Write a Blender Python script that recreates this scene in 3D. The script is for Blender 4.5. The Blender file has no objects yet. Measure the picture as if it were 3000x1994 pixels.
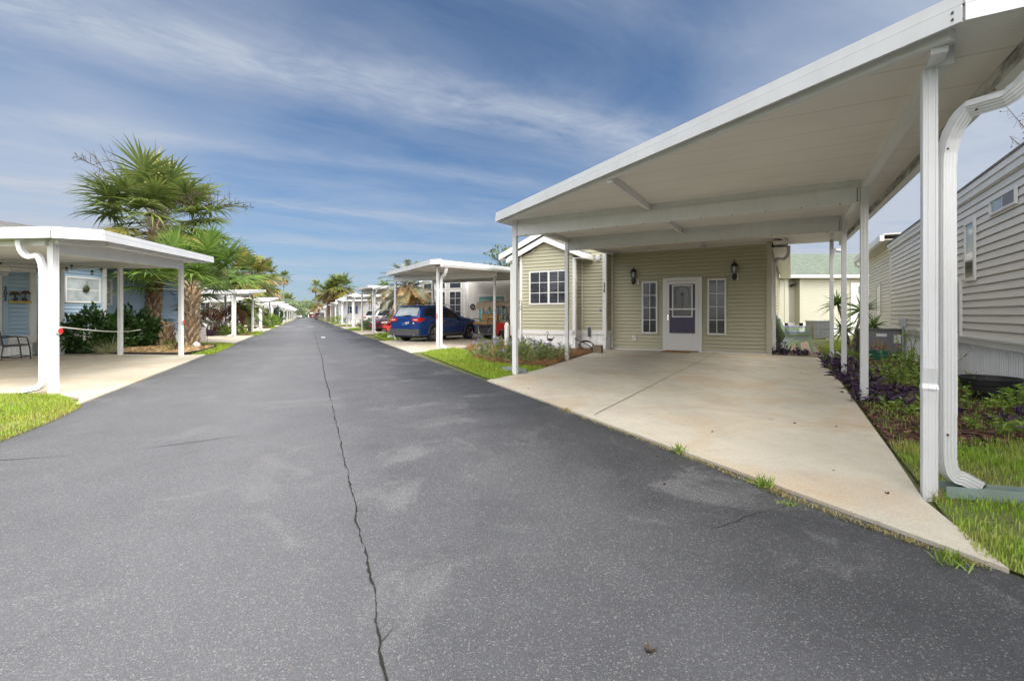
import bpy, bmesh, math, random
import numpy as np
from mathutils import Vector, Matrix

random.seed(7)
RNG = np.random.default_rng(11)
scene = bpy.context.scene
COL = scene.collection

# ---------------------------------------------------------------- camera numbers (photo is 3000 x 1994)
F, CX, HOR, EYE = 1417.0, 1500.0, 922.0, 1.2
PI = math.pi
rad = math.radians

def at(px, py, z=0.0):
    """the point of the level z that the photo shows at px, py"""
    Y = F * (EYE - z) / (py - HOR)
    return Vector(((px - CX) / F * Y, Y, z))

def atY(px, py, Y):
    return Vector(((px - CX) / F * Y, Y, EYE + (HOR - py) / F * Y))

ROAD = Vector((-.3907, .9205, 0))        # along the road
ROADN = Vector((.9205, .3907, 0))        # to the right of it
def rw(s, n, z=0.0):
    v = ROAD * s + ROADN * n
    return Vector((v.x, v.y, z))

RROT, LROT = rad(-30), rad(84)           # lots on the right and on the left of the road
RU, RV = Vector((math.cos(RROT), math.sin(RROT), 0)), Vector((-math.sin(RROT), math.cos(RROT), 0))
LU, LV = Vector((math.cos(LROT), math.sin(LROT), 0)), Vector((-math.sin(LROT), math.cos(LROT), 0))
PITCH = 14.7
ROFF = [Vector((0, 0, 0)), Vector((-5.26, 13.22, 0))] + [ROAD * (PITCH * k) + ROADN * .05 for k in range(2, 13)]
LOFF = [ROAD * (PITCH * k) for k in range(0, 13)]
LCOFF = [ROAD * d for d in [0, 20.1, 36.4] + [36.4 + 14.9 * k for k in range(1, 11)]]
def rp(u, v, z=0.0, k=0):
    p = RU * u + RV * v + ROFF[k]
    return Vector((p.x, p.y, z))
def lp(u, v, z=0.0, k=0):
    p = LU * u + LV * v + LOFF[k]
    return Vector((p.x, p.y, z))

# ---------------------------------------------------------------- objects
def tag(o, label=None, cat=None, group=None, kind=None):
    if label: o['label'] = label
    if cat: o['category'] = cat
    if group: o['group'] = group
    if kind: o['kind'] = kind
    return o

def thing(name, label, cat, loc=(0, 0, 0), rot=0.0, group=None):
    o = bpy.data.objects.new(name, None)
    o.empty_display_size = .2
    COL.objects.link(o)
    o.location = loc
    o.rotation_euler = (0, 0, rot)
    return tag(o, label, cat, group)

def copy_tree(o, parent=None):
    c = o.copy()
    COL.objects.link(c)
    if parent is not None: c.parent = parent
    for ch in list(o.children):
        copy_tree(ch, c)
    return c

def link_mesh(name, me, mats, parent=None, smooth=False, bevel=0):
    if not isinstance(mats, (list, tuple)): mats = [mats]
    for m in mats: me.materials.append(m)
    if smooth:
        me.polygons.foreach_set('use_smooth', [True] * len(me.polygons))
    o = bpy.data.objects.new(name, me)
    COL.objects.link(o)
    if parent is not None: o.parent = parent
    if bevel:
        b = o.modifiers.new('bevel', 'BEVEL'); b.width = bevel; b.segments = 2; b.limit_method = 'ANGLE'; b.angle_limit = rad(40)
    return o

def arr_obj(name, V, T, mats, parent=None, smooth=False, mi=None):
    """mesh object from numpy arrays of vertices and triangles"""
    V = np.asarray(V, dtype=np.float32).reshape(-1, 3)
    T = np.asarray(T, dtype=np.int32).reshape(-1, 3)
    me = bpy.data.meshes.new(name)
    me.vertices.add(len(V)); me.vertices.foreach_set('co', V.ravel())
    me.loops.add(T.size); me.loops.foreach_set('vertex_index', T.ravel())
    me.polygons.add(len(T))
    me.polygons.foreach_set('loop_start', np.arange(0, T.size, 3, dtype=np.int32))
    if mi is not None: me.polygons.foreach_set('material_index', np.asarray(mi, dtype=np.int32))
    me.update(calc_edges=True)
    return link_mesh(name, me, mats, parent, smooth)

class MB:
    """collects shapes, builds ONE mesh object"""
    def __init__(s): s.v, s.f, s.m, s.parts = [], [], [], []
    def add(s, vs, fs, mi=0):
        b = len(s.v); s.parts.append((b, len(vs), len(s.f), len(fs)))
        s.v += [tuple(p) for p in vs]
        for f in fs:
            s.f.append([i + b for i in f]); s.m.append(mi)
        return s
    def box(s, x0, x1, y0, y1, z0, z1, mi=0):
        vs = [(x, y, z) for z in (z0, z1) for y in (y0, y1) for x in (x0, x1)]
        return s.add(vs, [(0, 2, 3, 1), (4, 5, 7, 6), (0, 1, 5, 4), (2, 6, 7, 3), (0, 4, 6, 2), (1, 3, 7, 5)], mi)
    def bar(s, p, q, w, h, up=(0, 0, 1), mi=0):
        p, q, up = Vector(p), Vector(q), Vector(up)
        d = (q - p).normalized(); sd = d.cross(up)
        if sd.length < 1e-4: sd = d.cross(Vector((1, 0, 0)))
        sd.normalize(); n = sd.cross(d).normalized()
        vs = []
        for c in (p, q):
            for a, b in ((-1, -1), (1, -1), (1, 1), (-1, 1)):
                vs.append(c + sd * (a * w / 2) + n * (b * h / 2))
        return s.add(vs, [(3, 2, 1, 0), (4, 5, 6, 7), (0, 1, 5, 4), (1, 2, 6, 5), (2, 3, 7, 6), (3, 0, 4, 7)], mi)
    def sweep(s, prof, pts, side=(1, 0, 0), cap=True, mi=0, scale=None):
        """profile (a, b) swept along a path; a runs along the side vector"""
        pts = [Vector(p) for p in pts]; n = len(prof); rings = []
        side = Vector(side)
        for i, p in enumerate(pts):
            t = (pts[min(i + 1, len(pts) - 1)] - pts[max(i - 1, 0)]).normalized()
            a = (side - t * side.dot(t))
            if a.length < 1e-4: a = t.orthogonal()
            a.normalize(); b = t.cross(a).normalized(); side = a
            k = scale[i] if scale else 1.0
            rings.append([p + a * (x * k) + b * (y * k) for x, y in prof])
        vs = [v for r in rings for v in r]; fs = []
        for i in range(len(pts) - 1):
            for j in range(n):
                k = (j + 1) % n
                fs.append((i * n + j, i * n + k, (i + 1) * n + k, (i + 1) * n + j))
        if cap:
            fs.append(tuple(range(n - 1, -1, -1))); fs.append(tuple((len(pts) - 1) * n + j for j in range(n)))
        return s.add(vs, fs, mi)
    def tube(s, pts, r, n=8, mi=0, cap=True):
        rs = r if isinstance(r, (list, tuple)) else None
        prof = [(math.cos(2 * PI * j / n), math.sin(2 * PI * j / n)) for j in range(n)]
        return s.sweep(prof, pts, (.3, .8, .52), cap, mi, rs if rs else [r] * len(pts))
    def lathe(s, prof, n=16, c=(0, 0, 0), axis='z', mi=0):
        vs, fs = [], []
        for r, h in prof:
            for j in range(n):
                a = 2 * PI * j / n
                x, y = r * math.cos(a), r * math.sin(a)
                p = {'z': (x, y, h), 'y': (x, h, y), 'x': (h, x, y)}[axis]
                vs.append((p[0] + c[0], p[1] + c[1], p[2] + c[2]))
        m = len(prof)
        for i in range(m - 1):
            for j in range(n):
                k = (j + 1) % n
                fs.append((i * n + j, i * n + k, (i + 1) * n + k, (i + 1) * n + j))
        fs.append(tuple(range(n - 1, -1, -1))); fs.append(tuple((m - 1) * n + j for j in range(n)))
        return s.add(vs, fs, mi)
    def prism(s, pts, vec, mi=0):
        pts = [Vector(p) for p in pts]; vec = Vector(vec); n = len(pts)
        vs = pts + [p + vec for p in pts]
        fs = [tuple(range(n - 1, -1, -1)), tuple(range(n, 2 * n))]
        for j in range(n):
            k = (j + 1) % n
            fs.append((j, k, n + k, n + j))
        return s.add(vs, fs, mi)
    def poly(s, pts, mi=0):
        return s.add(pts, [tuple(range(len(pts)))], mi)
    def siding(s, o, d, n, L, z0, z1, course=.117, depth=.018, clip=None, mi=0):
        """lap siding: o start (x, y), d along, n outward"""
        o, d, n = Vector((o[0], o[1], 0)), Vector((d[0], d[1], 0)).normalized(), Vector((n[0], n[1], 0)).normalized()
        z = z0
        while z < z1 - 1e-4:
            zt = min(z + course, z1)
            a0, a1 = clip(z) if clip else (0, L)
            b0, b1 = clip(zt) if clip else (0, L)
            if a1 - a0 > .01:
                if b1 - b0 < .01: b0 = b1 = (b0 + b1) / 2
                k = (zt - z) / course
                up = lambda q, off, zz: o + d * q + n * off + Vector((0, 0, zz))
                dd = depth
                sl = min(.016, (zt - z) * .3)
                vs = [up(a0, -.028, z), up(a1, -.028, z), up(a0, -.028, z + sl), up(a1, -.028, z + sl), up(a0, dd, z + sl), up(a1, dd, z + sl),
                      up(a0, dd, z + sl + .010), up(a1, dd, z + sl + .010), up(b0, .001, zt), up(b1, .001, zt), up(b0, -.028, zt), up(b1, -.028, zt)]
                s.add(vs, [(0, 1, 3, 2), (2, 3, 5, 4), (4, 5, 7, 6), (6, 7, 9, 8), (8, 9, 11, 10)], mi)
            z = zt
        return s
    def ribs(s, o, d, n, L, z0, z1, pitch=.1, depth=.012, mi=0):
        """vertical ribbed skirting"""
        o, d, n = Vector((o[0], o[1], 0)), Vector((d[0], d[1], 0)).normalized(), Vector((n[0], n[1], 0)).normalized()
        q = 0; pts = []
        while q < L - 1e-4:
            for t, off in ((0, 0), (.62, 0), (.7, depth), (.92, depth)):
                if q + t * pitch < L: pts.append((q + t * pitch, off))
            q += pitch
        pts.append((L, 0))
        vs = []
        for q, off in pts:
            p = o + d * q + n * off
            vs += [(p.x, p.y, z0), (p.x, p.y, z1)]
        s.add(vs, [(2 * i, 2 * i + 2, 2 * i + 3, 2 * i + 1) for i in range(len(pts) - 1)], mi)
        return s
    def build(s, name, mats, parent=None, smooth=False, bevel=0, recalc=True):
        me = bpy.data.meshes.new(name)
        me.from_pydata(s.v, [], s.f)
        me.polygons.foreach_set('material_index', s.m)
        if recalc:
            bm = bmesh.new(); bm.from_mesh(me)
            bmesh.ops.recalc_face_normals(bm, faces=bm.faces)
            bm.to_mesh(me); bm.free()
        me.update()
        o = link_mesh(name, me, mats, parent, False, bevel)
        if smooth:
            me.polygons.foreach_set('use_smooth', [True] * len(me.polygons))
            try: me.set_sharp_from_angle(angle=rad(40))
            except Exception: pass
        return o

def build_each(mb, name, mats, parent=None, smooth=False):
    """every shape of the collector as a part of its own"""
    out = []
    for b, nv, f0, nf in mb.parts:
        k = MB(); k.v = mb.v[b:b + nv]; k.f = [[i - b for i in f] for f in mb.f[f0:f0 + nf]]; k.m = [0] * nf
        out.append(k.build(name, mats, parent, smooth))
    return out

def arc(p0, p1, p2, n=6):
    """quadratic curve"""
    p0, p1, p2 = Vector(p0), Vector(p1), Vector(p2)
    return [p0 * (1 - t) ** 2 + p1 * (2 * t * (1 - t)) + p2 * t * t for t in [i / n for i in range(n + 1)]]

# ---------------------------------------------------------------- materials
def new_mat(name):
    m = bpy.data.materials.new(name); m.use_nodes = True
    nt = m.node_tree
    b = nt.nodes['Principled BSDF']
    return m, nt, b

def N(nt, t, **kw):
    n = nt.nodes.new(t)
    for k, v in kw.items():
        if k.startswith('i_'): n.inputs[int(k[2:]) if k[2:].isdigit() else k[2:].replace('_', ' ')].default_value = v
        else: setattr(n, k, v)
    return n

def L(nt, a, b): nt.links.new(a, b)

def ramp(nt, fac, stops, interp='LINEAR'):
    r = nt.nodes.new('ShaderNodeValToRGB'); r.color_ramp.interpolation = interp
    e = r.color_ramp.elements
    while len(e) < len(stops): e.new(.5)
    for el, (p, c) in zip(e, stops):
        el.position = p
        el.color = (c, c, c, 1) if not hasattr(c, '__len__') else (*c[:3], 1)
    L(nt, fac, r.inputs[0])
    return r.outputs[0]

def mix(nt, fac, a, b, mode='MIX'):
    m = nt.nodes.new('ShaderNodeMix'); m.data_type = 'RGBA'; m.blend_type = mode
    for sock, v in ((m.inputs[0], fac), (m.inputs[6], a), (m.inputs[7], b)):
        if hasattr(v, 'is_linked') or hasattr(v, 'node'): L(nt, v, sock)
        elif hasattr(v, '__len__'): sock.default_value = (*v[:3], 1)
        else: sock.default_value = v
    return m.outputs[2]

def mth(nt, op, a, b=None, c=None, clamp=False):
    m = nt.nodes.new('ShaderNodeMath'); m.operation = op; m.use_clamp = clamp
    for i, v in enumerate((a, b, c)):
        if v is None: continue
        if hasattr(v, 'node'): L(nt, v, m.inputs[i])
        else: m.inputs[i].default_value = v
    return m.outputs[0]

def noise(nt, vec, scale, detail=4, rough=.55, dist=0.0):
    n = nt.nodes.new('ShaderNodeTexNoise')
    n.inputs['Scale'].default_value = scale; n.inputs['Detail'].default_value = detail
    n.inputs['Roughness'].default_value = rough; n.inputs['Distortion'].default_value = dist
    if vec is not None: L(nt, vec, n.inputs['Vector'])
    return n.outputs[0]

def objco(nt): return nt.nodes.new('ShaderNodeTexCoord').outputs['Object']
def worldco(nt): return nt.nodes.new('ShaderNodeNewGeometry').outputs['Position']

def mapping(nt, vec, scale=(1, 1, 1), rot=(0, 0, 0), loc=(0, 0, 0)):
    m = nt.nodes.new('ShaderNodeMapping')
    m.inputs['Scale'].default_value = scale; m.inputs['Rotation'].default_value = rot; m.inputs['Location'].default_value = loc
    L(nt, vec, m.inputs['Vector'])
    return m.outputs[0]

def bump(nt, h, strength=.3, dist=.01):
    b = nt.nodes.new('ShaderNodeBump'); b.inputs['Strength'].default_value = strength; b.inputs['Distance'].default_value = dist
    L(nt, h, b.inputs['Height'])
    return b.outputs[0]

def pm(name, col, rough=.5, var=.12, vscale=2.5, bmp=0.0, bscale=60, metal=0.0, coat=0.0, streak=0.0, dirtcol=(.35, .3, .2), dirt=0.0, spec=.5):
    """painted / plain surface with uneven tone, rain streaks and specks of dirt"""
    m, nt, b = new_mat(name)
    co = objco(nt)
    n = noise(nt, co, vscale, 5, .6)
    k = ramp(nt, n, [(.3, 1 - var), (.7, 1 + var * .35)])
    c = mix(nt, 1.0, col, k, 'MULTIPLY')
    if streak:
        s = noise(nt, mapping(nt, co, (14, 14, .8)), 1.0, 4, .6)
        c = mix(nt, ramp(nt, s, [(.5, 0.0), (.75, streak)]), c, tuple(x * .72 for x in col))
    if dirt:
        d = noise(nt, co, vscale * 1.7, 7, .7)
        c = mix(nt, ramp(nt, d, [(.52, 0.0), (.72, dirt)]), c, dirtcol)
    L(nt, c, b.inputs['Base Color'])
    r = ramp(nt, n, [(.25, max(rough - .1, 0.02)), (.75, min(rough + .12, 1))])
    L(nt, r, b.inputs['Roughness'])
    b.inputs['Metallic'].default_value = metal
    b.inputs['Specular IOR Level'].default_value = spec
    if coat:
        b.inputs['Coat Weight'].default_value = coat; b.inputs['Coat Roughness'].default_value = .04
    if bmp:
        L(nt, bump(nt, noise(nt, co, bscale, 4, .6), bmp, .004), b.inputs['Normal'])
    return m

def leafmat(name, cols, rough=.45, trans=.25, noisescale=0, noisecol=None):
    """foliage: each leaf takes its own tone between the colours"""
    m, nt, b = new_mat(name)
    g = nt.nodes.new('ShaderNodeNewGeometry')
    st = [(i / max(len(cols) - 1, 1), c) for i, c in enumerate(cols)]
    c = ramp(nt, g.outputs['Random Per Island'], st)
    if noisescale:
        c = mix(nt, ramp(nt, noise(nt, g.outputs['Position'], noisescale, 3), [(.42, 0.0), (.62, 1.0)]), c, noisecol)
    L(nt, c, b.inputs['Base Color'])
    b.inputs['Roughness'].default_value = rough
    b.inputs['Specular IOR Level'].default_value = .35
    if trans:
        t = nt.nodes.new('ShaderNodeBsdfTranslucent'); L(nt, c, t.inputs['Color'])
        ms = nt.nodes.new('ShaderNodeMixShader'); ms.inputs[0].default_value = trans
        out = nt.nodes['Material Output']
        L(nt, b.outputs[0], ms.inputs[1]); L(nt, t.outputs[0], ms.inputs[2]); L(nt, ms.outputs[0], out.inputs['Surface'])
    return m

M = {}
M['white'] = pm('white_aluminium', (.67, .68, .695), .42, .07, 1.2, dirt=.22, dirtcol=(.48, .45, .38), streak=.22)
M['white_ceiling'] = None
M['trim'] = pm('white_vinyl_trim', (.70, .70, .69), .45, .05, 1.5, dirt=.08, dirtcol=(.55, .52, .45))
M['skirt'] = pm('white_skirting', (.82, .83, .84), .5, .06, 1.5, streak=.35, dirt=.22, dirtcol=(.42, .42, .36))
M['sage'] = pm('sage_siding', (.44, .425, .30), .5, .06, .8, streak=.08)
M['tan'] = pm('tan_trim', (.47, .44, .35), .5, .06, 1.2)
M['grey_siding'] = pm('pale_grey_siding', (.70, .68, .64), .5, .05, .8, streak=.14)
M['cream_siding'] = pm('cream_siding', (.44, .43, .345), .5, .05, .8)
M['lilac_siding'] = pm('pale_lilac_siding', (.62, .62, .65), .5, .05, .8)
M['white_siding'] = pm('white_siding', (.72, .72, .71), .5, .05, .8)
M['ltgrey_siding'] = pm('light_grey_siding', (.60, .585, .56), .5, .05, .8)
M['blue_siding'] = pm('sky_blue_siding', (.36, .50, .63), .5, .06, .8)
M['blue_trim'] = pm('blue_trim', (.34, .47, .58), .5, .06, 1)
M['black'] = pm('black_metal', (.02, .02, .022), .4, .2)
M['blackplastic'] = pm('black_plastic', (.025, .025, .028), .55, .2)
M['darkgrey'] = pm('dark_grey', (.09, .09, .095), .5, .15)
M['greymetal'] = pm('grey_cabinet', (.17, .17, .185), .5, .12, 3, streak=.2)
M['galv'] = pm('galvanised_box', (.38, .41, .44), .45, .1, metal=.3)
M['teal'] = pm('teal_paint', (.20, .45, .43), .4, .06)
M['purple'] = pm('purple_door_paint', (.038, .028, .080), .45, .1)
M['navy'] = pm('blue_shutter', (.05, .10, .30), .5, .1)
M['coir'] = pm('coir_mat', (.32, .16, .05), .95, .3, 30, bmp=.6, bscale=120)
M['red'] = pm('red_paint', (.55, .03, .025), .4, .1)
M['roofgreen'] = None
M['wood'] = pm('weathered_wood', (.22, .18, .11), .8, .4, 6, bmp=.4, bscale=40)
M['rust'] = pm('rust', (.09, .05, .025), .8, .4, 30)
M['rope'] = pm('white_rope', (.8, .8, .76), .8, .1)
M['concrete_stone'] = pm('grey_stone', (.45, .45, .43), .8, .2, 6, bmp=.3)
M['brown_roof'] = pm('brown_shingle', (.20, .13, .11), .9, .25, 6)
M['chrome'] = pm('bright_metal', (.75, .75, .77), .22, .05, metal=1.0)
M['tyre'] = pm('tyre_rubber', (.022, .022, .024), .8, .2)
M['tancushion'] = pm('tan_cushion', (.52, .34, .14), .55, .12, 6)
M['canvas'] = pm('tan_canvas', (.60, .49, .38), .9, .2, 8, dirt=.3, bmp=.3)

def glass(name, col=(.03, .035, .045), rough=.05, spec=.38, coat=0.0):
    m, nt, b = new_mat(name)
    co = objco(nt)
    c = mix(nt, ramp(nt, noise(nt, co, 3, 2), [(.35, 0.0), (.7, 1.0)]), col, tuple(min(x * 1.5, 1) for x in col))
    L(nt, c, b.inputs['Base Color'])
    b.inputs['Roughness'].default_value = rough
    b.inputs['Specular IOR Level'].default_value = spec
    b.inputs['Coat Weight'].default_value = coat * .5
    b.inputs['Coat Roughness'].default_value = .02
    return m
M['glass'] = glass('dark_window_glass')
M['glass_pale'] = glass('pale_window_glass', (.30, .34, .36), .08)
M['glass_mid'] = glass('grey_pattern_glass', (.045, .048, .048), .12)
M['glass_car'] = glass('tinted_car_glass', (.012, .014, .018), .03, .7)

def blinds_mat():
    """window pane with lowered slat blinds behind dark glass"""
    m, nt, b = new_mat('blinds_behind_glass')
    sep = nt.nodes.new('ShaderNodeSeparateXYZ'); L(nt, objco(nt), sep.inputs[0])
    fr = mth(nt, 'FRACT', mth(nt, 'MULTIPLY', sep.outputs['Z'], 22.0))
    n = noise(nt, objco(nt), 2.2, 2)
    slat = ramp(nt, fr, [(.0, 0.0), (.52, 0.0), (.6, 1.0), (.9, 1.0), (1.0, .2)])
    k = mth(nt, 'MULTIPLY', slat, ramp(nt, n, [(.35, .25), (.65, .95)]))
    c = mix(nt, k, (.012, .014, .022), (.15, .155, .17))
    L(nt, c, b.inputs['Base Color'])
    b.inputs['Roughness'].default_value = .08
    b.inputs['Specular IOR Level'].default_value = .35
    return m
M['blinds'] = blinds_mat()

def ceiling_mat():
    """painted roof pans: fine ribs across the lot, a wider seam every 30 cm"""
    m, nt, b = new_mat('white_roof_pans')
    co = objco(nt)
    sep = nt.nodes.new('ShaderNodeSeparateXYZ'); L(nt, co, sep.inputs[0])
    fine = mth(nt, 'PINGPONG', mth(nt, 'MULTIPLY', sep.outputs['Y'], 20.0), .5)
    seam = mth(nt, 'FRACT', mth(nt, 'MULTIPLY', sep.outputs['Y'], 1.64))
    s = ramp(nt, seam, [(0.0, 1.0), (.018, 1.0), (.03, 0.0), (1.0, 0.0)])
    n = noise(nt, co, .9, 5, .6)
    c = mix(nt, ramp(nt, n, [(.35, 0.0), (.7, .35)]), (.76, .75, .73), (.60, .57, .52))
    c = mix(nt, mth(nt, 'MULTIPLY', ramp(nt, fine, [(.0, 1.0), (.22, 0.0)]), .16), c, (.34, .32, .28))  # shade in the fine rib grooves, painted as thin dark lines
    c = mix(nt, mth(nt, 'MULTIPLY', s, .5), c, (.30, .28, .25))
    c = mix(nt, ramp(nt, noise(nt, mapping(nt, co, (.7, 5, 1)), 1.0, 6, .65), [(.55, 0.0), (.75, .28)]), c, (.42, .40, .35))
    L(nt, c, b.inputs['Base Color']); b.inputs['Roughness'].default_value = .5
    h = mth(nt, 'SUBTRACT', fine, s)
    L(nt, bump(nt, h, .35, .004), b.inputs['Normal'])
    return m
M['white_ceiling'] = ceiling_mat()

def gutter_dirty():
    m, nt, b = new_mat('mould_streaked_white_metal')
    co = objco(nt)
    s = noise(nt, mapping(nt, co, (6, 2.2, 9)), 1.0, 6, .7)
    c = mix(nt, ramp(nt, s, [(.42, 0.0), (.62, .9)]), (.55, .55, .53), (.075, .07, .055))
    L(nt, c, b.inputs['Base Color']); b.inputs['Roughness'].default_value = .6
    return m
M['gutter_dirty'] = gutter_dirty()

def shingle(name, c1, c2, sz=(3.0, 7.0)):
    m, nt, b = new_mat(name)
    co = objco(nt)
    br = nt.nodes.new('ShaderNodeTexBrick')
    br.inputs['Color1'].default_value = (*c1, 1); br.inputs['Color2'].default_value = (*c2, 1)
    br.inputs['Mortar'].default_value = (*[x * .45 for x in c1], 1)
    br.inputs['Scale'].default_value = 1.0; br.inputs['Mortar Size'].default_value = .012
    br.inputs['Brick Width'].default_value = .33; br.inputs['Row Height'].default_value = .14
    L(nt, co, br.inputs['Vector'])
    c = mix(nt, 1.0, br.outputs[0], ramp(nt, noise(nt, co, 9, 5), [(.3, .7), (.7, 1.2)]), 'MULTIPLY')
    L(nt, c, b.inputs['Base Color']); b.inputs['Roughness'].default_value = .95
    return m
M['roofgreen'] = shingle('green_shingles', (.115, .15, .115), (.155, .19, .15))
M['roofgrey'] = shingle('grey_shingles', (.10, .10, .10), (.16, .16, .16))
# ================================================================ sky, sun, camera
SUN_AZ, SUN_EL = rad(126), rad(45)       # behind the camera, to the right
def build_world():
    w = bpy.data.worlds.new('World'); scene.world = w; w.use_nodes = True
    nt = w.node_tree
    bg = nt.nodes['Background']
    sky = nt.nodes.new('ShaderNodeTexSky'); sky.sky_type = 'NISHITA'; sky.sun_disc = False
    sky.sun_elevation = SUN_EL; sky.sun_rotation = SUN_AZ
    sky.air_density = 1.0; sky.dust_density = .6; sky.ozone_density = 2.2; sky.altitude = 0
    co = nt.nodes.new('ShaderNodeTexCoord').outputs['Generated']
    sep = nt.nodes.new('ShaderNodeSeparateXYZ'); L(nt, co, sep.inputs[0])
    z = mth(nt, 'MAXIMUM', sep.outputs['Z'], .03)
    px, py = mth(nt, 'DIVIDE', sep.outputs['X'], z), mth(nt, 'DIVIDE', sep.outputs['Y'], z)
    # a cloud level seen from below: t runs along the streaks, q across them
    t = mth(nt, 'ADD', mth(nt, 'MULTIPLY', px, .829), mth(nt, 'MULTIPLY', py, .559))
    q = mth(nt, 'SUBTRACT', mth(nt, 'MULTIPLY', px, .559), mth(nt, 'MULTIPLY', py, .829))
    cmb = nt.nodes.new('ShaderNodeCombineXYZ'); L(nt, t, cmb.inputs[0]); L(nt, q, cmb.inputs[1])
    tq = cmb.outputs[0]
    warp = mth(nt, 'MULTIPLY', mth(nt, 'SUBTRACT', noise(nt, tq, .55, 4, .6), .5), .55)
    qw = mth(nt, 'ADD', mth(nt, 'ADD', q, mth(nt, 'MULTIPLY', t, -.155)), warp)
    fine = noise(nt, mapping(nt, tq, (1.5, 2.7, 1)), 1.7, 9, .66, .5)
    wisp = ramp(nt, fine, [(.30, .20), (.70, 1.0)])
    total = None
    for q0, wd, amp in ((-2.20, .27, .78), (-3.36, .15, .30), (-4.95, .22, .42), (-7.2, .5, .34), (-10.2, .9, .34), (-14.5, 1.3, .34), (-1.25, .12, .16)):
        d = mth(nt, 'DIVIDE', mth(nt, 'SUBTRACT', qw, q0), wd)
        g = mth(nt, 'MULTIPLY', mth(nt, 'POWER', 2.718, mth(nt, 'MULTIPLY', mth(nt, 'MULTIPLY', d, d), -1.0)), amp)
        total = g if total is None else mth(nt, 'MAXIMUM', total, g)
    bands = mth(nt, 'MULTIPLY', total, wisp)
    veil = ramp(nt, noise(nt, mapping(nt, tq, (.55, .95, 1)), 1.1, 9, .64, .6), [(.34, .08), (.78, .46)])
    cl = mth(nt, 'ADD', bands, veil, clamp=True)
    # more haze towards the horizon and to the left
    soft = noise(nt, mapping(nt, tq, (.5, .8, 1)), .9, 6, .6, .5)
    for (bx, by, r0, r1, amp) in ((60, 700, .955, .995, .60), (3050, 420, .86, .985, .80), (420, 60, .965, .999, .30), (960, 742, .9975, .9996, .0)):
        v_ = Vector(((bx - CX) / F, 1, (HOR - by) / F)).normalized()
        dd = nt.nodes.new('ShaderNodeVectorMath'); dd.operation = 'DOT_PRODUCT'; L(nt, co, dd.inputs[0]); dd.inputs[1].default_value = v_
        blob = mth(nt, 'MULTIPLY', ramp(nt, dd.outputs['Value'], [(r0, 0.0), (r1, 1.0)], 'EASE'), mth(nt, 'MULTIPLY', ramp(nt, soft, [(.28, .45), (.65, 1.0)]), amp))
        cl = mth(nt, 'ADD', cl, blob, clamp=True)
    hz = ramp(nt, sep.outputs['Z'], [(0.0, .55), (.10, .32), (.34, .05), (.6, 0.0)])
    cl = mth(nt, 'ADD', mth(nt, 'MULTIPLY', cl, .85), hz, clamp=True)
    # bright glow added as fill light, behind the camera and out of view
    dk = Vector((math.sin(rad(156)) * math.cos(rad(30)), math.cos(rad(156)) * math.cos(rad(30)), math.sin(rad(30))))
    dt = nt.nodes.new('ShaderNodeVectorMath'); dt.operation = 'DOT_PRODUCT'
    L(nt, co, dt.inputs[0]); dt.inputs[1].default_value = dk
    fill_glow = ramp(nt, dt.outputs['Value'], [(-.15, 0.0), (.10, 0.0), (.70, 1.0)])
    skyc = mix(nt, 1.0, sky.outputs[0], SKY_TINT, 'MULTIPLY')
    c = mix(nt, cl, skyc, CLOUD)
    c = mix(nt, fill_glow, c, FILL_GLOW)
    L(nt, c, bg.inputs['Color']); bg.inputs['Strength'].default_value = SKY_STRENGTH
SKY_STRENGTH = .10
SKY_TINT = (.215, .43, .60)
CLOUD = (3.1, 3.45, 4.05)
FILL_GLOW = (25.0, 24.2, 23.4)
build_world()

sun = bpy.data.lights.new('sun', 'SUN'); sun.energy = 2.0; sun.angle = rad(24); sun.color = (1, .95, .86)
so = bpy.data.objects.new('sun', sun); COL.objects.link(so)
so.rotation_euler = (PI / 2 - SUN_EL, 0, PI - SUN_AZ)

cam = bpy.data.cameras.new('camera'); cam.sensor_width = 36; cam.lens = 36 * F / 3000
cam.shift_y = -(1994 / 2 - HOR) / 3000
cam.clip_end = 3000; cam.clip_start = .05
co_ = bpy.data.objects.new('camera', cam); COL.objects.link(co_)
co_.location = (0, 0, EYE); co_.rotation_euler = (PI / 2, 0, 0)
scene.camera = co_
scene.view_settings.view_transform = 'Standard'; scene.view_settings.look = 'None'
scene.view_settings.exposure = .80
scene.cycles.max_bounces = 7; scene.cycles.diffuse_bounces = 4; scene.cycles.glossy_bounces = 3
scene.cycles.transparent_max_bounces = 4; scene.cycles.caustics_reflective = False; scene.cycles.caustics_refractive = False
scene.cycles.use_denoising = True

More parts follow.
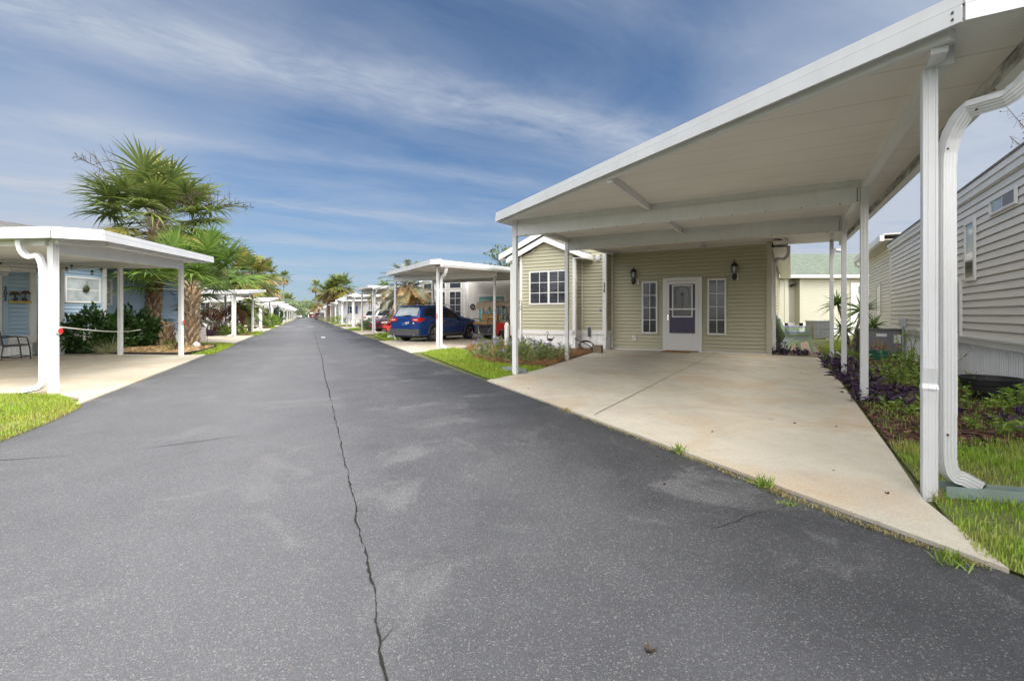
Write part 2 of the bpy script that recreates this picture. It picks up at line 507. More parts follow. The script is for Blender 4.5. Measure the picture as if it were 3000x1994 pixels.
# ================================================================ ground materials
def asphalt():
    m, nt, b = new_mat('worn_asphalt')
    p = worldco(nt)
    dn = nt.nodes.new('ShaderNodeVectorMath'); dn.operation = 'DOT_PRODUCT'; L(nt, p, dn.inputs[0]); dn.inputs[1].default_value = ROADN
    n = dn.outputs['Value']
    big = noise(nt, p, .42, 6, .62, .5)
    mid = noise(nt, p, 1.9, 7, .68, .3)
    # tone changes across the road: left lane pale, a dark strip along the right edge
    nn = mth(nt, 'ADD', mth(nt, 'MULTIPLY', n, .1667), .5)                       # 0 .. 1 across the road
    nn = mth(nt, 'ADD', nn, mth(nt, 'MULTIPLY', mth(nt, 'SUBTRACT', big, .5), .30))
    lane = ramp(nt, nn, [(.02, .48), (.10, .74), (.30, .82), (.38, .92), (.53, .74), (.60, .50), (.74, .44), (.86, .16), (1.0, .06)])
    wear = mth(nt, 'ADD', lane, mth(nt, 'MULTIPLY', mth(nt, 'SUBTRACT', mid, .5), .55), clamp=True)
    # pale rubbed patches where the binder has gone
    pn = noise(nt, p, .95, 8, .66, .9)
    patch = ramp(nt, pn, [(.55, 0.0), (.63, .75), (.72, 1.0)])
    wear2 = mth(nt, 'ADD', wear, mth(nt, 'MULTIPLY', patch, .22), clamp=True)
    base = mix(nt, wear2, (.043, .045, .050), (.172, .175, .190))
    base = mix(nt, mth(nt, 'MULTIPLY', patch, .14), base, (.21, .21, .205))
    # faint brown and oily stains
    base = mix(nt, ramp(nt, noise(nt, p, .8, 5, .6, .6), [(.60, 0.0), (.75, .30)]), base, (.14, .125, .115))
    base = mix(nt, ramp(nt, noise(nt, mapping(nt, p, (1, 1, 1), loc=(7, 3, 0)), 1.4, 5, .6, 1.0), [(.66, 0.0), (.76, .45)]), base, (.045, .045, .048))
    dens = mth(nt, 'ADD', mth(nt, 'MULTIPLY', wear, .42), mth(nt, 'MULTIPLY', patch, .62))
    def stones(sc, thr):
        vv = nt.nodes.new('ShaderNodeTexVoronoi'); vv.inputs['Scale'].default_value = sc; L(nt, p, vv.inputs['Vector'])
        s_ = nt.nodes.new('ShaderNodeSeparateColor'); L(nt, vv.outputs['Color'], s_.inputs[0])
        pr = mth(nt, 'GREATER_THAN', s_.outputs[0], mth(nt, 'SUBTRACT', thr, dens))
        st = mth(nt, 'MULTIPLY', pr, ramp(nt, vv.outputs['Distance'], [(.20, 1.0), (.58, 0.0)]))
        col = mix(nt, mth(nt, 'POWER', s_.outputs[1], 1.7), (.125, .13, .14), (.39, .385, .37))
        return st, mix(nt, ramp(nt, s_.outputs[2], [(.95, 0.0), (.98, .5)]), col, (.34, .25, .17))
    stone, scol = stones(122, .90)
    st2, sc2 = stones(205, .98)
    base = mix(nt, mth(nt, 'MULTIPLY', st2, .75), base, sc2)
    v2 = nt.nodes.new('ShaderNodeTexVoronoi'); v2.inputs['Scale'].default_value = 260; L(nt, p, v2.inputs['Vector'])
    g2 = noise(nt, p, 300, 2, .6)
    base = mix(nt, 1.0, base, ramp(nt, v2.outputs['Distance'], [(.1, 1.2), (.6, .66)]), 'MULTIPLY')
    base = mix(nt, 1.0, base, ramp(nt, g2, [(.3, .75), (.7, 1.25)]), 'MULTIPLY')
    c = mix(nt, mth(nt, 'MULTIPLY', stone, .72), base, scol)
    L(nt, c, b.inputs['Base Color'])
    L(nt, ramp(nt, wear2, [(0.0, .58), (1.0, .74)]), b.inputs['Roughness'])
    b.inputs['Specular IOR Level'].default_value = .5
    h = mth(nt, 'ADD', mth(nt, 'MULTIPLY', stone, .6), mth(nt, 'MULTIPLY', ramp(nt, v2.outputs['Distance'], [(.0, 1.0), (.6, 0.0)]), .6))
    L(nt, bump(nt, h, .6, .004), b.inputs['Normal'])
    return m
M['asphalt'] = asphalt()

def concrete(name='driveway_concrete', col=(.62, .57, .465), tipcol=(.60, .56, .46)):
    m, nt, b = new_mat(name)
    p = worldco(nt)
    n1 = noise(nt, p, .7, 6, .62, .4); n2 = noise(nt, p, 3.5, 6, .65); n3 = noise(nt, p, 60, 3, .6)
    c = mix(nt, ramp(nt, n1, [(.3, 0.0), (.7, 1.0)]), col, tuple(x * .80 for x in col))
    c = mix(nt, ramp(nt, n2, [(.48, 0.0), (.72, .45)]), c, (.39, .36, .30))
    # rusty-tan stains
    st = noise(nt, p, .9, 5, .6, .8)
    c = mix(nt, ramp(nt, st, [(.48, 0.0), (.68, .58)]), c, (.48, .33, .18))
    c = mix(nt, 1.0, c, ramp(nt, n3, [(.3, .90), (.7, 1.06)]), 'MULTIPLY')
    v = nt.nodes.new('ShaderNodeTexVoronoi'); v.inputs['Scale'].default_value = 85; L(nt, p, v.inputs['Vector'])
    sr = nt.nodes.new('ShaderNodeSeparateColor'); L(nt, v.outputs['Color'], sr.inputs[0])
    # washed aggregate shows along the road edge
    dn = nt.nodes.new('ShaderNodeVectorMath'); dn.operation = 'DOT_PRODUCT'; L(nt, p, dn.inputs[0]); dn.inputs[1].default_value = ROADN
    edge = ramp(nt, mth(nt, 'DIVIDE', mth(nt, 'ABSOLUTE', dn.outputs['Value']), 10), [(.30, .55), (.40, .12), (.55, .0)])
    c = mix(nt, mth(nt, 'MULTIPLY', edge, ramp(nt, v.outputs['Distance'], [(.25, 1.0), (.55, 0.0)])), c, mix(nt, sr.outputs[0], (.38, .33, .25), (.74, .69, .58)))
    tr = noise(nt, mapping(nt, p, (1.1, .22, 1), rot=(0, 0, rad(30))), 1.0, 6, .62, .3)
    c = mix(nt, ramp(nt, tr, [(.50, 0.0), (.70, .38)]), c, (.33, .31, .27))
    sp = noise(nt, p, 7, 3, .5)
    c = mix(nt, ramp(nt, sp, [(.70, 0.0), (.76, .35)]), c, (.26, .22, .17))
    L(nt, c, b.inputs['Base Color']); b.inputs['Roughness'].default_value = .82
    b.inputs['Specular IOR Level'].default_value = .35
    L(nt, bump(nt, mth(nt, 'ADD', n3, mth(nt, 'MULTIPLY', v.outputs['Distance'], edge)), .22, .004), b.inputs['Normal'])
    return m
M['concrete'] = concrete()

def soil(name, c1, c2, c3, sc=2.0):
    m, nt, b = new_mat(name)
    p = worldco(nt)
    c = mix(nt, ramp(nt, noise(nt, p, sc, 6, .65), [(.35, 0.0), (.65, 1.0)]), c1, c2)
    c = mix(nt, ramp(nt, noise(nt, p, sc * 14, 5, .7), [(.45, 0.0), (.65, .8)]), c, c3)
    L(nt, c, b.inputs['Base Color']); b.inputs['Roughness'].default_value = .95
    L(nt, bump(nt, noise(nt, p, 40, 5, .7), .8, .02), b.inputs['Normal'])
    return m
M['ground'] = soil('grassy_ground', (.09, .13, .03), (.16, .15, .06), (.06, .07, .02), .8)
M['turf'] = soil('turf_soil', (.12, .17, .03), (.16, .17, .05), (.07, .06, .03), 2.5)
M['mulch'] = soil('bark_mulch_soil', (.085, .042, .026), (.12, .07, .04), (.03, .016, .012), 5)
M['straw'] = soil('pine_straw_soil', (.22, .11, .05), (.15, .075, .035), (.07, .035, .02), 5)
M['pebble'] = soil('tan_bark_soil', (.38, .25, .12), (.30, .20, .10), (.18, .10, .05), 6)
M['sand'] = soil('sandy_soil', (.42, .33, .23), (.34, .27, .17), (.25, .22, .10), 3)
M['crack'] = soil('crack_dark', (.012, .012, .012), (.02, .02, .02), (.03, .035, .012), 6)
M['joint'] = soil('joint_dark', (.17, .15, .12), (.26, .23, .18), (.12, .11, .09), 6)

def sheet(name, pts, mat, z=0.0, depth=0.0, parent=None):
    mb = MB()
    if depth:
        mb.prism([Vector((p[0], p[1], z - depth)) for p in pts], (0, 0, depth))
    else:
        mb.poly([(p[0], p[1], z) for p in pts])
    o = mb.build(name, mat, parent)
    if parent is None: tag(o, kind='structure')
    return o

sheet('ground', [(-700, -120), (700, -120), (700, 1100), (-700, 1100)], M['ground'], -.014)
sheet('road', [rw(-9, -2.78), rw(-9, 3.0), rw(232, 3.0), rw(232, -2.78)], M['asphalt'], 0.0)
sheet('cross_road', [rw(224, -70), rw(224, 80), rw(234, 80), rw(234, -70)], M['asphalt'], -.007)

def ribbon(name, pts, widths, mat, z, parent=None):
    """thin flat strip along a line"""
    mb = MB(); vs = []
    pts = [Vector((p[0], p[1], 0)) for p in pts]
    for i, p in enumerate(pts):
        t = (pts[min(i + 1, len(pts) - 1)] - pts[max(i - 1, 0)]).normalized()
        s = Vector((-t.y, t.x, 0)); w = widths[i] if hasattr(widths, '__len__') else widths
        vs += [p + s * w / 2 + Vector((0, 0, z)), p - s * w / 2 + Vector((0, 0, z))]
    mb.add(vs, [(2 * i, 2 * i + 1, 2 * i + 3, 2 * i + 2) for i in range(len(pts) - 1)])
    o = mb.build(name, mat, parent)
    if parent is None: tag(o, kind='structure')
    return o

def jag(a, b, step, amp, rnd):
    """jagged line from a to b"""
    a, b = Vector(a), Vector(b); L_ = (b - a).length; n = max(2, int(L_ / step)); d = (b - a) / n; s = Vector((-d.y, d.x, 0)).normalized()
    off = 0; out = []
    for i in range(n + 1):
        off = off * .8 + rnd.uniform(-amp, amp)
        out.append(a + d * i + s * off)
    return out
_r = random.Random(5)
seam = []
for a, b in zip(*(lambda q: (q[:-1], q[1:]))([at(1139, 2010), at(1100, 1757), at(1055, 1560), at(1030, 1440), at(997, 1290), at(975, 1190), at(953, 1100), at(940, 1040), at(928, 1000), at(920, 975)])):
    seam += jag(a, b, .035 if a.y < 5 else .12, .006 if a.y < 5 else .008, _r)[:-1]
ribbon('road_crack', seam, [max(.002, .005 + .004 * math.sin(i * .37) + _r.uniform(-.003, .007)) if p.y < 7 else .013 for i, p in enumerate(seam)], M['crack'], .004)
for i in range(6, len(seam) - 30, 9):                       # side branches and crumbled edges
    p = seam[i]
    if p.y > 8 or _r.random() < .35: continue
    q = p + Vector((_r.uniform(-.10, .10), _r.uniform(-.02, .12), 0))
    bl_ = jag(p, q, .02, .006, _r); ribbon('road_crack', bl_, [.0045 * (1 - k / len(bl_)) + .001 for k in range(len(bl_))], M['crack'], .0036)
_c2 = jag(at(-200, 1362), at(310, 1328), .05, .006, _r) + jag(at(310, 1328), at(620, 1288), .05, .006, _r) + jag(at(620, 1288), at(985, 1238), .05, .006, _r)
ribbon('road_crack', _c2, [max(.0012, .004 + .004 * math.sin(i * .21) + _r.uniform(-.003, .004)) for i, p in enumerate(_c2)], M['crack'], .004)
_c3 = jag(at(2100, 1548), at(2200, 1510), .03, .006, _r) + jag(at(2200, 1510), at(2322, 1475), .03, .006, _r)
ribbon('road_crack', _c3, [.002 + .004 * _r.random() for p in _c3], M['crack'], .004)
for a, b in (((640, 1180), (880, 1168)), ((60, 1290), (330, 1262)), ((1290, 1205), (1560, 1190))):
    _c = jag(at(*a), at(*b), .06, .008, _r)
    ribbon('road_crack', _c, [.002 + .003 * _r.random() for p in _c], M['crack'], .004)

# ---- driveways
RDRIVE = [(.79, 2.99), (.735, 4.0), (.75, 5.3), (.75, 10), (.70, 15.2), (.62, 16.0), (-.5, 16.28), (-5.42, 16.28), (-5.42, 15.6),
          (-5.4, 14.4), (-5.05, 11.7), (-4.74, 9.4), (-4.70, 7.47)]
LDRIVE = [(5.74, 6.29), (6.22, 6.85), (6.44, 7.5), (6.44, 15.38), (13.25, 15.38), (13.25, 11.0), (13.55, 10.5)]
def road_snap(p, side):
    n = p.dot(ROADN); return p + ROADN * (side - n)
def driveway(pts, side, k, P):
    w = [P(u, v, 0, k) for u, v in pts]
    w[0] = road_snap(w[0], side); w[-1] = road_snap(w[-1], side)
    return w
for k in range(0, 9):
    w = driveway(RDRIVE, 3.012, k, rp)
    d = sheet('driveway', w, M['concrete'], .018, .05)
    if k < 2:
        ribbon('control_joint', [rp(-2.02, 5.45, 0, k), rp(-2.02, 16.25, 0, k)], .014, M['joint'], .0225, d)
        ribbon('control_joint', [rp(-4.9, 10.15, 0, k), rp(-2.06, 10.15, 0, k)], .010, M['joint'], .0225, d)
        ribbon('control_joint', [rp(-1.98, 10.15, 0, k), rp(.74, 10.15, 0, k)], .010, M['joint'], .0225, d)
        ribbon('control_joint', [rp(-1.98, 7.3, 0, k), rp(-.4, 7.22, 0, k), rp(.74, 7.27, 0, k)], .004, M['joint'], .0225, d)
for k in range(0, 9):
    w = driveway(LDRIVE, -2.79, k, lp)
    d = sheet('driveway', w, M['concrete'], .018, .05)
    if k < 1:
        ribbon('control_joint', [lp(6.5, 10.9, 0, k), lp(9.0, 10.8, 0, k), lp(13.2, 11.6, 0, k)], .009, M['joint'], .0225, d)

# ---- concrete swale across the road with iron gratings, white dash
sw = sheet('road_drain', [(-25, 48.2), (-12.0, 48.2), (-12.0, 49.5), (-25, 49.5)], M['concrete_stone'], .006)
for px0, px1 in ((860, 872), (873, 895), (918, 940), (944, 962), (964, 976)):
    sheet('grating', [((px0 - CX) / F * 48.6, 48.35), ((px1 - CX) / F * 48.6, 48.35), ((px1 - CX) / F * 48.6, 49.2), ((px0 - CX) / F * 48.6, 49.2)], M['darkgrey'], .012, 0, sw)
sheet('road_marking', [at(941, 987.2), at(952, 987.2), at(952.3, 989.4), at(940.7, 989.4)], M['trim'], .006)

# ---- turf sheets and beds
def offs(pts, d): return [Vector((p[0], p[1], 0)) + d for p in pts]
R_LAWN = [at(1441, 1115), at(1340, 1076), at(1237, 1036), at(1262, 1029), at(1330, 1021), at(1372, 1030), at(1392, 1052), at(1440, 1063), at(1510, 1072), at(1600, 1078), at(1578, 1085)]
R_BED = [at(1372, 1030), at(1392, 1052), at(1440, 1063), at(1510, 1072), at(1600, 1078), at(1665, 1056), at(1735, 1034), at(1778, 1024), at(1640, 1014), at(1500, 1004), at(1420, 1008), at(1368, 1015)]
R_SIDE_LAWN = [rp(.80, 3.2), rp(2.75, 1.74), rp(2.75, 6.4), rp(1.6, 6.2), rp(.78, 5.6)]
R_SIDE_BED = [rp(.78, 5.5), rp(1.6, 6.0), rp(2.72, 6.2), rp(2.72, 21), rp(.9, 21), rp(.85, 15)]
L_LAWN = [at(241, 1192), at(150, 1236), at(0, 1295), Vector((-7.2, 2.6, 0)), Vector((-12, 2.6, 0)), Vector((-12, 7.1, 0)), at(0, 1156), at(178, 1157)]
L_BED = [lp(13.28, 11.3), lp(14.6, 11.7), lp(16, 12.4), lp(17, 13.1), lp(17.35, 13.9), lp(17.2, 15.9), lp(13.28, 15.9)]
L_STRIP = [lp(13.3, 11.0), lp(13.6, 10.52), lp(17.8, 12.86), lp(18.5, 13.5), lp(18.5, 15.9), lp(17.4, 15.9), lp(17.5, 13.9), lp(17.1, 13.0), lp(16, 12.3), lp(14.6, 11.6)]
sheet('turf', R_LAWN, M['turf'], .006)
sheet('planting_bed', R_BED, M['straw'], .014)
sheet('turf', R_SIDE_LAWN, M['turf'], .004)
sheet('planting_bed', R_SIDE_BED, M['mulch'], .010)
sheet('turf', L_LAWN, M['turf'], .004)
sheet('planting_bed', L_BED, M['pebble'], .016)
sheet('turf', L_STRIP, M['turf'], .006)
LAWNS_FAR = []
for k in range(1, 9):
    d = ROFF[k]
    w = [Vector((p.x, p.y, 0)) + d - ROADN * (.05 if k == 1 else 0) for p in R_LAWN]
    sheet('turf', w, M['turf'], .006); LAWNS_FAR.append((w, k))
    sheet('planting_bed', offs(R_BED, d), M['straw'], .014)
for k in range(1, 9):
    sheet('turf', offs(L_STRIP, LOFF[k]), M['turf'], .006); LAWNS_FAR.append((offs(L_STRIP, LOFF[k]), k))
    sheet('planting_bed', offs(L_BED, LOFF[k]), M['straw'], .016)

# ================================================================ grass blades, chips (stuff)
def sample_poly(pts, n, rng):
    P = np.array([(p[0], p[1]) for p in pts]); lo, hi = P.min(0), P.max(0); out = []
    need = n
    while need > 0:
        q = rng.random((need * 3 + 50, 2)) * (hi - lo) + lo
        ins = np.zeros(len(q), bool); j = len(P) - 1
        for i in range(len(P)):
            xi, yi, xj, yj = *P[i], *P[j]
            c = ((yi > q[:, 1]) != (yj > q[:, 1])) & (q[:, 0] < (xj - xi) * (q[:, 1] - yi) / (yj - yi + 1e-12) + xi)
            ins ^= c; j = i
        q = q[ins][:need]; out.append(q); need -= len(q)
    return np.concatenate(out)

def area(pts):
    s = 0
    for i in range(len(pts)):
        a, b = pts[i], pts[(i + 1) % len(pts)]; s += a[0] * b[1] - b[0] * a[1]
    return abs(s) / 2

def blade_arrays(XY, h, w, rng, z0=0.0, lean=.6):
    n = len(XY)
    a = rng.random(n) * 2 * PI
    H = h * (0.45 + rng.random(n) * .9); ln = H * lean * rng.random(n)
    dx, dy = np.cos(a), np.sin(a); b = a + PI / 2 + (rng.random(n) - .5)
    sx, sy = np.cos(b) * w / 2, np.sin(b) * w / 2
    V = np.zeros((n, 5, 3))
    x, y = XY[:, 0], XY[:, 1]
    V[:, 0] = np.stack([x - sx, y - sy, np.full(n, z0)], 1); V[:, 1] = np.stack([x + sx, y + sy, np.full(n, z0)], 1)
    mx, my, mz = x + dx * ln * .35, y + dy * ln * .35, z0 + H * .6
    V[:, 2] = np.stack([mx - sx * .8, my - sy * .8, mz], 1); V[:, 3] = np.stack([mx + sx * .8, my + sy * .8, mz], 1)
    V[:, 4] = np.stack([x + dx * ln * 1.3, y + dy * ln * 1.3, z0 + H * (1 - .35 * (ln / (H * lean + 1e-6)))], 1)
    T = np.array([(0, 1, 3), (0, 3, 2), (2, 3, 4)])[None] + (np.arange(n) * 5)[:, None, None]
    return V.reshape(-1, 3), T.reshape(-1, 3)

M['grass'] = leafmat('green_grass_blades', [(.25, .43, .03), (.34, .52, .045), (.19, .36, .025), (.38, .50, .08)], .5, .3, 1.6, (.42, .44, .12))
M['grass_bright'] = leafmat('bright_grass_blades', [(.24, .37, .03), (.30, .42, .04), (.18, .31, .03)], .5, .3, 1.2, (.33, .40, .05))
M['grass_dry'] = leafmat('dry_grass_blades', [(.40, .33, .16), (.30, .24, .10), (.36, .34, .12)], .7, .2)

def lawn(pts, dens, h, w, mat, rng, clumps=0.0, z0=.004):
    n = int(area(pts) * dens)
    XY = sample_poly(pts, n, rng)
    if clumps:                                           # thin the turf in patches
        f = np.sin(XY[:, 0] * 2.3 + 1.1 * np.sin(XY[:, 1] * 1.7)) * np.sin(XY[:, 1] * 2.9 + 1.3 * np.sin(XY[:, 0] * 2.1)) + .5 * np.sin(XY[:, 0] * 7.1) * np.sin(XY[:, 1] * 6.3)
        XY = XY[rng.random(n) < np.clip(1 - clumps + clumps * (f + .6), .06, 1)]
    V, T = blade_arrays(XY, h, w, rng, z0)
    o = arr_obj('lawn_grass', V, T, mat)
    return tag(o, kind='stuff')
tag(lawn(R_SIDE_LAWN, 550, .035, .005, M['grass_dry'], RNG, .75), 'dead grass blades mixed into the right lawn', 'grass')
tag(lawn(L_LAWN, 900, .04, .006, M['grass_dry'], RNG, .7), 'dead grass blades mixed into the left lawn', 'grass')
tag(lawn(R_SIDE_LAWN, 5200, .055, .0055, M['grass'], RNG, .55), 'short green grass between the driveway and the grey house', 'grass')
tag(lawn(L_LAWN, 3200, .05, .006, M['grass_bright'], RNG, .35), 'green grass turning yellow at the road edge beside the blue house', 'grass')
tag(lawn(R_LAWN, 1900, .07, .009, M['grass_bright'], RNG, .1), 'bright green grass strip between the two right driveways', 'grass')
tag(lawn(L_STRIP, 900, .07, .011, M['grass_bright'], RNG, .1), 'green grass strip at the foot of the two big palms', 'grass')
_strip = [at(0, 1297), at(150, 1238), at(243, 1193), at(205, 1183), at(120, 1205), at(0, 1248), Vector((-8.2, 4.6, 0)), Vector((-7.4, 3.6, 0))]
tag(lawn(_strip, 2600, .035, .006, M['grass_dry'], RNG, .5), 'yellowed dry grass along the road edge at the left', 'grass')
sheet('sandy_patch', [at(0, 1243), at(70, 1236), at(118, 1232), at(95, 1246), at(30, 1262), at(0, 1268)], M['sand'], .0075)
L_LAWN2 = [Vector((-7.25, 2.5, 0)), rw(-6, -2.82), rw(-6, -9), Vector((-12, 2.5, 0))]
sheet('turf', L_LAWN2, M['turf'], .004)
tag(lawn(L_LAWN2, 1100, .05, .008, M['grass_bright'], RNG, .35), 'green grass beside the road, left of the camera', 'grass')
for w, k in LAWNS_FAR:
    if k <= 4:
        tag(lawn(w, 260 if k < 3 else 90, .08, .025, M['grass_bright'], RNG, .1), 'bright green grass between driveways farther along the road', 'grass')

def flakes(pts, n, size, mat, name, rng, z0=.012, thick=.012, asp=1.0):
    """bark chips / straw lying on a bed"""
    XY = sample_poly(pts, n, rng)
    a = rng.random(n) * PI; l = size * (.5 + rng.random(n)); wd = l * (.2 + .4 * rng.random(n)) * asp
    tilt = (rng.random(n) - .5) * 1.0
    V = np.zeros((n, 4, 3))
    ca, sa = np.cos(a), np.sin(a)
    zz = z0 + rng.random(n) * thick
    for i, (p, q) in enumerate(((-.5, -.5), (.5, -.5), (.5, .5), (-.5, .5))):
        V[:, i, 0] = XY[:, 0] + ca * l * p - sa * wd * q
        V[:, i, 1] = XY[:, 1] + sa * l * p + ca * wd * q
        V[:, i, 2] = zz + tilt * (l * p * .5 + wd * q * .6) + np.abs(tilt) * l * .3
    T = np.array([(0, 1, 2), (0, 2, 3)])[None] + (np.arange(n) * 4)[:, None, None]
    return arr_obj(name, V.reshape(-1, 3), T.reshape(-1, 3), mat)
M['chip'] = leafmat('dark_red_bark_chips', [(.10, .045, .03), (.17, .08, .05), (.05, .025, .02), (.22, .13, .08)], .85, 0)
M['strawf'] = leafmat('pine_straw', [(.30, .15, .06), (.42, .24, .10), (.18, .09, .04)], .8, 0)
M['tanchip'] = leafmat('tan_bark_chips', [(.50, .33, .15), (.62, .45, .24), (.34, .20, .09), (.70, .56, .36)], .8, 0)
tag(flakes(R_SIDE_BED, 20000, .05, M['chip'], 'bark_mulch', RNG), 'dark red bark mulch along the grey house', 'mulch', kind='stuff')
tag(flakes(R_BED, 16000, .16, M['strawf'], 'pine_straw', RNG, .016, .06, .16), 'brown pine straw mulch round the purple flowers', 'mulch', kind='stuff')
tag(flakes(L_BED, 9000, .075, M['tanchip'], 'bark_mulch', RNG, .018, .03), 'tan bark chips under the two big palms', 'mulch', kind='stuff')
# ================================================================ carports
def post_prof(h=.048, g=.004):
    pts = []
    for (ax, ay), (bx, by) in (((-h, -h), (h, -h)), ((h, -h), (h, h)), ((h, h), (-h, h)), ((-h, h), (-h, -h))):
        dx, dy = bx - ax, by - ay; L_ = math.hypot(dx, dy); dx /= L_; dy /= L_; nx, ny = -dy, dx
        for t, o in ((.03, 0), (.16, 0), (.19, g), (.33, g), (.36, 0), (.64, 0), (.67, g), (.81, g), (.84, 0), (.97, 0)):
            pts.append((ax + dx * L_ * t + nx * o, ay + dy * L_ * t + ny * o))
    return pts

def make_post(parent, x, y, ztop, h=.048, dent=None):
    mb = MB()
    pts = [(x, y, -.02)]
    sc = [1.0]
    if dent:
        pts += [(x, y, dent - .10), (x, y, dent - .02), (x, y, dent), (x, y, dent + .03), (x, y, dent + .13)]; sc += [1] * 5
    pts.append((x, y, ztop)); sc.append(1)
    mb.sweep(post_prof(h), pts, (1, 0, 0), True, 0, sc)
    if dent:                                    # the crease where something backed into it
        for i, v in enumerate(mb.v):
            vx, vy, vz = v
            front = max(0, (y - vy) / h)
            edge = max(0, 1 - abs((vx - x) / h) * .25)
            if abs(vz - dent) < .001: mb.v[i] = (x + (vx - x) * 1.12, vy - .012 * front * edge, vz)
            elif abs(vz - dent - .03) < .002: mb.v[i] = (vx, vy + .022 * front * edge, vz)
            elif abs(vz - dent + .02) < .002: mb.v[i] = (x + (vx - x) * 1.05, vy - .004 * front, vz)
    return mb.build('post', M['white'], parent)

DS_PROF = []
def ds_prof(a=.043, b=.034, g=.0026):
    p = []
    for t in range(8): p.append((-a + 2 * a * t / 8, -b + (g if t % 2 else 0)))
    for t in range(6): p.append((a - (g if t % 2 else 0), -b + 2 * b * t / 6))
    for t in range(8): p.append((a - 2 * a * t / 8, b - (g if t % 2 else 0)))
    for t in range(6): p.append((-a + (g if t % 2 else 0), b - 2 * b * t / 6))
    return p

def crimp(pts, bends):
    """scale factors with shallow crimps along the bends"""
    return [1.0 - (.05 if (i in bends and i % 2) else 0) for i in range(len(pts))]

def make_downspout(parent, top, knee, foot, end, z_el=.30, name='downspout'):
    """gutter outlet > offset elbows > straight pipe > shoe at the bottom"""
    top, knee, foot, end = map(Vector, (top, knee, foot, end))
    a = arc(top, top - Vector((0, 0, .20)), top * .62 + knee * .38 - Vector((0, 0, .13)), 9)
    b = arc(a[-1] * .4 + knee * .6 + Vector((0, 0, .08)), Vector((knee.x, knee.y, knee.z + .02)), knee - Vector((0, 0, .22)), 9)
    c = arc(Vector((foot.x, foot.y, z_el)), Vector((foot.x, foot.y, z_el - .17)), foot * .55 + end * .45 + Vector((0, 0, z_el - .2 - foot.z * .5)), 8)
    pts = a + b + [Vector((foot.x, foot.y, z_el + .25)), Vector((foot.x, foot.y, z_el + .23))] + c + [end]
    sc = []
    for i in range(len(pts)):
        bend = i < len(a) or len(a) <= i < len(a) + len(b) or len(a) + len(b) + 2 <= i
        sc.append(.955 if bend and i % 2 else 1.0)
    k = len(a) + len(b); sc[k] = 1.04; sc[k + 1] = 1.0
    d = end - foot
    mb = MB(); mb.sweep(ds_prof(), pts, (1, .2, 0), True, 0, sc)
    o = mb.build(name, M['white'], parent)
    m2 = MB()                                  # dark mouth of the shoe
    t = (pts[-1] - pts[-2]).normalized()
    m2.sweep([(-.042, -.03), (.042, -.03), (.042, .03), (-.042, .03)], [end + t * .001, end + t * .003], (1, .2, 0))
    m2.build('mouth', M['blackplastic'], o)
    return o

def edge_band(mb, poly, z, lo, hi, out, t=.02, mi=0):
    """band along an outline, its outer face 'out' beyond it"""
    for a, b in zip(poly[:-1], poly[1:]):
        a, b = Vector((*a, 0)), Vector((*b, 0)); d = (b - a).normalized(); n = Vector((d.y, -d.x, 0))
        vs = []
        for p in (a - d * 0, b + d * 0):
            for o, zz in ((out - t, lo), (out, lo), (out, hi), (out - t, hi)):
                q = p + n * o; vs.append((q.x, q.y, z(p.x, p.y) + zz))
        mb.add(vs, [(0, 1, 2, 3), (7, 6, 5, 4), (0, 4, 5, 1), (1, 5, 6, 2), (2, 6, 7, 3), (3, 7, 4, 0)], mi)

def roof_slab(parent, outline, z, th=.10, tilt=0):
    mb = MB()
    n = len(outline)
    bot = [(x, y, z(x, y)) for x, y in outline]; top = [(x, y, z(x, y) + th) for x, y in outline]
    mb.add(bot, [tuple(range(n))], 1); mb.add(top, [tuple(range(n))], 0)
    for i in range(n):
        j = (i + 1) % n
        mb.add([bot[i], bot[j], top[j], top[i]], [(0, 1, 2, 3)], 0)
    return mb.build('roof', [M['white'], M['white_ceiling']], parent)

def sbar(mb, a, b, z, lo, hi, w, mi=0):
    """beam under the roof between two plan points, between lo and hi below the ceiling"""
    a, b = Vector((*a, 0)), Vector((*b, 0)); d = (b - a).normalized(); n = Vector((d.y, -d.x, 0)) * w / 2
    vs = []
    for p in (a, b):
        for s, zz in ((-1, lo), (1, lo), (1, hi), (-1, hi)):
            q = p + n * s; vs.append((q.x, q.y, z(p.x, p.y) + zz))
    mb.add(vs, [(0, 1, 2, 3), (7, 6, 5, 4), (0, 4, 5, 1), (1, 5, 6, 2), (2, 6, 7, 3), (3, 7, 4, 0)], mi)

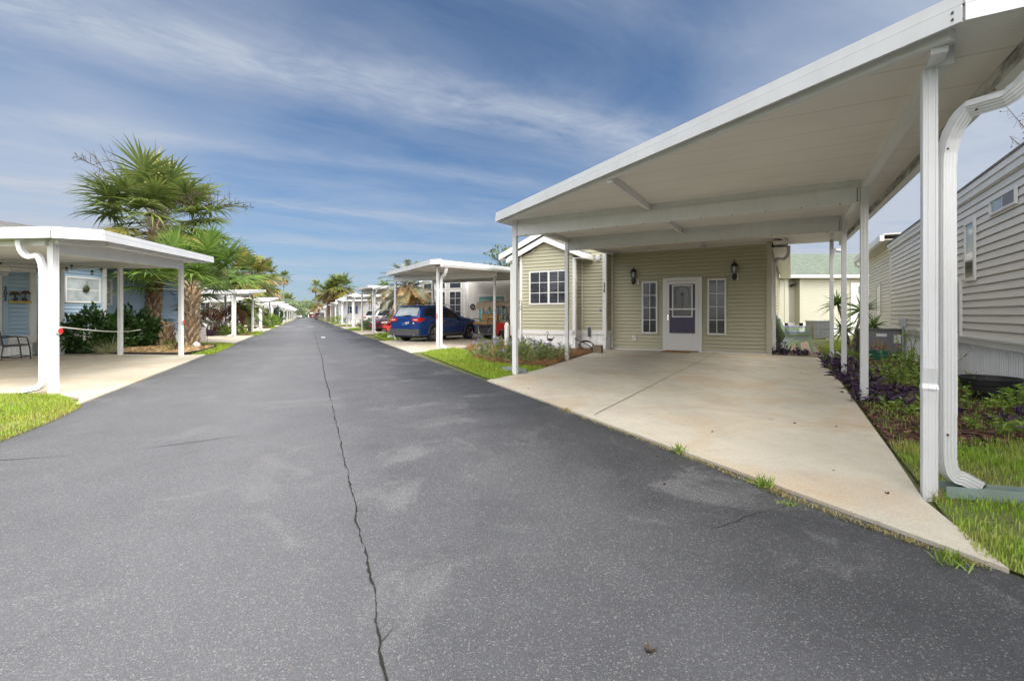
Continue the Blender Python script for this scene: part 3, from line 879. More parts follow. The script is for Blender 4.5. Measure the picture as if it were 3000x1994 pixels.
RPOSTS = [(.785, 4.125), (-4.76, 8.37), (.87, 8.2), (-5.1, 11.72), (.92, 11.8), (.95, 15.75)]
def right_carport(label, loc, detail=False, group='white carports along the right side of the road'):
    t = thing('carport', label, 'carport', loc, RROT, group)
    z = lambda x, y: 2.75 + .038 * y
    out = [(-4.96, 8.03), (.838, 3.67), (1.25, 3.67), (1.25, 17.6), (-.50, 17.6), (-.50, 16.27), (-5.40, 16.27), (-5.12, 11.8)]
    r = roof_slab(t, out, z)
    mb = MB()
    edge_band(mb, [(-5.0, 8.06), (.848, 3.655), (1.26, 3.655)], z, -.035, .062, .03)
    edge_band(mb, [(-5.0, 8.06), (.848, 3.655), (1.26, 3.655)], z, .068, .135, .022)
    edge_band(mb, [(-5.40, 16.2), (-5.14, 11.8), (-4.99, 8.06)], z, -.035, .062, .03)
    edge_band(mb, [(-5.40, 16.2), (-5.14, 11.8), (-4.99, 8.06)], z, .068, .135, .022)
    f = mb.build('fascia', M['white'], r)
    mb = MB()                                                   # shadow gap between the two bands
    edge_band(mb, [(-5.0, 8.06), (.848, 3.655), (1.26, 3.655)], z, .060, .070, .02)
    mb.build('seam', M['darkgrey'], f)
    mb = MB()
    mb.add([(x, y, z(x, y) + zz) for y in (3.64, 17.62) for x, zz in ((1.25, -.12), (1.33, -.13), (1.37, -.05), (1.37, .07), (1.25, .07))],
           [(0, 1, 2, 3, 4), (9, 8, 7, 6, 5), (0, 5, 6, 1), (1, 6, 7, 2), (2, 7, 8, 3), (3, 8, 9, 4), (4, 9, 5, 0)])
    g = mb.build('gutter', M['white'], t)
    mb = MB(); mb.add([(1.246, y, z(1, y) + zz) for y in (3.66, 17.6) for zz in (-.118, -.004)], [(0, 1, 3, 2)])
    mb.build('mould_strip', M['gutter_dirty'], g)
    for i, (x, y) in enumerate(RPOSTS):
        make_post(t, x, y, z(x, y) - .10, .039 if i == 0 else .045, .72 if (detail and i == 0) else None)
    for (a, b) in (((-4.71, 8.36), (.82, 8.21)), ((-5.06, 11.72), (.87, 11.8))):
        mb = MB()
        sbar(mb, a, b, z, -.10, .0, .055); sbar(mb, a, b, z, -.315, -.10, .105)
        bm_ = mb.build('beam', M['white'], t)
        if detail:
            k = MB()
            for q in range(8):
                for x in (a[0] + .03, b[0] - .03):
                    y = a[1] + (b[1] - a[1]) * ((x - a[0]) / (b[0] - a[0])) - .056
                    k.box(x - .008, x + .008, y - .004, y + .002, z(x, y) - .30 + q * .025, z(x, y) - .288 + q * .025)
            for q in range(12):
                x = a[0] + (b[0] - a[0]) * (q + .5) / 12; y = a[1] + (b[1] - a[1]) * (q + .5) / 12 - .055
                k.box(x - .008, x + .008, y - .004, y + .002, z(x, y) - .322, z(x, y) - .308)
            build_each(k, 'bolt', M['rust'], bm_)
    mb = MB()
    sbar(mb, (.85, 4.05), (.955, 15.9), z, -.11, .0, .085)
    sbar(mb, (.785, 3.86), (.80, 4.1), z, -.10, .0, .08)
    mb.build('side_beam', M['white'], t)
    mb = MB(); sbar(mb, (-4.72, 8.3), (-5.07, 11.8), z, -.11, 0, .085); sbar(mb, (-5.07, 11.8), (-5.35, 16.2), z, -.11, 0, .085)
    mb.build('side_beam', M['white'], t)
    mb = MB(); sbar(mb, (-2.0, 5.95), (-2.40, 16.2), z, -.095, 0, .075); mb.build('purlin', M['white'], t)
    mb = MB(); sbar(mb, (-4.93, 8.12), (.83, 3.79), z, -.062, -.0, .05); mb.build('front_channel', M['white'], t)
    zz = z(0, 3.9)
    d = make_downspout(t, (1.27, 3.93, zz - .10), (.882, 4.185, zz - .52), (.882, 4.185, 0), (1.06, 4.27, .075))
    if detail:
        k = MB()
        for dz, px, py in ((zz - .62, .882, 4.146), (zz - .33, 1.07, 4.02), (zz - .42, 1.0, 4.06), (.42, .882, 4.146)):
            k.lathe([(.007, -.006), (.007, .006)], 8, (px, py - .002, dz), 'y')
        build_each(k, 'screw', M['rust'], d)
        k = MB()
        for dz in (.035, -.005):
            k.lathe([(.009, -.004), (.009, .004)], 8, (.80, 3.655, z(0, 3.66) + dz), 'y')
        build_each(k, 'screw', M['rust'], f)
    zz = z(0, 16)
    make_downspout(t, (1.29, 16.2, zz - .10), (.97, 15.95, zz - .5), (.97, 15.95, 0), (1.2, 16.1, .08))
    return t

RLAB = ['large white carport in the right foreground with a dented front post',
        'white carport over the blue car, just beyond the first house on the right',
        'white carport over the red car and dead palm fronds, third on the right',
        'white carport beside the flower bed, in front of the house with blue shutters',
        'white carport behind the palm trunks on the right, fifth along that side',
        'small distant white carport, sixth along the right side of the road',
        'small distant white carport, seventh along the right side of the road',
        'small distant white carport, eighth along the right side of the road',
        'tiny distant white carport, ninth along the right side of the road',
        'tiny distant white carport, tenth along the right side of the road',
        'tiny distant white carport, next to last on the right side of the road',
        'tiny distant white carport, last on the right side of the road']
rc0 = right_carport(RLAB[0], ROFF[0], True)
rc1 = right_carport(RLAB[1], ROFF[1])
for k in range(2, 12):
    c = copy_tree(rc1); c.location = ROFF[k]; c['label'] = RLAB[k]
# the second carport stands slightly turned, its middle post a little farther in
_a, _p = rad(2.5), rp(.785, 4.125, 0, 1)
_d = ROFF[1] - _p
rc1.location = _p + Matrix.Rotation(_a, 3, 'Z') @ _d; rc1.rotation_euler.z += _a
[o for o in rc1.children if o.name.startswith('post')][2].location = (-.24, .1, 0)
# red reflector strips on the blue car's carport post
mb = MB()
for dx in (-.028, .022):
    mb.box(.785 + dx - .011, .785 + dx + .011, 4.072, 4.075, 1.06, 1.24)
for dx in (-.018,):
    mb.box(-4.76 + dx - .011, -4.76 + dx + .011, 8.32, 8.323, 1.2, 1.42)
build_each(mb, 'reflector_strip', M['red'], rc1)

LPOSTS = [(6.57, 7.69), (12.97, 11.03), (13.0, 13.0), (13.0, 14.94), (6.5, 12.2)]
def left_carport(label, loc):
    t = thing('carport', label, 'carport', loc, LROT, 'white carports along the left side of the road')
    z = lambda x, y: 2.36 + .062 * (x - 6.57)
    out = [(6.29, 7.37), (6.76, 7.09), (13.30, 10.34), (13.42, 15.38), (6.2, 15.38)]
    r = roof_slab(t, out, z)
    mb = MB()
    line = [(6.18, 15.4), (6.26, 7.36), (6.76, 7.06), (13.33, 10.32), (13.45, 15.4)]
    edge_band(mb, line, z, -.03, .062, .03); edge_band(mb, line, z, .068, .135, .022)
    f = mb.build('fascia', M['white'], r)
    mb = MB(); edge_band(mb, line, z, .060, .070, .02); mb.build('seam', M['darkgrey'], f)
    for x, y in LPOSTS: make_post(t, x, y, z(x, y) - (.19 if y > 12 else .0), .05)
    mb = MB(); sbar(mb, (6.60, 7.74), (12.95, 11.02), z, -.225, 0, .10); mb.build('beam', M['white'], t)
    mb = MB(); sbar(mb, (13.0, 11.1), (13.03, 15.38), z, -.19, 0, .09); mb.build('side_beam', M['white'], t)
    mb = MB(); sbar(mb, (6.52, 7.72), (6.5, 15.38), z, -.12, 0, .09); mb.build('side_beam', M['white'], t)
    mb = MB(); sbar(mb, (6.5, 15.3), (13.0, 15.3), z, -.30, 0, .12); mb.build('back_beam', M['white'], t)
    mb = MB(); sbar(mb, (7.25, 7.50), (13.1, 10.42), z, -.065, -.002, .05); mb.build('front_channel', M['white'], t)
    mb = MB(); sbar(mb, (6.45, 7.5), (7.2, 7.5), z, -.09, -.002, .06); mb.build('outrigger', M['white'], t)
    make_downspout(t, (6.36, 8.0, z(6.3, 0) - .02), (6.475, 7.745, z(6.3, 0) - .36), (6.475, 7.745, 0), (6.33, 7.93, .075), .27)
    return t
LLAB = ['white carport at the left edge with a rope and red melon ornaments on its posts',
        'white carport behind the big palms, second along the left side',
        'white carport beside the red-leaved bushes, third along the left side',
        'white carport behind the round green shrub, fourth along the left side',
        'distant white carport, fifth along the left side of the road',
        'distant white carport, sixth along the left side of the road',
        'small distant white carport, seventh along the left side of the road',
        'small distant white carport, eighth along the left side of the road',
        'tiny distant white carport, ninth along the left side of the road',
        'tiny distant white carport, tenth along the left side of the road',
        'tiny distant white carport, next to last on the left side of the road',
        'tiny distant white carport, last on the left side of the road']
lc0 = left_carport(LLAB[0], LOFF[0])
for k in range(1, 12):
    c = copy_tree(lc0); c.location = LCOFF[k]; c['label'] = LLAB[k]
# ================================================================ houses
def frame_mb(mb, u0, u1, z0, z1, v, w=.055, d=.03, axis='u', s=-1):
    """rectangular frame lying on a wall; axis u: wall at v facing s along y; axis v: wall at that u"""
    for a0, a1, b0, b1 in ((u0, u0 + w, z0, z1), (u1 - w, u1, z0, z1), (u0 + w, u1 - w, z1 - w, z1), (u0 + w, u1 - w, z0, z0 + w)):
        lo, hi = min(v, v + s * d), max(v, v + s * d)
        if axis == 'u': mb.box(a0, a1, lo, hi, b0, b1)
        else: mb.box(lo, hi, a0, a1, b0, b1)

def window(parent, u0, u1, z0, z1, v, cols=2, rows=3, mat='blinds', axis='u', s=-1, w=.055, frame='trim', mun=.02, d=.035):
    mb = MB(); frame_mb(mb, u0, u1, z0, z1, v, w, d, axis, s)
    o = mb.build('window', M[frame], parent)
    g = MB(); q = v + s * .012
    lo, hi = min(v + s * .004, q), max(v + s * .004, q)
    if axis == 'u': g.box(u0 + w * .9, u1 - w * .9, lo, hi, z0 + w * .9, z1 - w * .9)
    else: g.box(lo, hi, u0 + w * .9, u1 - w * .9, z0 + w * .9, z1 - w * .9)
    g.build('pane', M[mat], o)
    if cols * rows > 1:
        k = MB(); lo, hi = min(v + s * .010, v + s * .020), max(v + s * .010, v + s * .020)
        for i in range(1, cols):
            a = u0 + w + (u1 - u0 - 2 * w) * i / cols
            if axis == 'u': k.box(a - mun / 2, a + mun / 2, lo, hi, z0 + w, z1 - w)
            else: k.box(lo, hi, a - mun / 2, a + mun / 2, z0 + w, z1 - w)
        lo, hi = min(v + s * .011, v + s * .022), max(v + s * .011, v + s * .022)
        for i in range(1, rows):
            b = z0 + w + (z1 - z0 - 2 * w) * i / rows
            if axis == 'u': k.box(u0 + w, u1 - w, lo, hi, b - mun / 2, b + mun / 2)
            else: k.box(lo, hi, u0 + w, u1 - w, b - mun / 2, b + mun / 2)
        k.build('muntins', M[frame], o)
    return o

def text(body, size, loc, rot, mat, parent, name='house_number', spacing=.9, ext=.004):
    cu = bpy.data.curves.new(name, 'FONT'); cu.body = body; cu.size = size; cu.align_x = 'CENTER'; cu.align_y = 'TOP'
    cu.space_line = spacing; cu.extrude = ext; cu.offset = size * .022
    o = bpy.data.objects.new(name, cu); COL.objects.link(o)
    dg = bpy.context.evaluated_depsgraph_get(); dg.update()
    me = bpy.data.meshes.new_from_object(o.evaluated_get(dg))
    bpy.data.objects.remove(o)
    me.materials.clear()
    o = link_mesh(name, me, mat, parent)
    o.location = loc; o.rotation_euler = rot
    return o

# ---------------------------------------------------------------- the sage house with the door (right, first)
h1 = thing('park_home', 'sage green sided house with a white storm door at the end of the right driveway', 'house', rp(0, 0), RROT)
mb = MB()
core = MB()
core.box(-5.40, -.57, 16.36, 29.9, .02, 3.4); core.box(-9.06, -5.46, 15.74, 29.9, .5, 3.4); core.box(-8.31, -6.32, 15.14, 15.7, .5, 3.1)
mb.siding((-5.42, 16.325), (1, 0), (0, -1), 4.90, .045, 3.36)
mb.siding((-9.1, 15.7), (1, 0), (0, -1), .75, .63, 3.40)
mb.siding((-6.30, 15.7), (1, 0), (0, -1), .88, .63, 3.55)
mb.siding((-5.42, 15.7), (0, 1), (1, 0), .58, .63, 3.30)
mb.siding((-6.28, 15.1), (0, 1), (1, 0), .60, .63, 3.12)
mb.siding((-.53, 16.36), (0, 1), (1, 0), 13.5, .045, 3.2)
mb.siding((-8.35, 15.1), (1, 0), (0, -1), 2.05, .63, 3.82, clip=lambda z: (0, 2.05) if z < 3.05 else (max(0, (z - 3.05) / .45 - .25 + .0) * .72, 2.05 - max(0, (z - 3.05) / .45 - .25) * .72))
# main gable above the front wall
mb.siding((-9.1, 15.7), (1, 0), (0, -1), 8.58, 3.40, 5.3, clip=lambda z: ((z - 3.40) / .44, 8.58 - (z - 3.40) / .44))
core.prism([(-9.08, 15.745, 3.4), (-.54, 15.745, 3.4), (-4.81, 15.745, 5.26)], (0, 14, 0))
core.build('wall_core', M['sage'], h1)
mb.build('wall', M['sage'], h1)
mb = MB()
mb.ribs((-9.1, 15.72), (1, 0), (0, -1), .76, 0, .56); mb.ribs((-8.34, 15.12), (1, 0), (0, -1), 2.06, 0, .56)
mb.ribs((-6.30, 15.12), (0, 1), (1, 0), .6, 0, .56); mb.ribs((-6.3, 15.72), (1, 0), (0, -1), .88, 0, .56); mb.ribs((-5.44, 15.72), (0, 1), (1, 0), .57, 0, .56)
mb.build('skirting', M['skirt'], h1)
mb = MB()                                                    # white boards: belt, corners, base line
for x0, x1, y in ((-9.12, -8.37, 15.69), (-8.39, -6.26, 15.09), (-6.28, -5.40, 15.69)):
    mb.box(x0, x1, y - .02, y + .02, .53, .665)
mb.box(-6.29, -6.25, 15.09, 15.67, .53, .665); mb.box(-5.43, -5.395, 15.69, 16.28, .53, .665)
for x, y in ((-9.1, 15.69), (-8.36, 15.09)): mb.box(x - .02, x + .07, y - .028, y + .05, .42, 3.3)
mb.box(-6.36, -6.25, 15.07, 15.12, .42, 3.12); mb.box(-6.268, -6.245, 15.121, 15.2, .42, 3.12)
mb.box(-6.30, -6.235, 15.665, 15.70, .42, 3.1)
mb.box(-5.52, -5.39, 15.672, 15.72, .40, 3.42); mb.box(-5.412, -5.388, 15.721, 15.80, .40, 3.42)
mb.box(-5.42, -5.36, 16.265, 16.302, .05, 3.36)
mb.box(-5.36, -.60, 16.27, 16.305, 3.32, 3.375)
mb.box(-5.36, -3.66, 16.275, 16.305, .018, .05); mb.box(-2.44, -.6, 16.275, 16.305, .018, .05)
build_each(mb, 'trim_board', M['trim'], h1)
mb = MB(); mb.box(-.64, -.50, 16.268, 16.40, .02, 3.36); build_each(mb, 'corner_board', M['tan'], h1)
# bay roof and main roof
def gable_roof(parent, x0, x1, xm, y0, y1, ze, zr, th=.14, over=0, mat='roofgrey', fas='trim', name='roof'):
    """ridge along y; eaves at x0 and x1"""
    mb = MB()
    for xa in (x0, x1):
        vs = [(xa, y0, ze), (xm, y0, zr), (xm, y1, zr), (xa, y1, ze)]
        vs += [(x, y, z + th * .45) for x, y, z in vs]
        mb.add(vs, [(0, 1, 2, 3), (7, 6, 5, 4), (0, 4, 5, 1), (1, 5, 6, 2), (2, 6, 7, 3), (3, 7, 4, 0)])
    o = mb.build(name, M[mat], parent)
    f = MB()
    for xa in (x0, x1):
        vs = []
        for y in (y0 - .025, y0 + .01):
            vs += [(xa, y, ze - th), (xm, y, zr - th), (xm, y, zr + th * .30), (xa, y, ze + th * .30)]
        f.add(vs, [(0, 1, 2, 3), (7, 6, 5, 4), (0, 4, 5, 1), (1, 5, 6, 2), (2, 6, 7, 3), (3, 7, 4, 0)])
        s = -1 if xa == x0 else 1
        f.box(min(xa, xa + s * .02), max(xa, xa + s * .02), y0 - .02, y1, ze - th, ze + th * .3)
        f.box(min(xa, xa - s * .35), max(xa, xa - s * .35), y0, y1, ze - th * .9, ze - th * .8)
    f.build('fascia', M[fas], o)
    return o
gable_roof(h1, -8.78, -5.90, -7.34, 14.90, 15.9, 3.20, 3.84, .14)
gable_roof(h1, -9.45, -.10, -4.80, 15.42, 30, 3.40, 5.46, .16)
mb = MB(); mb.box(-5.98, -5.82, 14.9, 15.6, 3.05, 3.19); mb.box(-8.86, -8.70, 14.9, 15.6, 3.05, 3.19); build_each(mb, 'gutter', M['trim'], h1)
mb = MB()                                                    # raking trim boards under the bay gable
for s in (-1, 1):
    mb.bar((-7.34, 15.08, 3.67), (-7.34 + s * 1.10, 15.08, 3.18), .02, .07, (0, -1, 0))
mb.build('gable_trim', M['tan'], h1)
mb = MB(); mb.box(-.50, -.12, 16.30, 30, 3.16, 3.20); mb.build('soffit', M['trim'], h1)
mb = MB(); mb.box(-.12, -.02, 16.9, 30, 3.14, 3.30); g_ = mb.build('gutter', M['trim'], h1)
make_downspout(h1, (-.07, 16.95, 3.16), (-.44, 16.36, 2.75), (-.44, 16.36, 0), (-.36, 16.6, .08))
window(h1, -8.0, -6.48, 1.55, 2.73, 15.085, 4, 3, 'blinds')
mb = MB(); mb.box(-7.275, -7.205, 15.055, 15.085, 1.6, 2.68); mb.build('mullion', M['trim'], h1)
window(h1, -4.35, -3.83, .575, 2.31, 16.285, 2, 4, 'blinds', w=.05)
window(h1, -2.285, -1.74, .575, 2.33, 16.285, 2, 4, 'blinds', w=.05)
# storm door in front of the purple door
mb = MB()
for a in ((-3.655, -3.555, .02, 2.40), (-2.545, -2.445, .02, 2.40), (-3.555, -2.545, 2.30, 2.40)):
    mb.box(a[0], a[1], 16.235, 16.30, a[2], a[3])
df = mb.build('door_frame', M['trim'], h1)
mb = MB(); mb.box(-3.56, -2.54, 16.23, 16.30, .018, .045); mb.build('threshold', M['darkgrey'], df)
door = MB(); door.box(-3.55, -2.55, 16.29, 16.298, .05, 2.3)
door = door.build('door', M['purple'], h1)
mb = MB()
for x0 in (-3.36, -2.98):
    frame_mb(mb, x0, x0 + .26, .28, .95, 16.29, .028, .008)
mb.build('door_panels', M['purple'], door)
mb = MB(); frame_mb(mb, -3.37, -2.73, 1.12, 2.17, 16.29, .04, .012); mb.build('lite_frame', M['trim'], door)
mb = MB(); mb.box(-3.34, -2.76, 16.281, 16.287, 1.15, 2.14); mb.build('decorative_glass', M['glass_mid'], door)
mb = MB()                                                    # leaded lines: an arch, a flower and its stem
xc = -3.05
for r_ in (.235, .205):
    pts = [(xc - r_, 16.278, 1.55)] + [(xc + r_ * math.cos(a), 16.278, 1.90 + r_ * math.sin(a)) for a in [PI - PI * i / 10 for i in range(11)]] + [(xc + r_, 16.278, 1.55)]
    mb.tube(pts, .006, 5)
for i in range(6):
    a = i * PI / 3 + .3
    mb.tube([(xc, 16.278, 1.86), (xc + .045 * math.cos(a - .4), 16.277, 1.86 + .045 * math.sin(a - .4)), (xc + .085 * math.cos(a), 16.278, 1.86 + .085 * math.sin(a)), (xc, 16.278, 1.86)], .006, 5)
mb.tube([(xc, 16.278, 1.80), (xc - .05, 16.278, 1.68), (xc + .02, 16.278, 1.55), (xc - .02, 16.278, 1.30)], .009, 5)
mb.tube([(xc, 16.278, 1.80), (xc + .05, 16.278, 1.68), (xc - .01, 16.278, 1.56)], .009, 5)
for s in (-1, 1):
    mb.tube([(xc, 16.278, 1.32), (xc + s * .12, 16.278, 1.38), (xc + s * .2, 16.278, 1.33), (xc + s * .28, 16.278, 1.2)], .006, 5)
    mb.tube([(xc + s * .16, 16.278, 2.07), (xc + s * .28, 16.278, 2.12)], .005, 5)
mb.build('leading', M['darkgrey'], door)
mb = MB()
for a in ((-3.55, -3.45, .05, 2.29), (-2.65, -2.55, .05, 2.29), (-3.45, -2.65, 2.19, 2.29), (-3.45, -2.65, .05, .59), (-3.45, -2.65, 1.36, 1.41)):
    mb.box(a[0], a[1], 16.243, 16.262, a[2], a[3])
frame_mb(mb, -3.46, -2.64, .56, .61, 16.243, .012, .006); frame_mb(mb, -3.44, -2.66, .10, .53, 16.243, .012, .004)
sd_ = mb.build('storm_door', M['trim'], h1)
mb = MB(); mb.tube([(-3.49, 16.24, 1.12), (-3.49, 16.20, 1.12), (-3.39, 16.20, 1.115)], .011, 6); mb.box(-3.51, -3.47, 16.232, 16.243, 1.03, 1.2); mb.build('handle', M['chrome'], sd_)
# outlet cover, corner digits, tag, vent
mb = MB(); mb.box(-4.67, -4.54, 16.255, 16.29, .32, .50); ot = mb.build('outlet_cover', M['trim'], h1)
mb = MB(); frame_mb(mb, -4.645, -4.565, .35, .47, 16.255, .018, .006); mb.build('cover_lid', M['concrete_stone'], ot)
mb = MB(); mb.box(-5.74, -5.60, 15.63, 15.69, 3.02, 3.22); vt = mb.build('vent', M['trim'], h1)
mb = MB(); mb.prism([(-5.72, 15.63, 3.18), (-5.72, 15.585, 3.06), (-5.72, 15.63, 3.05)], (.10, 0, 0)); mb.build('vent_hood', M['galv'], vt)
mb = MB(); mb.box(-5.63, -5.55, 15.675, 15.69, 1.33, 1.375); mb.build('address_tag', M['navy'], h1)
text('2\n3\n6', .15, (-5.455, 15.668, 2.31), (PI / 2, 0, 0), M['black'], h1, spacing=.78)
mb = MB(); mb.box(-6.06, -5.90, 15.665, 15.70, .55, .80); jb = mb.build('junction_plate', M['galv'], h1)
mb = MB(); mb.box(-6.02, -5.94, 15.60, 15.664, .45, .72); mb.lathe([(.04, 0), (.04, .04), (.015, .06)], 10, (-5.98, 15.63, .72)); mb.build('hose_hook', M['darkgrey'], jb)

# wall lanterns
def lantern(parent, x, z0, s, glow=False):
    mb = MB(); mb.box(x - .02, x + .15 * s + .0, 16.262, 16.29, z0 - .02, z0 + .17) if s > 0 else mb.box(x - .09, x + .10, 16.262, 16.29, z0 - .02, z0 + .2)
    o = mb.build('wall_lantern', M['trim'], parent)
    k = MB(); c = (x, 16.15, 0)
    k.lathe([(.0, z0 - .04), (.055, z0), (.07, z0 + .05), (.07, z0 + .16), (.035, z0 + .18)], 12, c)
    k.lathe([(.11, z0 + .40), (.105, z0 + .42), (.075, z0 + .47), (.03, z0 + .51), (.012, z0 + .53), (.012, z0 + .60), (.0, z0 + .61)], 14, c)
    for i in range(6):
        a = i * PI / 3
        k.tube([(x + .05 * math.cos(a), 16.15 + .05 * math.sin(a), z0 + .18), (x + .092 * math.cos(a), 16.15 + .092 * math.sin(a), z0 + .27), (x + .095 * math.cos(a), 16.15 + .095 * math.sin(a), z0 + .40)], .008, 5)
    k.bar((x, 16.15, z0 + .1), (x + .02, 16.27, z0 + .08), .05, .06)
    k.build('lamp_cage', M['black'], o)
    k = MB(); k.lathe([(.03, z0 + .19), (.05, z0 + .25), (.055, z0 + .38), (.03, z0 + .40)], 10, c); k.build('lamp_glass', M['glass_pale'], o)
    return o
lantern(h1, -4.60, 2.24, 1)
lantern(h1, -1.50, 2.28, -1)

dm = MB(); dm.box(-3.60, -2.74, 15.62, 16.19, .02, .042)
tag(dm.build('doormat', M['coir']), 'brown coir doormat in front of the white storm door', 'doormat').matrix_world = Matrix.Translation(rp(0, 0)) @ Matrix.Rotation(RROT, 4, 'Z')

# ---------------------------------------------------------------- grey sided house at the right edge
h2 = thing('park_home', 'long grey sided house along the right edge with narrow windows', 'house', rp(0, 0), RROT)
mb = MB(); core = MB()
core.box(2.82, 9, -4, 19.55, .5, 3.3); core.box(3.09, 9, 19.5, 27, .5, 3.7)
mb.siding((2.78, -4), (0, 1), (-1, 0), 23.55, .80, 3.27, .128)
mb.siding((3.05, 19.55), (0, 1), (-1, 0), 7.5, .80, 3.7, .128)
core.build('wall_core', M['grey_siding'], h2)
mb.build('wall', M['grey_siding'], h2)
mb = MB(); mb.ribs((2.79, -4), (0, 1), (-1, 0), 23.6, 0, .72, .09); mb.ribs((3.06, 19.6), (0, 1), (-1, 0), 7.4, 0, .72, .09); mb.build('skirting', M['skirt'], h2)
mb = MB(); mb.box(2.735, 2.785, -4, 19.6, .68, .79); mb.box(2.72, 2.785, -4, 19.6, .785, .815); mb.box(3.0, 3.06, 19.6, 27, .70, .79); build_each(mb, 'trim_board', M['trim'], h2)
mb = MB(); mb.box(2.75, 2.85, 19.48, 19.60, .72, 3.36); build_each(mb, 'corner_board', M['grey_siding'], h2)
mb = MB()
mb.box(2.72, 2.80, -4, 19.62, 3.26, 3.36); mb.box(2.69, 2.80, -4, 19.64, 3.365, 3.455)
rf = mb.build('fascia', M['trim'], h2)
mb = MB()
mb.add([(2.66, -4, 3.46), (2.66, 19.66, 3.46), (6, 19.66, 5.0), (6, -4, 5.0), (2.66, -4, 3.485), (2.66, 19.66, 3.485), (6, 19.66, 5.03), (6, -4, 5.03)],
       [(0, 1, 2, 3), (7, 6, 5, 4), (0, 4, 5, 1), (1, 5, 6, 2), (2, 6, 7, 3), (3, 7, 4, 0)])
mb.build('roof', M['roofgrey'], h2)
mb = MB()
mb.box(2.62, 3.05, 19.66, 27.4, 3.62, 3.66); so_ = mb.build('soffit', M['tan'], h2)
mb = MB(); mb.box(2.50, 2.62, 19.66, 27.5, 3.60, 3.80); mb.box(2.60, 9, 19.66, 27.5, 3.80, 3.84); mb.build('gutter', M['trim'], h2)
mb = MB(); mb.tube([(2.56, 27.3, 3.6), (2.58, 27.25, 3.45), (2.95, 26.9, 3.25), (2.98, 26.9, .3)], .055, 8); mb.build('downspout', M['trim'], h2)
window(h2, 11.22, 11.80, 1.80, 2.88, 2.765, 1, 1, 'glass_pale', 'v', -1, w=.06)
mb = MB(); mb.box(2.735, 2.757, 11.30, 11.72, 1.86, 2.30); mb.build('lower_sash', M['glass'], h2)
window(h2, 9.46, 10.50, 2.77, 3.02, 2.765, 2, 1, 'glass_pale', 'v', -1, w=.035, mun=.05)
mb = MB(); mb.box(2.737, 2.752, 9.50, 9.95, 2.81, 2.98); mb.build('insect_screen', M['greymetal'], h2)
window(h2, 23.6, 24.7, 1.15, 2.45, 3.035, 2, 1, 'glass_pale', 'v', -1, w=.07)
mb = MB(); mb.box(2.745, 2.785, 12.06, 12.85, .80, 1.80); pd = mb.build('access_panel', M['galv'], h2)
mb = MB(); frame_mb(mb, 12.02, 12.89, .78, 1.84, 2.775, .05, .05, 'v', -1); mb.build('panel_frame', M['grey_siding'], pd)
mb = MB(); mb.box(2.63, 2.76, 17.05, 17.22, .88, 1.10); mb.tube([(2.70, 17.13, .9), (2.70, 17.13, .05)], .028, 8); mb.tube([(2.72, 17.22, .9), (2.72, 17.25, .5), (2.74, 17.25, .05)], .015, 6); mb.build('meter_box', M['galv'], h2)

# ---------------------------------------------------------------- cream house behind, green shingle roof
h3 = thing('park_home', 'cream sided house with green shingle roof behind the stacked chairs', 'house', (0, 28.6, 0), 0)
mb = MB(); core = MB()
mb.siding((15.2, 0), (1, 0), (0, -1), 1.05, .70, 3.45, .115); mb.siding((17.0, 0), (1, 0), (0, -1), 12, .70, 3.45, .115)
mb.siding((16.2, .5), (1, 0), (0, -1), .82, .70, 3.45, .115); mb.siding((16.25, 0), (0, 1), (1, 0), .5, .7, 3.45, .115)
core.box(13, 16.2, .04, 8, .6, 3.5); core.box(17.02, 29, .04, 8, .6, 3.5); core.box(16.2, 17.02, .54, 8, .6, 3.5)
mb.siding((13.0, 0), (1, 0), (0, -1), 2.2, .70, 3.45, .115)
core.build('wall_core', M['cream_siding'], h3); mb.build('wall', M['cream_siding'], h3)
mb = MB(); mb.box(17.0, 17.2, -.03, .05, .45, 3.45); mb.box(16.1, 16.3, -.03, .05, .45, 3.45); build_each(mb, 'corner_board', M['cream_siding'], h3)
mb = MB(); mb.ribs((13, .0), (1, 0), (0, -1), 3.2, 0, .6); mb.ribs((17, 0), (1, 0), (0, -1), 12, 0, .6); mb.ribs((16.2, .48), (1, 0), (0, -1), .8, 0, .6); mb.build('skirting', M['skirt'], h3)
mb = MB(); mb.box(13, 16.3, -.03, .02, .55, .72); mb.box(17, 29, -.03, .02, .55, .72); mb.box(16.2, 17, .47, .5, .55, .72); mb.box(12.8, 29.2, -.42, -.36, 3.36, 3.56); mb.box(12.8, 29.2, -.36, .1, 3.40, 3.43); mb.box(16.55, 16.62, .44, .5, .6, 3.45); build_each(mb, 'trim_board', M['trim'], h3)
mb = MB()
mb.add([(12.7, -.44, 3.56), (29.3, -.44, 3.56), (29.3, 3.6, 5.25), (12.7, 3.6, 5.25), (12.7, 8, 3.5), (29.3, 8, 3.5)], [(0, 1, 2, 3), (3, 2, 5, 4)]); mb.build('roof', M['roofgreen'], h3)
mb = MB(); mb.box(20.0, 20.72, -.06, -.01, .5, 3.1); sdw = mb.build('service_door', M['trim'], h3)
mb = MB(); mb.box(20.46, 20.68, -.16, -.06, 2.5, 2.9); mb.tube([(20.5, -.1, 2.5), (20.5, -.1, .9)], .02, 6); mb.build('meter_box', M['galv'], sdw)
mb = MB(); mb.tube([(16.95, .3, 3.02), (16.75, .28, 3.0)], .05, 8); mb.tube([(16.80, .28, 2.98), (16.62, .22, 2.94)], .07, 8); mb.build('flood_lamp', M['black'], h3)

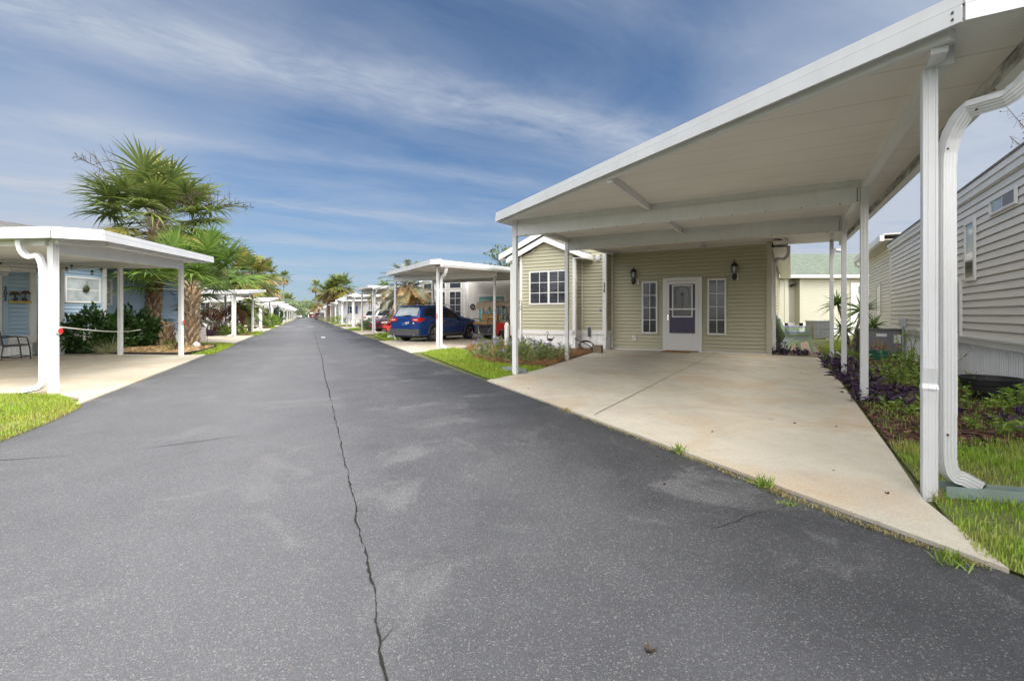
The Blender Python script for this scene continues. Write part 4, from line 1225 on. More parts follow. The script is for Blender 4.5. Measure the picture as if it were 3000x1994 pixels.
# ---------------------------------------------------------------- pale grey house behind the blue car
def lot_local(k): return rp(0, 0, 0, k)
h4 = thing('park_home', 'pale grey sided house with teal double doors behind the golf cart', 'house', lot_local(1), RROT)
mb = MB(); core = MB()
core.box(-10.16, -.6, 16.36, 29, .02, 3.3); mb.siding((-6.52, 16.32), (1, 0), (0, -1), 6.0, .03, 3.36)
core.box(-10.16, -6.56, 16.02, 16.4, .02, 3.4); mb.siding((-10.2, 15.98), (1, 0), (0, -1), 3.68, .60, 3.42)
mb.siding((-10.2, 16.0), (0, 1), (-1, 0), 13, .6, 3.4)
core.build('wall_core', M['ltgrey_siding'], h4); mb.build('wall', M['ltgrey_siding'], h4)
mb = MB(); mb.ribs((-10.2, 15.99), (1, 0), (0, -1), 3.66, 0, .58); mb.build('skirting', M['skirt'], h4)
mb = MB(); mb.box(-6.66, -6.50, 15.94, 16.30, .3, 3.5); mb.box(-10.26, -10.1, 15.94, 16.1, .3, 3.5); mb.box(-10.2, -6.66, 15.93, 15.975, .52, .66); build_each(mb, 'corner_board', M['trim'], h4)
for u0, u1 in ((-9.9, -9.15), (-8.92, -8.05), (-7.78, -6.80)):
    window(h4, u0, u1, .95, 2.72, 15.965, 2, 4, 'blinds', w=.06)
    window(h4, u0, u1, 2.84, 3.28, 15.965, 1, 1, 'glass', w=.06)
mb = MB(); frame_mb(mb, -5.78, -3.78, .03, 2.40, 16.305, .08, .05); fd = mb.build('door_frame', M['trim'], h4)
for u0 in (-5.70, -4.78):
    mb = MB(); mb.box(u0, u0 + .90, 16.285, 16.30, .05, 2.32); dd = mb.build('door', M['teal'], h4)
    mb = MB(); frame_mb(mb, u0 + .16, u0 + .74, .45, 2.12, 16.285, .04, .012); mb.build('lite_frame', M['trim'], dd)
    mb = MB(); mb.box(u0 + .19, u0 + .71, 16.276, 16.282, .48, 2.09); mb.build('glass', M['glass_pale'], dd)
gable_roof(h4, -10.55, -.2, -5.4, 16.6, 29, 3.30, 3.70, .12)
# round black sign ring on the wall with a plain palm shape
def ring(mb, c, r0, r1, y, n=28):
    vs = []
    for i in range(n):
        a = 2 * PI * i / n
        for r in (r0, r1):
            for yy in (y, y - .015): vs.append((c[0] + r * math.cos(a), yy, c[1] + r * math.sin(a)))
    fs = []
    for i in range(n):
        j = (i + 1) % n
        fs += [(4 * i, 4 * j, 4 * j + 2, 4 * i + 2), (4 * i + 1, 4 * i + 3, 4 * j + 3, 4 * j + 1), (4 * i, 4 * i + 1, 4 * j + 1, 4 * j), (4 * i + 2, 4 * j + 2, 4 * j + 3, 4 * i + 3)]
    mb.add(vs, fs)
mb = MB(); rc_ = (-6.18, 1.70)
ring(mb, rc_, .105, .185, 16.28)
mb.tube([(-6.20, 16.27, 1.62), (-6.17, 16.27, 1.70), (-6.165, 16.27, 1.76)], .016, 6)
for i in range(6):
    a = -.3 + i * .75
    mb.tube([(-6.165, 16.27, 1.76), (-6.165 + .04 * math.cos(a), 16.265, 1.77 + .035 * math.sin(a)), (-6.165 + .085 * math.cos(a), 16.27, 1.745 + .05 * math.sin(a))], [.012, .011, .003], 5)
mb.bar((-6.27, 16.272, 1.61), (-6.09, 16.272, 1.61), .012, .02)
sg = tag(mb.build('wall_sign', M['black']), 'round black metal ring sign on the pale grey wall beside the teal doors', 'wall sign')
sg.location = lot_local(1); sg.rotation_euler = (0, 0, RROT)
# ---------------------------------------------------------------- sky-blue house at the left edge
h5 = thing('park_home', 'sky blue sided house behind the left carport with number 202', 'house', lp(0, 0), LROT)
mb = MB(); core = MB()
core.box(5.5, 12.62, 15.46, 25, .5, 3.0); core.box(12.6, 15.4, 16.06, 25, .5, 3.3); core.box(15.4, 20, 16.66, 25, .5, 3.3)
mb.siding((5.5, 15.42), (1, 0), (0, -1), 7.15, .56, 2.78); mb.siding((12.64, 16.02), (1, 0), (0, -1), 2.78, .56, 3.0)
mb.siding((15.4, 16.62), (1, 0), (0, -1), 4.6, .56, 3.0)
core.build('wall_core', M['blue_siding'], h5); mb.build('wall', M['blue_siding'], h5)
mb = MB(); mb.ribs((5.5, 15.43), (1, 0), (0, -1), 7.1, 0, .5, .16); mb.ribs((12.64, 16.03), (1, 0), (0, -1), 2.8, 0, .5, .16); mb.ribs((15.4, 16.63), (1, 0), (0, -1), 4.6, 0, .5, .16); mb.build('skirting', M['skirt'], h5)
mb = MB(); mb.box(11.95, 12.66, 15.37, 15.42, .46, .60); mb.box(12.64, 15.45, 15.97, 16.02, .46, .6); mb.box(12.50, 12.66, 15.36, 15.5, .4, 2.75)
mb.box(15.32, 15.44, 15.96, 16.1, .4, 3.0); mb.box(16.55, 16.68, 16.56, 16.7, .4, 3.0); mb.box(12.66, 12.75, 15.96, 16.05, .4, 2.9); build_each(mb, 'trim_board', M['trim'], h5)
mb = MB(); mb.box(11.80, 11.94, 15.375, 15.44, .3, 2.75); cb = mb.build('corner_board', M['blue_trim'], h5)
mb = MB(); mb.box(10.9, 11.78, 15.36, 15.42, .25, 2.30); mb.build('door', M['trim'], h5)
text('2\n0\n2', .17, (11.865, 15.368, 2.0), (PI / 2, 0, 0), M['black'], h5, spacing=.80)
wn = window(h5, 14.02, 15.22, 1.60, 2.46, 16.0, 1, 2, 'glass_pale', w=.05, mun=.03)
window(h5, 15.75, 16.25, 1.55, 2.5, 16.6, 1, 2, 'glass_pale', w=.06, mun=.03)
mb = MB(); mb.add([(5, 15.2, 2.95), (20.3, 15.6, 3.05), (20.3, 20, 4.6), (5, 20, 4.5)], [(0, 1, 2, 3)]); mb.build('roof', M['roofgrey'], h5)
# ================================================================ plants
class AM:
    """collects numpy triangles"""
    def __init__(s): s.V, s.T, s.n = [], [], 0
    def add(s, V, T):
        V = np.asarray(V, float).reshape(-1, 3); T = np.asarray(T, int).reshape(-1, 3)
        s.V.append(V); s.T.append(T + s.n); s.n += len(V)
    def obj(s, name, mat, parent=None, smooth=False):
        return arr_obj(name, np.concatenate(s.V), np.concatenate(s.T), mat, parent, smooth)

def unit(a): return a / (np.linalg.norm(a, axis=-1, keepdims=True) + 1e-9)

def strips(P0, D, LEN, W, droop, nseg=3, fold=0.0, side=None, rng=RNG):
    """many tapering strap leaves at once: base points, directions, lengths, widths, droop"""
    n = len(P0); D = unit(D)
    if side is None:
        r = rng.normal(size=(n, 3)); side = unit(np.cross(D, r))
    ts = np.linspace(0, 1, nseg + 1); V = np.zeros((n, (nseg) * 2 + 1, 3))
    for i, t in enumerate(ts):
        c = P0 + D * (LEN * t)[:, None]; c = c.copy(); c[:, 2] -= droop * LEN * t * t
        w = W * (1.0 if i == 0 else (1 - t) ** .6 if t > .5 else 1.1) * .5
        if i == nseg: V[:, -1] = c
        else:
            V[:, 2 * i] = c - side * w[:, None]; V[:, 2 * i + 1] = c + side * w[:, None]
    T = []
    for i in range(nseg - 1): T += [(2 * i, 2 * i + 1, 2 * i + 3), (2 * i, 2 * i + 3, 2 * i + 2)]
    T.append((2 * nseg - 2, 2 * nseg - 1, 2 * nseg))
    T = np.array(T)[None] + (np.arange(n) * (2 * nseg + 1))[:, None, None]
    return V.reshape(-1, 3), T.reshape(-1, 3)

def leaves(P, D, LEN, W, rng, cup=.15):
    """diamond leaves: base P, direction D"""
    n = len(P); D = unit(D); S = unit(np.cross(D, rng.normal(size=(n, 3)))); NN = np.cross(S, D)
    V = np.zeros((n, 4, 3)); m = P + D * (LEN * .45)[:, None]
    V[:, 0] = P; V[:, 1] = m - S * (W * .5)[:, None] + NN * (W * cup)[:, None]; V[:, 2] = m + S * (W * .5)[:, None] + NN * (W * cup)[:, None]
    V[:, 3] = P + D * LEN[:, None]
    T = np.array([(0, 1, 3), (0, 3, 2)])[None] + (np.arange(n) * 4)[:, None, None]
    return V.reshape(-1, 3), T.reshape(-1, 3)

M['palm'] = leafmat('palm_leaflets', [(.085, .13, .036), (.135, .185, .05), (.19, .235, .055), (.105, .155, .042), (.23, .25, .075)], .4, .32)
M['palm_fresh'] = leafmat('fresh_palm_leaflets', [(.085, .16, .032), (.13, .225, .045), (.19, .28, .055), (.105, .185, .04)], .38, .25)
M['palm_yellow'] = leafmat('yellowing_palm_leaflets', [(.13, .16, .035), (.20, .21, .05), (.30, .24, .07), (.10, .13, .03)], .45, .25)
M['palm_dead'] = leafmat('dry_palm_leaflets', [(.34, .24, .13), (.26, .18, .10), (.42, .33, .20), (.22, .16, .10)], .7, .12)
M['pindo'] = leafmat('grey_green_leaflets', [(.20, .24, .17), (.27, .30, .22), (.15, .20, .12), (.32, .33, .25)], .5, .2)
M['pindo_dead'] = leafmat('orange_dry_leaflets', [(.48, .28, .09), (.40, .25, .10), (.36, .27, .17), (.54, .36, .14)], .6, .15)
M['palm_dark'] = leafmat('shaded_palm_leaflets', [(.03, .065, .018), (.05, .095, .025), (.075, .12, .03)], .4, .15)  # shade of the low fronds put into the leaf colours
M['petiole'] = pm('palm_stalks', (.14, .18, .05), .5, .2, 8)
M['flowerstalk'] = pm('dry_flower_stalks', (.075, .055, .04), .8, .2, 8)

def trunkmat(name, c1, c2, c3):
    m, nt, b = new_mat(name)
    co = objco(nt)
    v = nt.nodes.new('ShaderNodeTexVoronoi'); v.inputs['Scale'].default_value = 7; L(nt, mapping(nt, co, (1, 1, 1.4)), v.inputs['Vector'])
    c = mix(nt, ramp(nt, noise(nt, co, 9, 6, .7), [(.35, 0.0), (.65, 1.0)]), c1, c2)
    c = mix(nt, ramp(nt, v.outputs['Distance'], [(.3, 0.0), (.75, .9)]), c, c3)
    L(nt, c, b.inputs['Base Color']); b.inputs['Roughness'].default_value = .9
    L(nt, bump(nt, mth(nt, 'ADD', noise(nt, mapping(nt, co, (30, 30, 6)), 1, 5, .7), v.outputs['Distance']), .9, .03), b.inputs['Normal'])
    return m
M['trunk'] = trunkmat('palm_trunk_fibre', (.26, .16, .085), (.36, .25, .15), (.10, .06, .035))
M['trunk_grey'] = trunkmat('grey_palm_trunk', (.25, .21, .17), (.34, .29, .23), (.10, .08, .06))
M['trunk_plain'] = trunkmat('brown_palm_trunk', (.22, .13, .08), (.28, .18, .11), (.12, .08, .05))
M['boot'] = leafmat('cut_leaf_bases', [(.33, .22, .12), (.42, .31, .20), (.25, .16, .09), (.48, .38, .27)], .85, 0)
M['boot_grey'] = leafmat('grey_leaf_bases', [(.30, .25, .20), (.38, .33, .28), (.22, .18, .14)], .85, 0)

def fan_leaf(am, pm_, base, dirv, plen, blen, rng, nseg=34, spread=2.45, droop=.35, w=.045):
    """one fan leaf: stalk from base along dirv, then a costapalmate blade"""
    d = unit(np.array(dirv, float)); base = np.array(base, float)
    ts = np.linspace(0, 1, 5); sag = .10 * plen
    pts = [base + d * plen * t - np.array((0, 0, 1)) * sag * t * t for t in ts]
    pm_.tube([Vector(p) for p in pts], [.020, .017, .014, .012, .010], 5)
    h = pts[-1]; f = unit(pts[-1] - pts[-2])
    up = np.array((0, 0, 1.0)); s = unit(np.cross(f, up) + rng.normal(size=3) * .15); nrm = np.cross(s, f)
    a = np.linspace(-spread, spread, nseg) + rng.normal(size=nseg) * .03
    D = f[None] * np.cos(a)[:, None] + s[None] * np.sin(a)[:, None]
    # segments lean up into a shallow trough; the middle ones ride on the curved midrib
    D = D + nrm[None] * (.22 + .12 * rng.random(nseg))[:, None]
    ln = blen * (1.0 - .38 * (np.abs(a) / spread) ** 2) * (.86 + .2 * rng.random(nseg))
    back = np.clip(np.cos(a), 0, 1)
    P = h[None] + f[None] * (back * blen * .18)[:, None]
    V, T = strips(P, D, ln, np.full(nseg, w), droop * (.6 + .8 * rng.random(nseg)), 4, side=unit(np.cross(D, nrm[None] + rng.normal(size=(nseg, 3)) * .25)), rng=rng)
    am.add(V, T)

def fan_crown(parent, top, n, plen, blen, rng, mats=('palm', 'palm_yellow', 'palm_dead'), low=-.75, nseg=34, fr=(.62, .24, .14), w=.045, droop=.35, nm='crown', hi=1.35, pw=.85):
    """leaves all round the top of a trunk, young upright ones to hanging old ones"""
    ams = [AM() for _ in mats]; st = MB()
    for i in range(n):
        az = i * 2.39996 + rng.normal() * .15
        q = (i + .5) / n                                   # 0 young .. 1 old
        el = (hi - (hi - low) * q ** pw) + rng.normal() * .1
        d = (math.cos(az) * math.cos(el), math.sin(az) * math.cos(el), math.sin(el))
        k = 0 if q < fr[0] else (1 if q < fr[0] + fr[1] and len(mats) > 1 else min(2, len(mats) - 1))
        if k == 0 and rng.random() < .15 and len(mats) > 1: k = 1
        s = .8 + .35 * rng.random()
        fan_leaf(ams[k], st, np.array(top) + np.array((math.cos(az), math.sin(az), 0)) * .08 - np.array((0, 0, .25 * q)), d, plen * s, blen * s, rng, nseg, droop=droop * (.7 + .7 * q), w=w)
    for a, m, nm2 in zip(ams, mats, (nm, 'yellowing_leaves', 'dead_leaves')):
        if a.V: a.obj(nm2, M[m], parent)
    st.build('leaf_stalks', M['petiole'], parent)

def trunk_part(parent, pts, rs, mat, boots=0, bootmat='boot', rng=RNG, bl=.22, bw=.13, bout=.35, n=16, zr=(0, 1)):
    mb = MB()
    P = [Vector(p) for p in pts]
    mb.tube(P, rs, n)
    o = mb.build('trunk', mat, parent, smooth=True)
    if boots:
        z0, z1 = P[0].z, P[-1].z
        t = zr[0] + (zr[1] - zr[0]) * (np.arange(boots) + rng.random(boots) * .6) / boots
        az = np.arange(boots) * 2.39996 + rng.random(boots) * .3
        zz = z0 + (z1 - z0) * t
        cx = np.interp(zz, [p.z for p in P], [p.x for p in P]); cy = np.interp(zz, [p.z for p in P], [p.y for p in P]); rr = np.interp(zz, [p.z for p in P], rs)
        out = np.stack([np.cos(az), np.sin(az), np.zeros(boots)], 1)
        side = np.stack([-np.sin(az), np.cos(az), np.zeros(boots)], 1)
        base = np.stack([cx, cy, zz], 1) + out * (rr * .9)[:, None]
        ln = bl * (.7 + .6 * rng.random(boots)); ww = bw * (.7 + .5 * rng.random(boots))
        tipd = unit(out * bout + np.array((0, 0, 1.0)) + side * (rng.normal(size=boots) * .25)[:, None])
        tip = base + tipd * ln[:, None]
        th = out * .03
        V = np.zeros((boots, 8, 3))
        for i, (p, s, k) in enumerate(((base, -.5, 0), (base, .5, 0), (tip, -.32, 0), (tip, .32, 0), (base, -.5, 1), (base, .5, 1), (tip, -.32, 1), (tip, .32, 1))):
            V[:, i] = p + side * (ww * s)[:, None] + th * k
        T = np.array([(0, 1, 3), (0, 3, 2), (4, 7, 5), (4, 6, 7), (2, 3, 7), (2, 7, 6), (0, 2, 6), (0, 6, 4), (1, 5, 7), (1, 7, 3)])[None] + (np.arange(boots) * 8)[:, None, None]
        arr_obj('leaf_bases', V, T, M[bootmat], parent)
    return o

def flower_stalk(mb, base, dirv, ln, rng, side=22):
    d = Vector(dirv).normalized(); base = Vector(base)
    pts = [base + d * ln * t + Vector((0, 0, -.22 * ln * t * t)) for t in [i / 8 for i in range(9)]]
    mb.tube(pts, [.024, .022, .020, .018, .016, .014, .012, .010, .007], 4)
    for i in range(side):
        t = .3 + .7 * (i + 1) / side; p = base + d * ln * t + Vector((0, 0, -.22 * ln * t * t))
        q = Vector((rng.normal(), rng.normal(), rng.normal())).normalized()
        l2 = .42 * ln * (1.12 - t) * (.5 + rng.random() * .6)
        e = p + (d * .5 + q).normalized() * l2
        mb.tube([p, (p + e) / 2 + Vector((0, 0, .02)), e], [.012, .010, .006], 3)
        for j in range(3):
            r = Vector((rng.normal(), rng.normal(), rng.normal())).normalized(); m = p + (e - p) * (.3 + .25 * j)
            mb.tube([m, m + (r + d).normalized() * l2 * .35], [.008, .005], 3)

PALM_GROUP = 'cabbage palms along the road'
def fan_palm(label, p, h, r0, rng, n=34, plen=1.05, blen=1.1, boots=0, lean=(0, 0), trunk='trunk', skirt=0, nseg=30, w=.05, mats=('palm', 'palm_yellow', 'palm_dead'), low=-.75, group=PALM_GROUP, droop=.35, bootz=(0, 1), name='palm_tree', fr=(.62, .24, .14), hi=1.35, pw=.85):
    t = thing(name, label, 'palm tree', p, 0, group)
    pts = [(lean[0] * q ** 1.5, lean[1] * q ** 1.5, -.05 + (h + .05) * q) for q in (0, .15, .35, .6, .85, 1)]
    rs = [r0 * 1.18, r0 * 1.05, r0 * .98, r0 * .95, r0, r0 * .7]
    trunk_part(t, pts, rs, M[trunk], boots, 'boot' if trunk == 'trunk' else 'boot_grey', rng, zr=bootz)
    top = (lean[0], lean[1], h)
    fan_crown(t, top, n, plen, blen, rng, mats, low, nseg, fr, w, droop, 'crown', hi, pw)
    if skirt:                                              # hanging dry fronds under the crown
        a = AM(); st = MB()
        for i in range(skirt):
            az = i * 2.39996; el = -1.15 + rng.normal() * .12
            fan_leaf(a, st, (top[0], top[1], top[2] - .1), (math.cos(az) * math.cos(el), math.sin(az) * math.cos(el), math.sin(el)), plen * .6, blen * .85, rng, 22, 1.5, .2, w)
        a.obj('dead_skirt', M['palm_dead'], t); st.build('dead_stalks', M['flowerstalk'], t)
    return t

# ---- the tall cabbage palm and the young one beside it, on the tan bark bed
g = np.random.default_rng(3)
tall = fan_palm('tall cabbage palm with wide crown rising over the left carport', at(447, 1009), 5.05, .25, g, 44, 1.75, 1.55, 210, (.10, .15), 'trunk', 0, 40, .075, low=-.34, fr=(.80, .17, .03), bootz=(.02, .97), hi=1.42, pw=.70, droop=.42)
g = np.random.default_rng(4)
k = MB()
for az, el, ln in ((3.1, .80, 5.0), (2.85, .95, 3.4), (-.05, .30, 4.2), (-.35, .5, 2.8), (.6, .7, 2.2), (1.2, 1.2, 2.0), (2.0, 1.1, 2.1)):
    flower_stalk(k, (.10, .15, 5.2), (math.cos(az) * math.cos(el), math.sin(az) * math.cos(el), math.sin(el)), ln, g, 26)
k.build('flower_stalks', M['flowerstalk'], tall)
am = AM()                                                   # grey old leaf bases under the crown
n_ = 90; az = g.random(n_) * 2 * PI; zz = 4.35 + g.random(n_) * .85
P = np.stack([.09 + np.cos(az) * .2, .13 + np.sin(az) * .2, zz], 1); D = np.stack([np.cos(az), np.sin(az), .55 + g.random(n_)], 1)
am.add(*strips(P, D, .35 + .2 * g.random(n_), np.full(n_, .07), np.zeros(n_) + .1, 3, rng=g)); am.obj('old_leaf_bases', M['boot_grey'], tall)

g = np.random.default_rng(8)
young = fan_palm('shorter cabbage palm with jagged leaf stubs on its thick trunk', at(556, 1014), 2.35, .27, g, 34, 1.6, 1.3, 130, (.05, 0), 'trunk', 0, 40, .062, ('palm_fresh', 'palm_yellow'), low=.10, fr=(1, 0, 0), hi=1.25, pw=.8)
am = AM(); n_ = 150
az = np.arange(n_) * 2.39996; zz = .1 + 2.2 * (np.arange(n_) / n_)
P = np.stack([np.cos(az) * .24, np.sin(az) * .24, zz], 1); D = np.stack([np.cos(az) * .75, np.sin(az) * .75, .75 + .5 * g.random(n_)], 1)
am.add(*strips(P, D, .26 + .26 * g.random(n_), .07 + .05 * g.random(n_), np.zeros(n_), 3, rng=g, side=np.stack([-np.sin(az), np.cos(az), 0 * az], 1))); am.obj('leaf_stubs', M['boot_grey'], young)
g = np.random.default_rng(12)
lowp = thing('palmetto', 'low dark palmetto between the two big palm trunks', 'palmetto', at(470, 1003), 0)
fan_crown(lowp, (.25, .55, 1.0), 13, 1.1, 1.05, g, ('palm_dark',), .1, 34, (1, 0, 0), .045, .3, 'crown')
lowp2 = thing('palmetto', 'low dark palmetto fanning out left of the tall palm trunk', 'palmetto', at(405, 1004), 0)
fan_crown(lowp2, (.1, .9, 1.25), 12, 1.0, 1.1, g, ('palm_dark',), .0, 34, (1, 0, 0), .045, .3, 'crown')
stub = thing('palm_stump', 'short brown palm stump with dry tuft between the palms', 'palm stump', at(481, 1013))
trunk_part(stub, [(0, 0, -.05), (0, 0, .3), (.03, 0, .62), (.05, 0, .78)], [.34, .31, .24, .12], M['trunk'], 46, 'boot', g, .24, .14, .3)
am = AM(); n_ = 120; P = np.zeros((n_, 3)) + (0.03, -.1, .72); D = g.normal(size=(n_, 3)) * (1, 1, .5) + (0, 0, .8)
am.add(*strips(P, D, .2 + .3 * g.random(n_), np.full(n_, .012), .3 * np.ones(n_), 3, rng=g)); am.obj('dry_tuft', M['grass_dry'], stub)

# ---- palms farther along the road
def px_palm(label, bx, by, Y, topy, crown_px, seed, **kw):
    """base column bx at distance Y, trunk top at row topy, crown half width in px"""
    q = np.random.default_rng(seed)
    X = (bx - CX) / F * Y; h = EYE + (HOR - topy) / F * Y; rc = crown_px * Y / F
    kw['w'] = rc * .058; kw['r'] = max(kw.get('r', .2), rc * .085) if kw.get('trunk') != 'trunk_grey' else max(.18, rc * .06)
    return fan_palm(label, (X, Y, 0), h, kw.pop('r', .2), q, kw.pop('n', 30), rc * .52, rc * .56, kw.pop('boots', 0), **kw)
px_palm('bushy cabbage palm behind the second left carport roof', 722, 0, 58, 800, 84, 21, trunk='trunk_plain', skirt=8, nseg=26, w=.06, r=.32, fr=(.7, .25, .05))
px_palm('second bushy palm overlapping the palm behind the left carport', 775, 0, 84, 800, 50, 22, trunk='trunk_plain', skirt=4, nseg=22, w=.07, r=.26)
px_palm('leafy palm with yellow fronds beside the distant left carports', 788, 0, 96, 842, 42, 23, trunk='trunk_plain', skirt=9, nseg=20, w=.09, r=.26)
px_palm('tall thin palm standing above the far left row of carports', 831, 0, 165, 812, 27, 24, trunk='trunk_grey', skirt=12, nseg=18, w=.12, r=.20, n=24)
px_palm('yellowish palm left of the tall thin palm', 806, 0, 118, 868, 33, 25, trunk='trunk_plain', skirt=8, nseg=18, w=.11, r=.24, n=24)
px_palm('round headed palm right of the tall thin palm', 844, 0, 172, 880, 28, 26, trunk='trunk_plain', skirt=4, nseg=18, w=.11, r=.24, n=26)
px_palm('small far palm over the last left carports', 866, 0, 175, 902, 24, 27, trunk='trunk_plain', nseg=14, w=.16, r=.25, n=22)
px_palm('far palm just right of the small far palm', 877, 0, 205, 905, 20, 28, trunk='trunk_plain', nseg=14, w=.18, r=.25, n=20)
px_palm('tall full palm with brown trunk in the right palm group', 1000, 0, 84, 835, 46, 31, trunk='trunk_plain', skirt=10, nseg=24, w=.085, r=.27, n=36, fr=(.72, .2, .08))
px_palm('palm with shaggy dead skirt in the right palm group', 962, 0, 87, 855, 40, 32, trunk='trunk_plain', skirt=26, nseg=22, w=.09, r=.26, n=28)
px_palm('palm behind the shaggy one in the right palm group', 975, 0, 85, 848, 36, 33, trunk='trunk_plain', skirt=20, nseg=22, w=.09, r=.25, n=28)
px_palm('slim palm leaning out left of the right palm group', 925, 0, 135, 838, 24, 34, trunk='trunk_grey', skirt=10, nseg=16, w=.13, r=.19, n=22)
px_palm('low yellow green palm at the left foot of the right palm group', 934, 0, 112, 884, 26, 35, trunk='trunk_plain', skirt=5, nseg=16, w=.11, r=.24, n=24)
px_palm('small far palm at the right side of the road end', 921, 0, 180, 903, 20, 36, trunk='trunk_plain', nseg=14, w=.17, r=.25, n=20)
px_palm('spiky palm top over the third right carport roof', 1125, 0, 44, 838, 22, 37, trunk='trunk_grey', nseg=20, w=.08, r=.2, n=24, mats=('palm_fresh',))
px_palm('spiky small palm under the third right carport roof', 1092, 0, 44.5, 872, 19, 38, trunk='trunk_grey', nseg=18, w=.08, r=.18, n=18, mats=('palm_yellow',))

# ---- feather leaved palm behind the blue car
def feather(am, st, base, dirv, ln, rng, nl=44, lw=.022, ll=.46, sag=.5):
    d = Vector(dirv).normalized(); b = Vector(base)
    f = lambda t: b + d * ln * t + Vector((0, 0, -sag * ln * t * t))
    st.tube([f(i / 7) for i in range(8)], [.018, .016, .014, .012, .010, .008, .006, .004], 4)
    ts = np.linspace(.16, 1, nl); P = np.array([f(t) for t in ts]); tan = unit(np.array([(f(min(t + .02, 1.02)) - f(t - .02)) for t in ts]))
    sd = unit(np.cross(tan, (0, 0, 1.0))); up = np.cross(sd, tan)
    for s in (-1, 1):
        D = tan * .75 + sd * s * .8 + up * (.35 + .15 * rng.normal(size=(nl, 1)))
        LL = ll * (1 - .55 * ts ** 3) * (.8 + .4 * rng.random(nl))
        am.add(*strips(P, D, LL, np.full(nl, lw), .28 + .2 * rng.random(nl), 3, side=unit(np.cross(D, up)), rng=rng))
g = np.random.default_rng(44)
pp = thing('feather_palm', 'grey green feather palm with hanging dry fronds behind the blue car', 'palm tree', (-6.05, 28.6, 0))
trunk_part(pp, [(0, 0, -.05), (0, 0, 1.0), (0, 0, 2.3), (0, 0, 2.95)], [.36, .34, .34, .22], M['trunk_grey'], 150, 'boot_grey', g, .34, .12, .6)
a1, a2, st = AM(), AM(), MB()
for i in range(44):
    az = i * 2.39996; q = (i + .5) / 44; el = 1.3 - 1.55 * q + g.normal() * .08
    d = (math.cos(az) * math.cos(el), math.sin(az) * math.cos(el), math.sin(el))
    feather(a1, st, (0, 0, 2.95 - .2 * q), d, 2.1 + .4 * g.random(), g, 40, .03, .5, .34 + .2 * q)
for i in range(46):
    az = i * 2.39996 + 1; el = .1 - 1.0 * g.random()
    d = (math.cos(az) * math.cos(el), math.sin(az) * math.cos(el), math.sin(el))
    feather(a2, st, (0, 0, 2.85), d, 1.7 + .4 * g.random(), g, 36, .03, .42, .34)
a1.obj('crown', M['pindo'], pp); a2.obj('dead_fronds', M['pindo_dead'], pp); st.build('leaf_stalks', M['flowerstalk'], pp)

# ---- leafy bushes
def crown_points(n, c, r, rng, lump=.28, shell=.55):
    d = unit(rng.normal(size=(n, 3)))
    k = 1 + lump * np.sin(d[:, 0] * 5.1 + 1.3) * np.sin(d[:, 1] * 4.3 + .7) + lump * .6 * np.sin(d[:, 2] * 7 + d[:, 0] * 6)
    q = (shell + (1 - shell) * rng.random(n) ** .5) * k
    return np.array(c) + d * q[:, None] * np.array(r), d

def bush(name, label, cat, p, r, n, ls, mat, rng, group=None, stem=True, up=.3, lump=.28, shell=.5, aspect=.55):
    t = thing(name, label, cat, p, 0, group)
    P, d = crown_points(n, (0, 0, r[2] * .95), r, rng, lump, shell)
    P[:, 2] = np.maximum(P[:, 2], .04)
    D = d + rng.normal(size=(n, 3)) * .6 + np.array((0, 0, up))
    s = ls * (.6 + .8 * rng.random(n))
    am = AM(); am.add(*leaves(P, D, s, s * aspect, rng)); am.obj('foliage', mat, t)
    if stem:
        st = MB()
        for i in range(7):
            a = i * .9; st.tube([(0, 0, -.03), (r[0] * .25 * math.cos(a), r[1] * .25 * math.sin(a), r[2] * .6), (r[0] * .6 * math.cos(a), r[1] * .6 * math.sin(a), r[2] * 1.3)], [.02, .014, .006], 4)
        st.build('stems', M['trunk_plain'], t)
    return t
M['hedge'] = leafmat('glossy_dark_leaves', [(.018, .05, .012), (.035, .085, .018), (.06, .13, .03), (.025, .065, .015)], .28, .12)
M['burg'] = leafmat('burgundy_leaves', [(.10, .022, .03), (.16, .04, .035), (.065, .016, .03), (.20, .07, .03)], .5, .2)
M['burg_tip'] = leafmat('bronze_leaf_tips', [(.26, .14, .045), (.20, .09, .04), (.30, .22, .06)], .5, .25)
M['shrub'] = leafmat('green_shrub_leaves', [(.06, .12, .025), (.10, .18, .035), (.15, .23, .05)], .45, .25)
M['shrub_light'] = leafmat('light_green_leaves', [(.20, .31, .05), (.29, .40, .075), (.15, .25, .04)], .45, .28)
M['weed'] = leafmat('weed_leaves', [(.21, .34, .05), (.31, .44, .08), (.16, .27, .04), (.36, .46, .13)], .45, .28)
M['purple'] = M['purple']
M['purpleheart'] = leafmat('dark_purple_leaves', [(.034, .018, .042), (.06, .03, .075), (.09, .05, .12), (.03, .03, .028)], .38, .15)
M['ruellia'] = leafmat('narrow_green_leaves', [(.15, .22, .08), (.22, .29, .10), (.29, .33, .13), (.12, .17, .06)], .5, .2)
M['lilac'] = leafmat('lilac_petals', [(.42, .36, .72), (.52, .46, .80), (.36, .30, .66)], .5, .3)
M['pink'] = leafmat('magenta_petals', [(.55, .10, .42), (.65, .18, .50)], .5, .3)
M['whitepetal'] = leafmat('white_petals', [(.75, .72, .62), (.8, .78, .72), (.7, .5, .55)], .5, .3)
g = np.random.default_rng(61)
HG = 'dark glossy bushes by the blue house'
bush('glossy_bush', 'dark glossy bush under the window of the blue house', 'bush', at(252, 1036), (.82, .6, .64), 2600, .14, M['hedge'], g, HG, aspect=.5)
bush('glossy_bush', 'dark glossy bush behind the middle carport post on the left', 'bush', at(352, 1020), (.72, .6, .68), 2400, .14, M['hedge'], g, HG, aspect=.5)
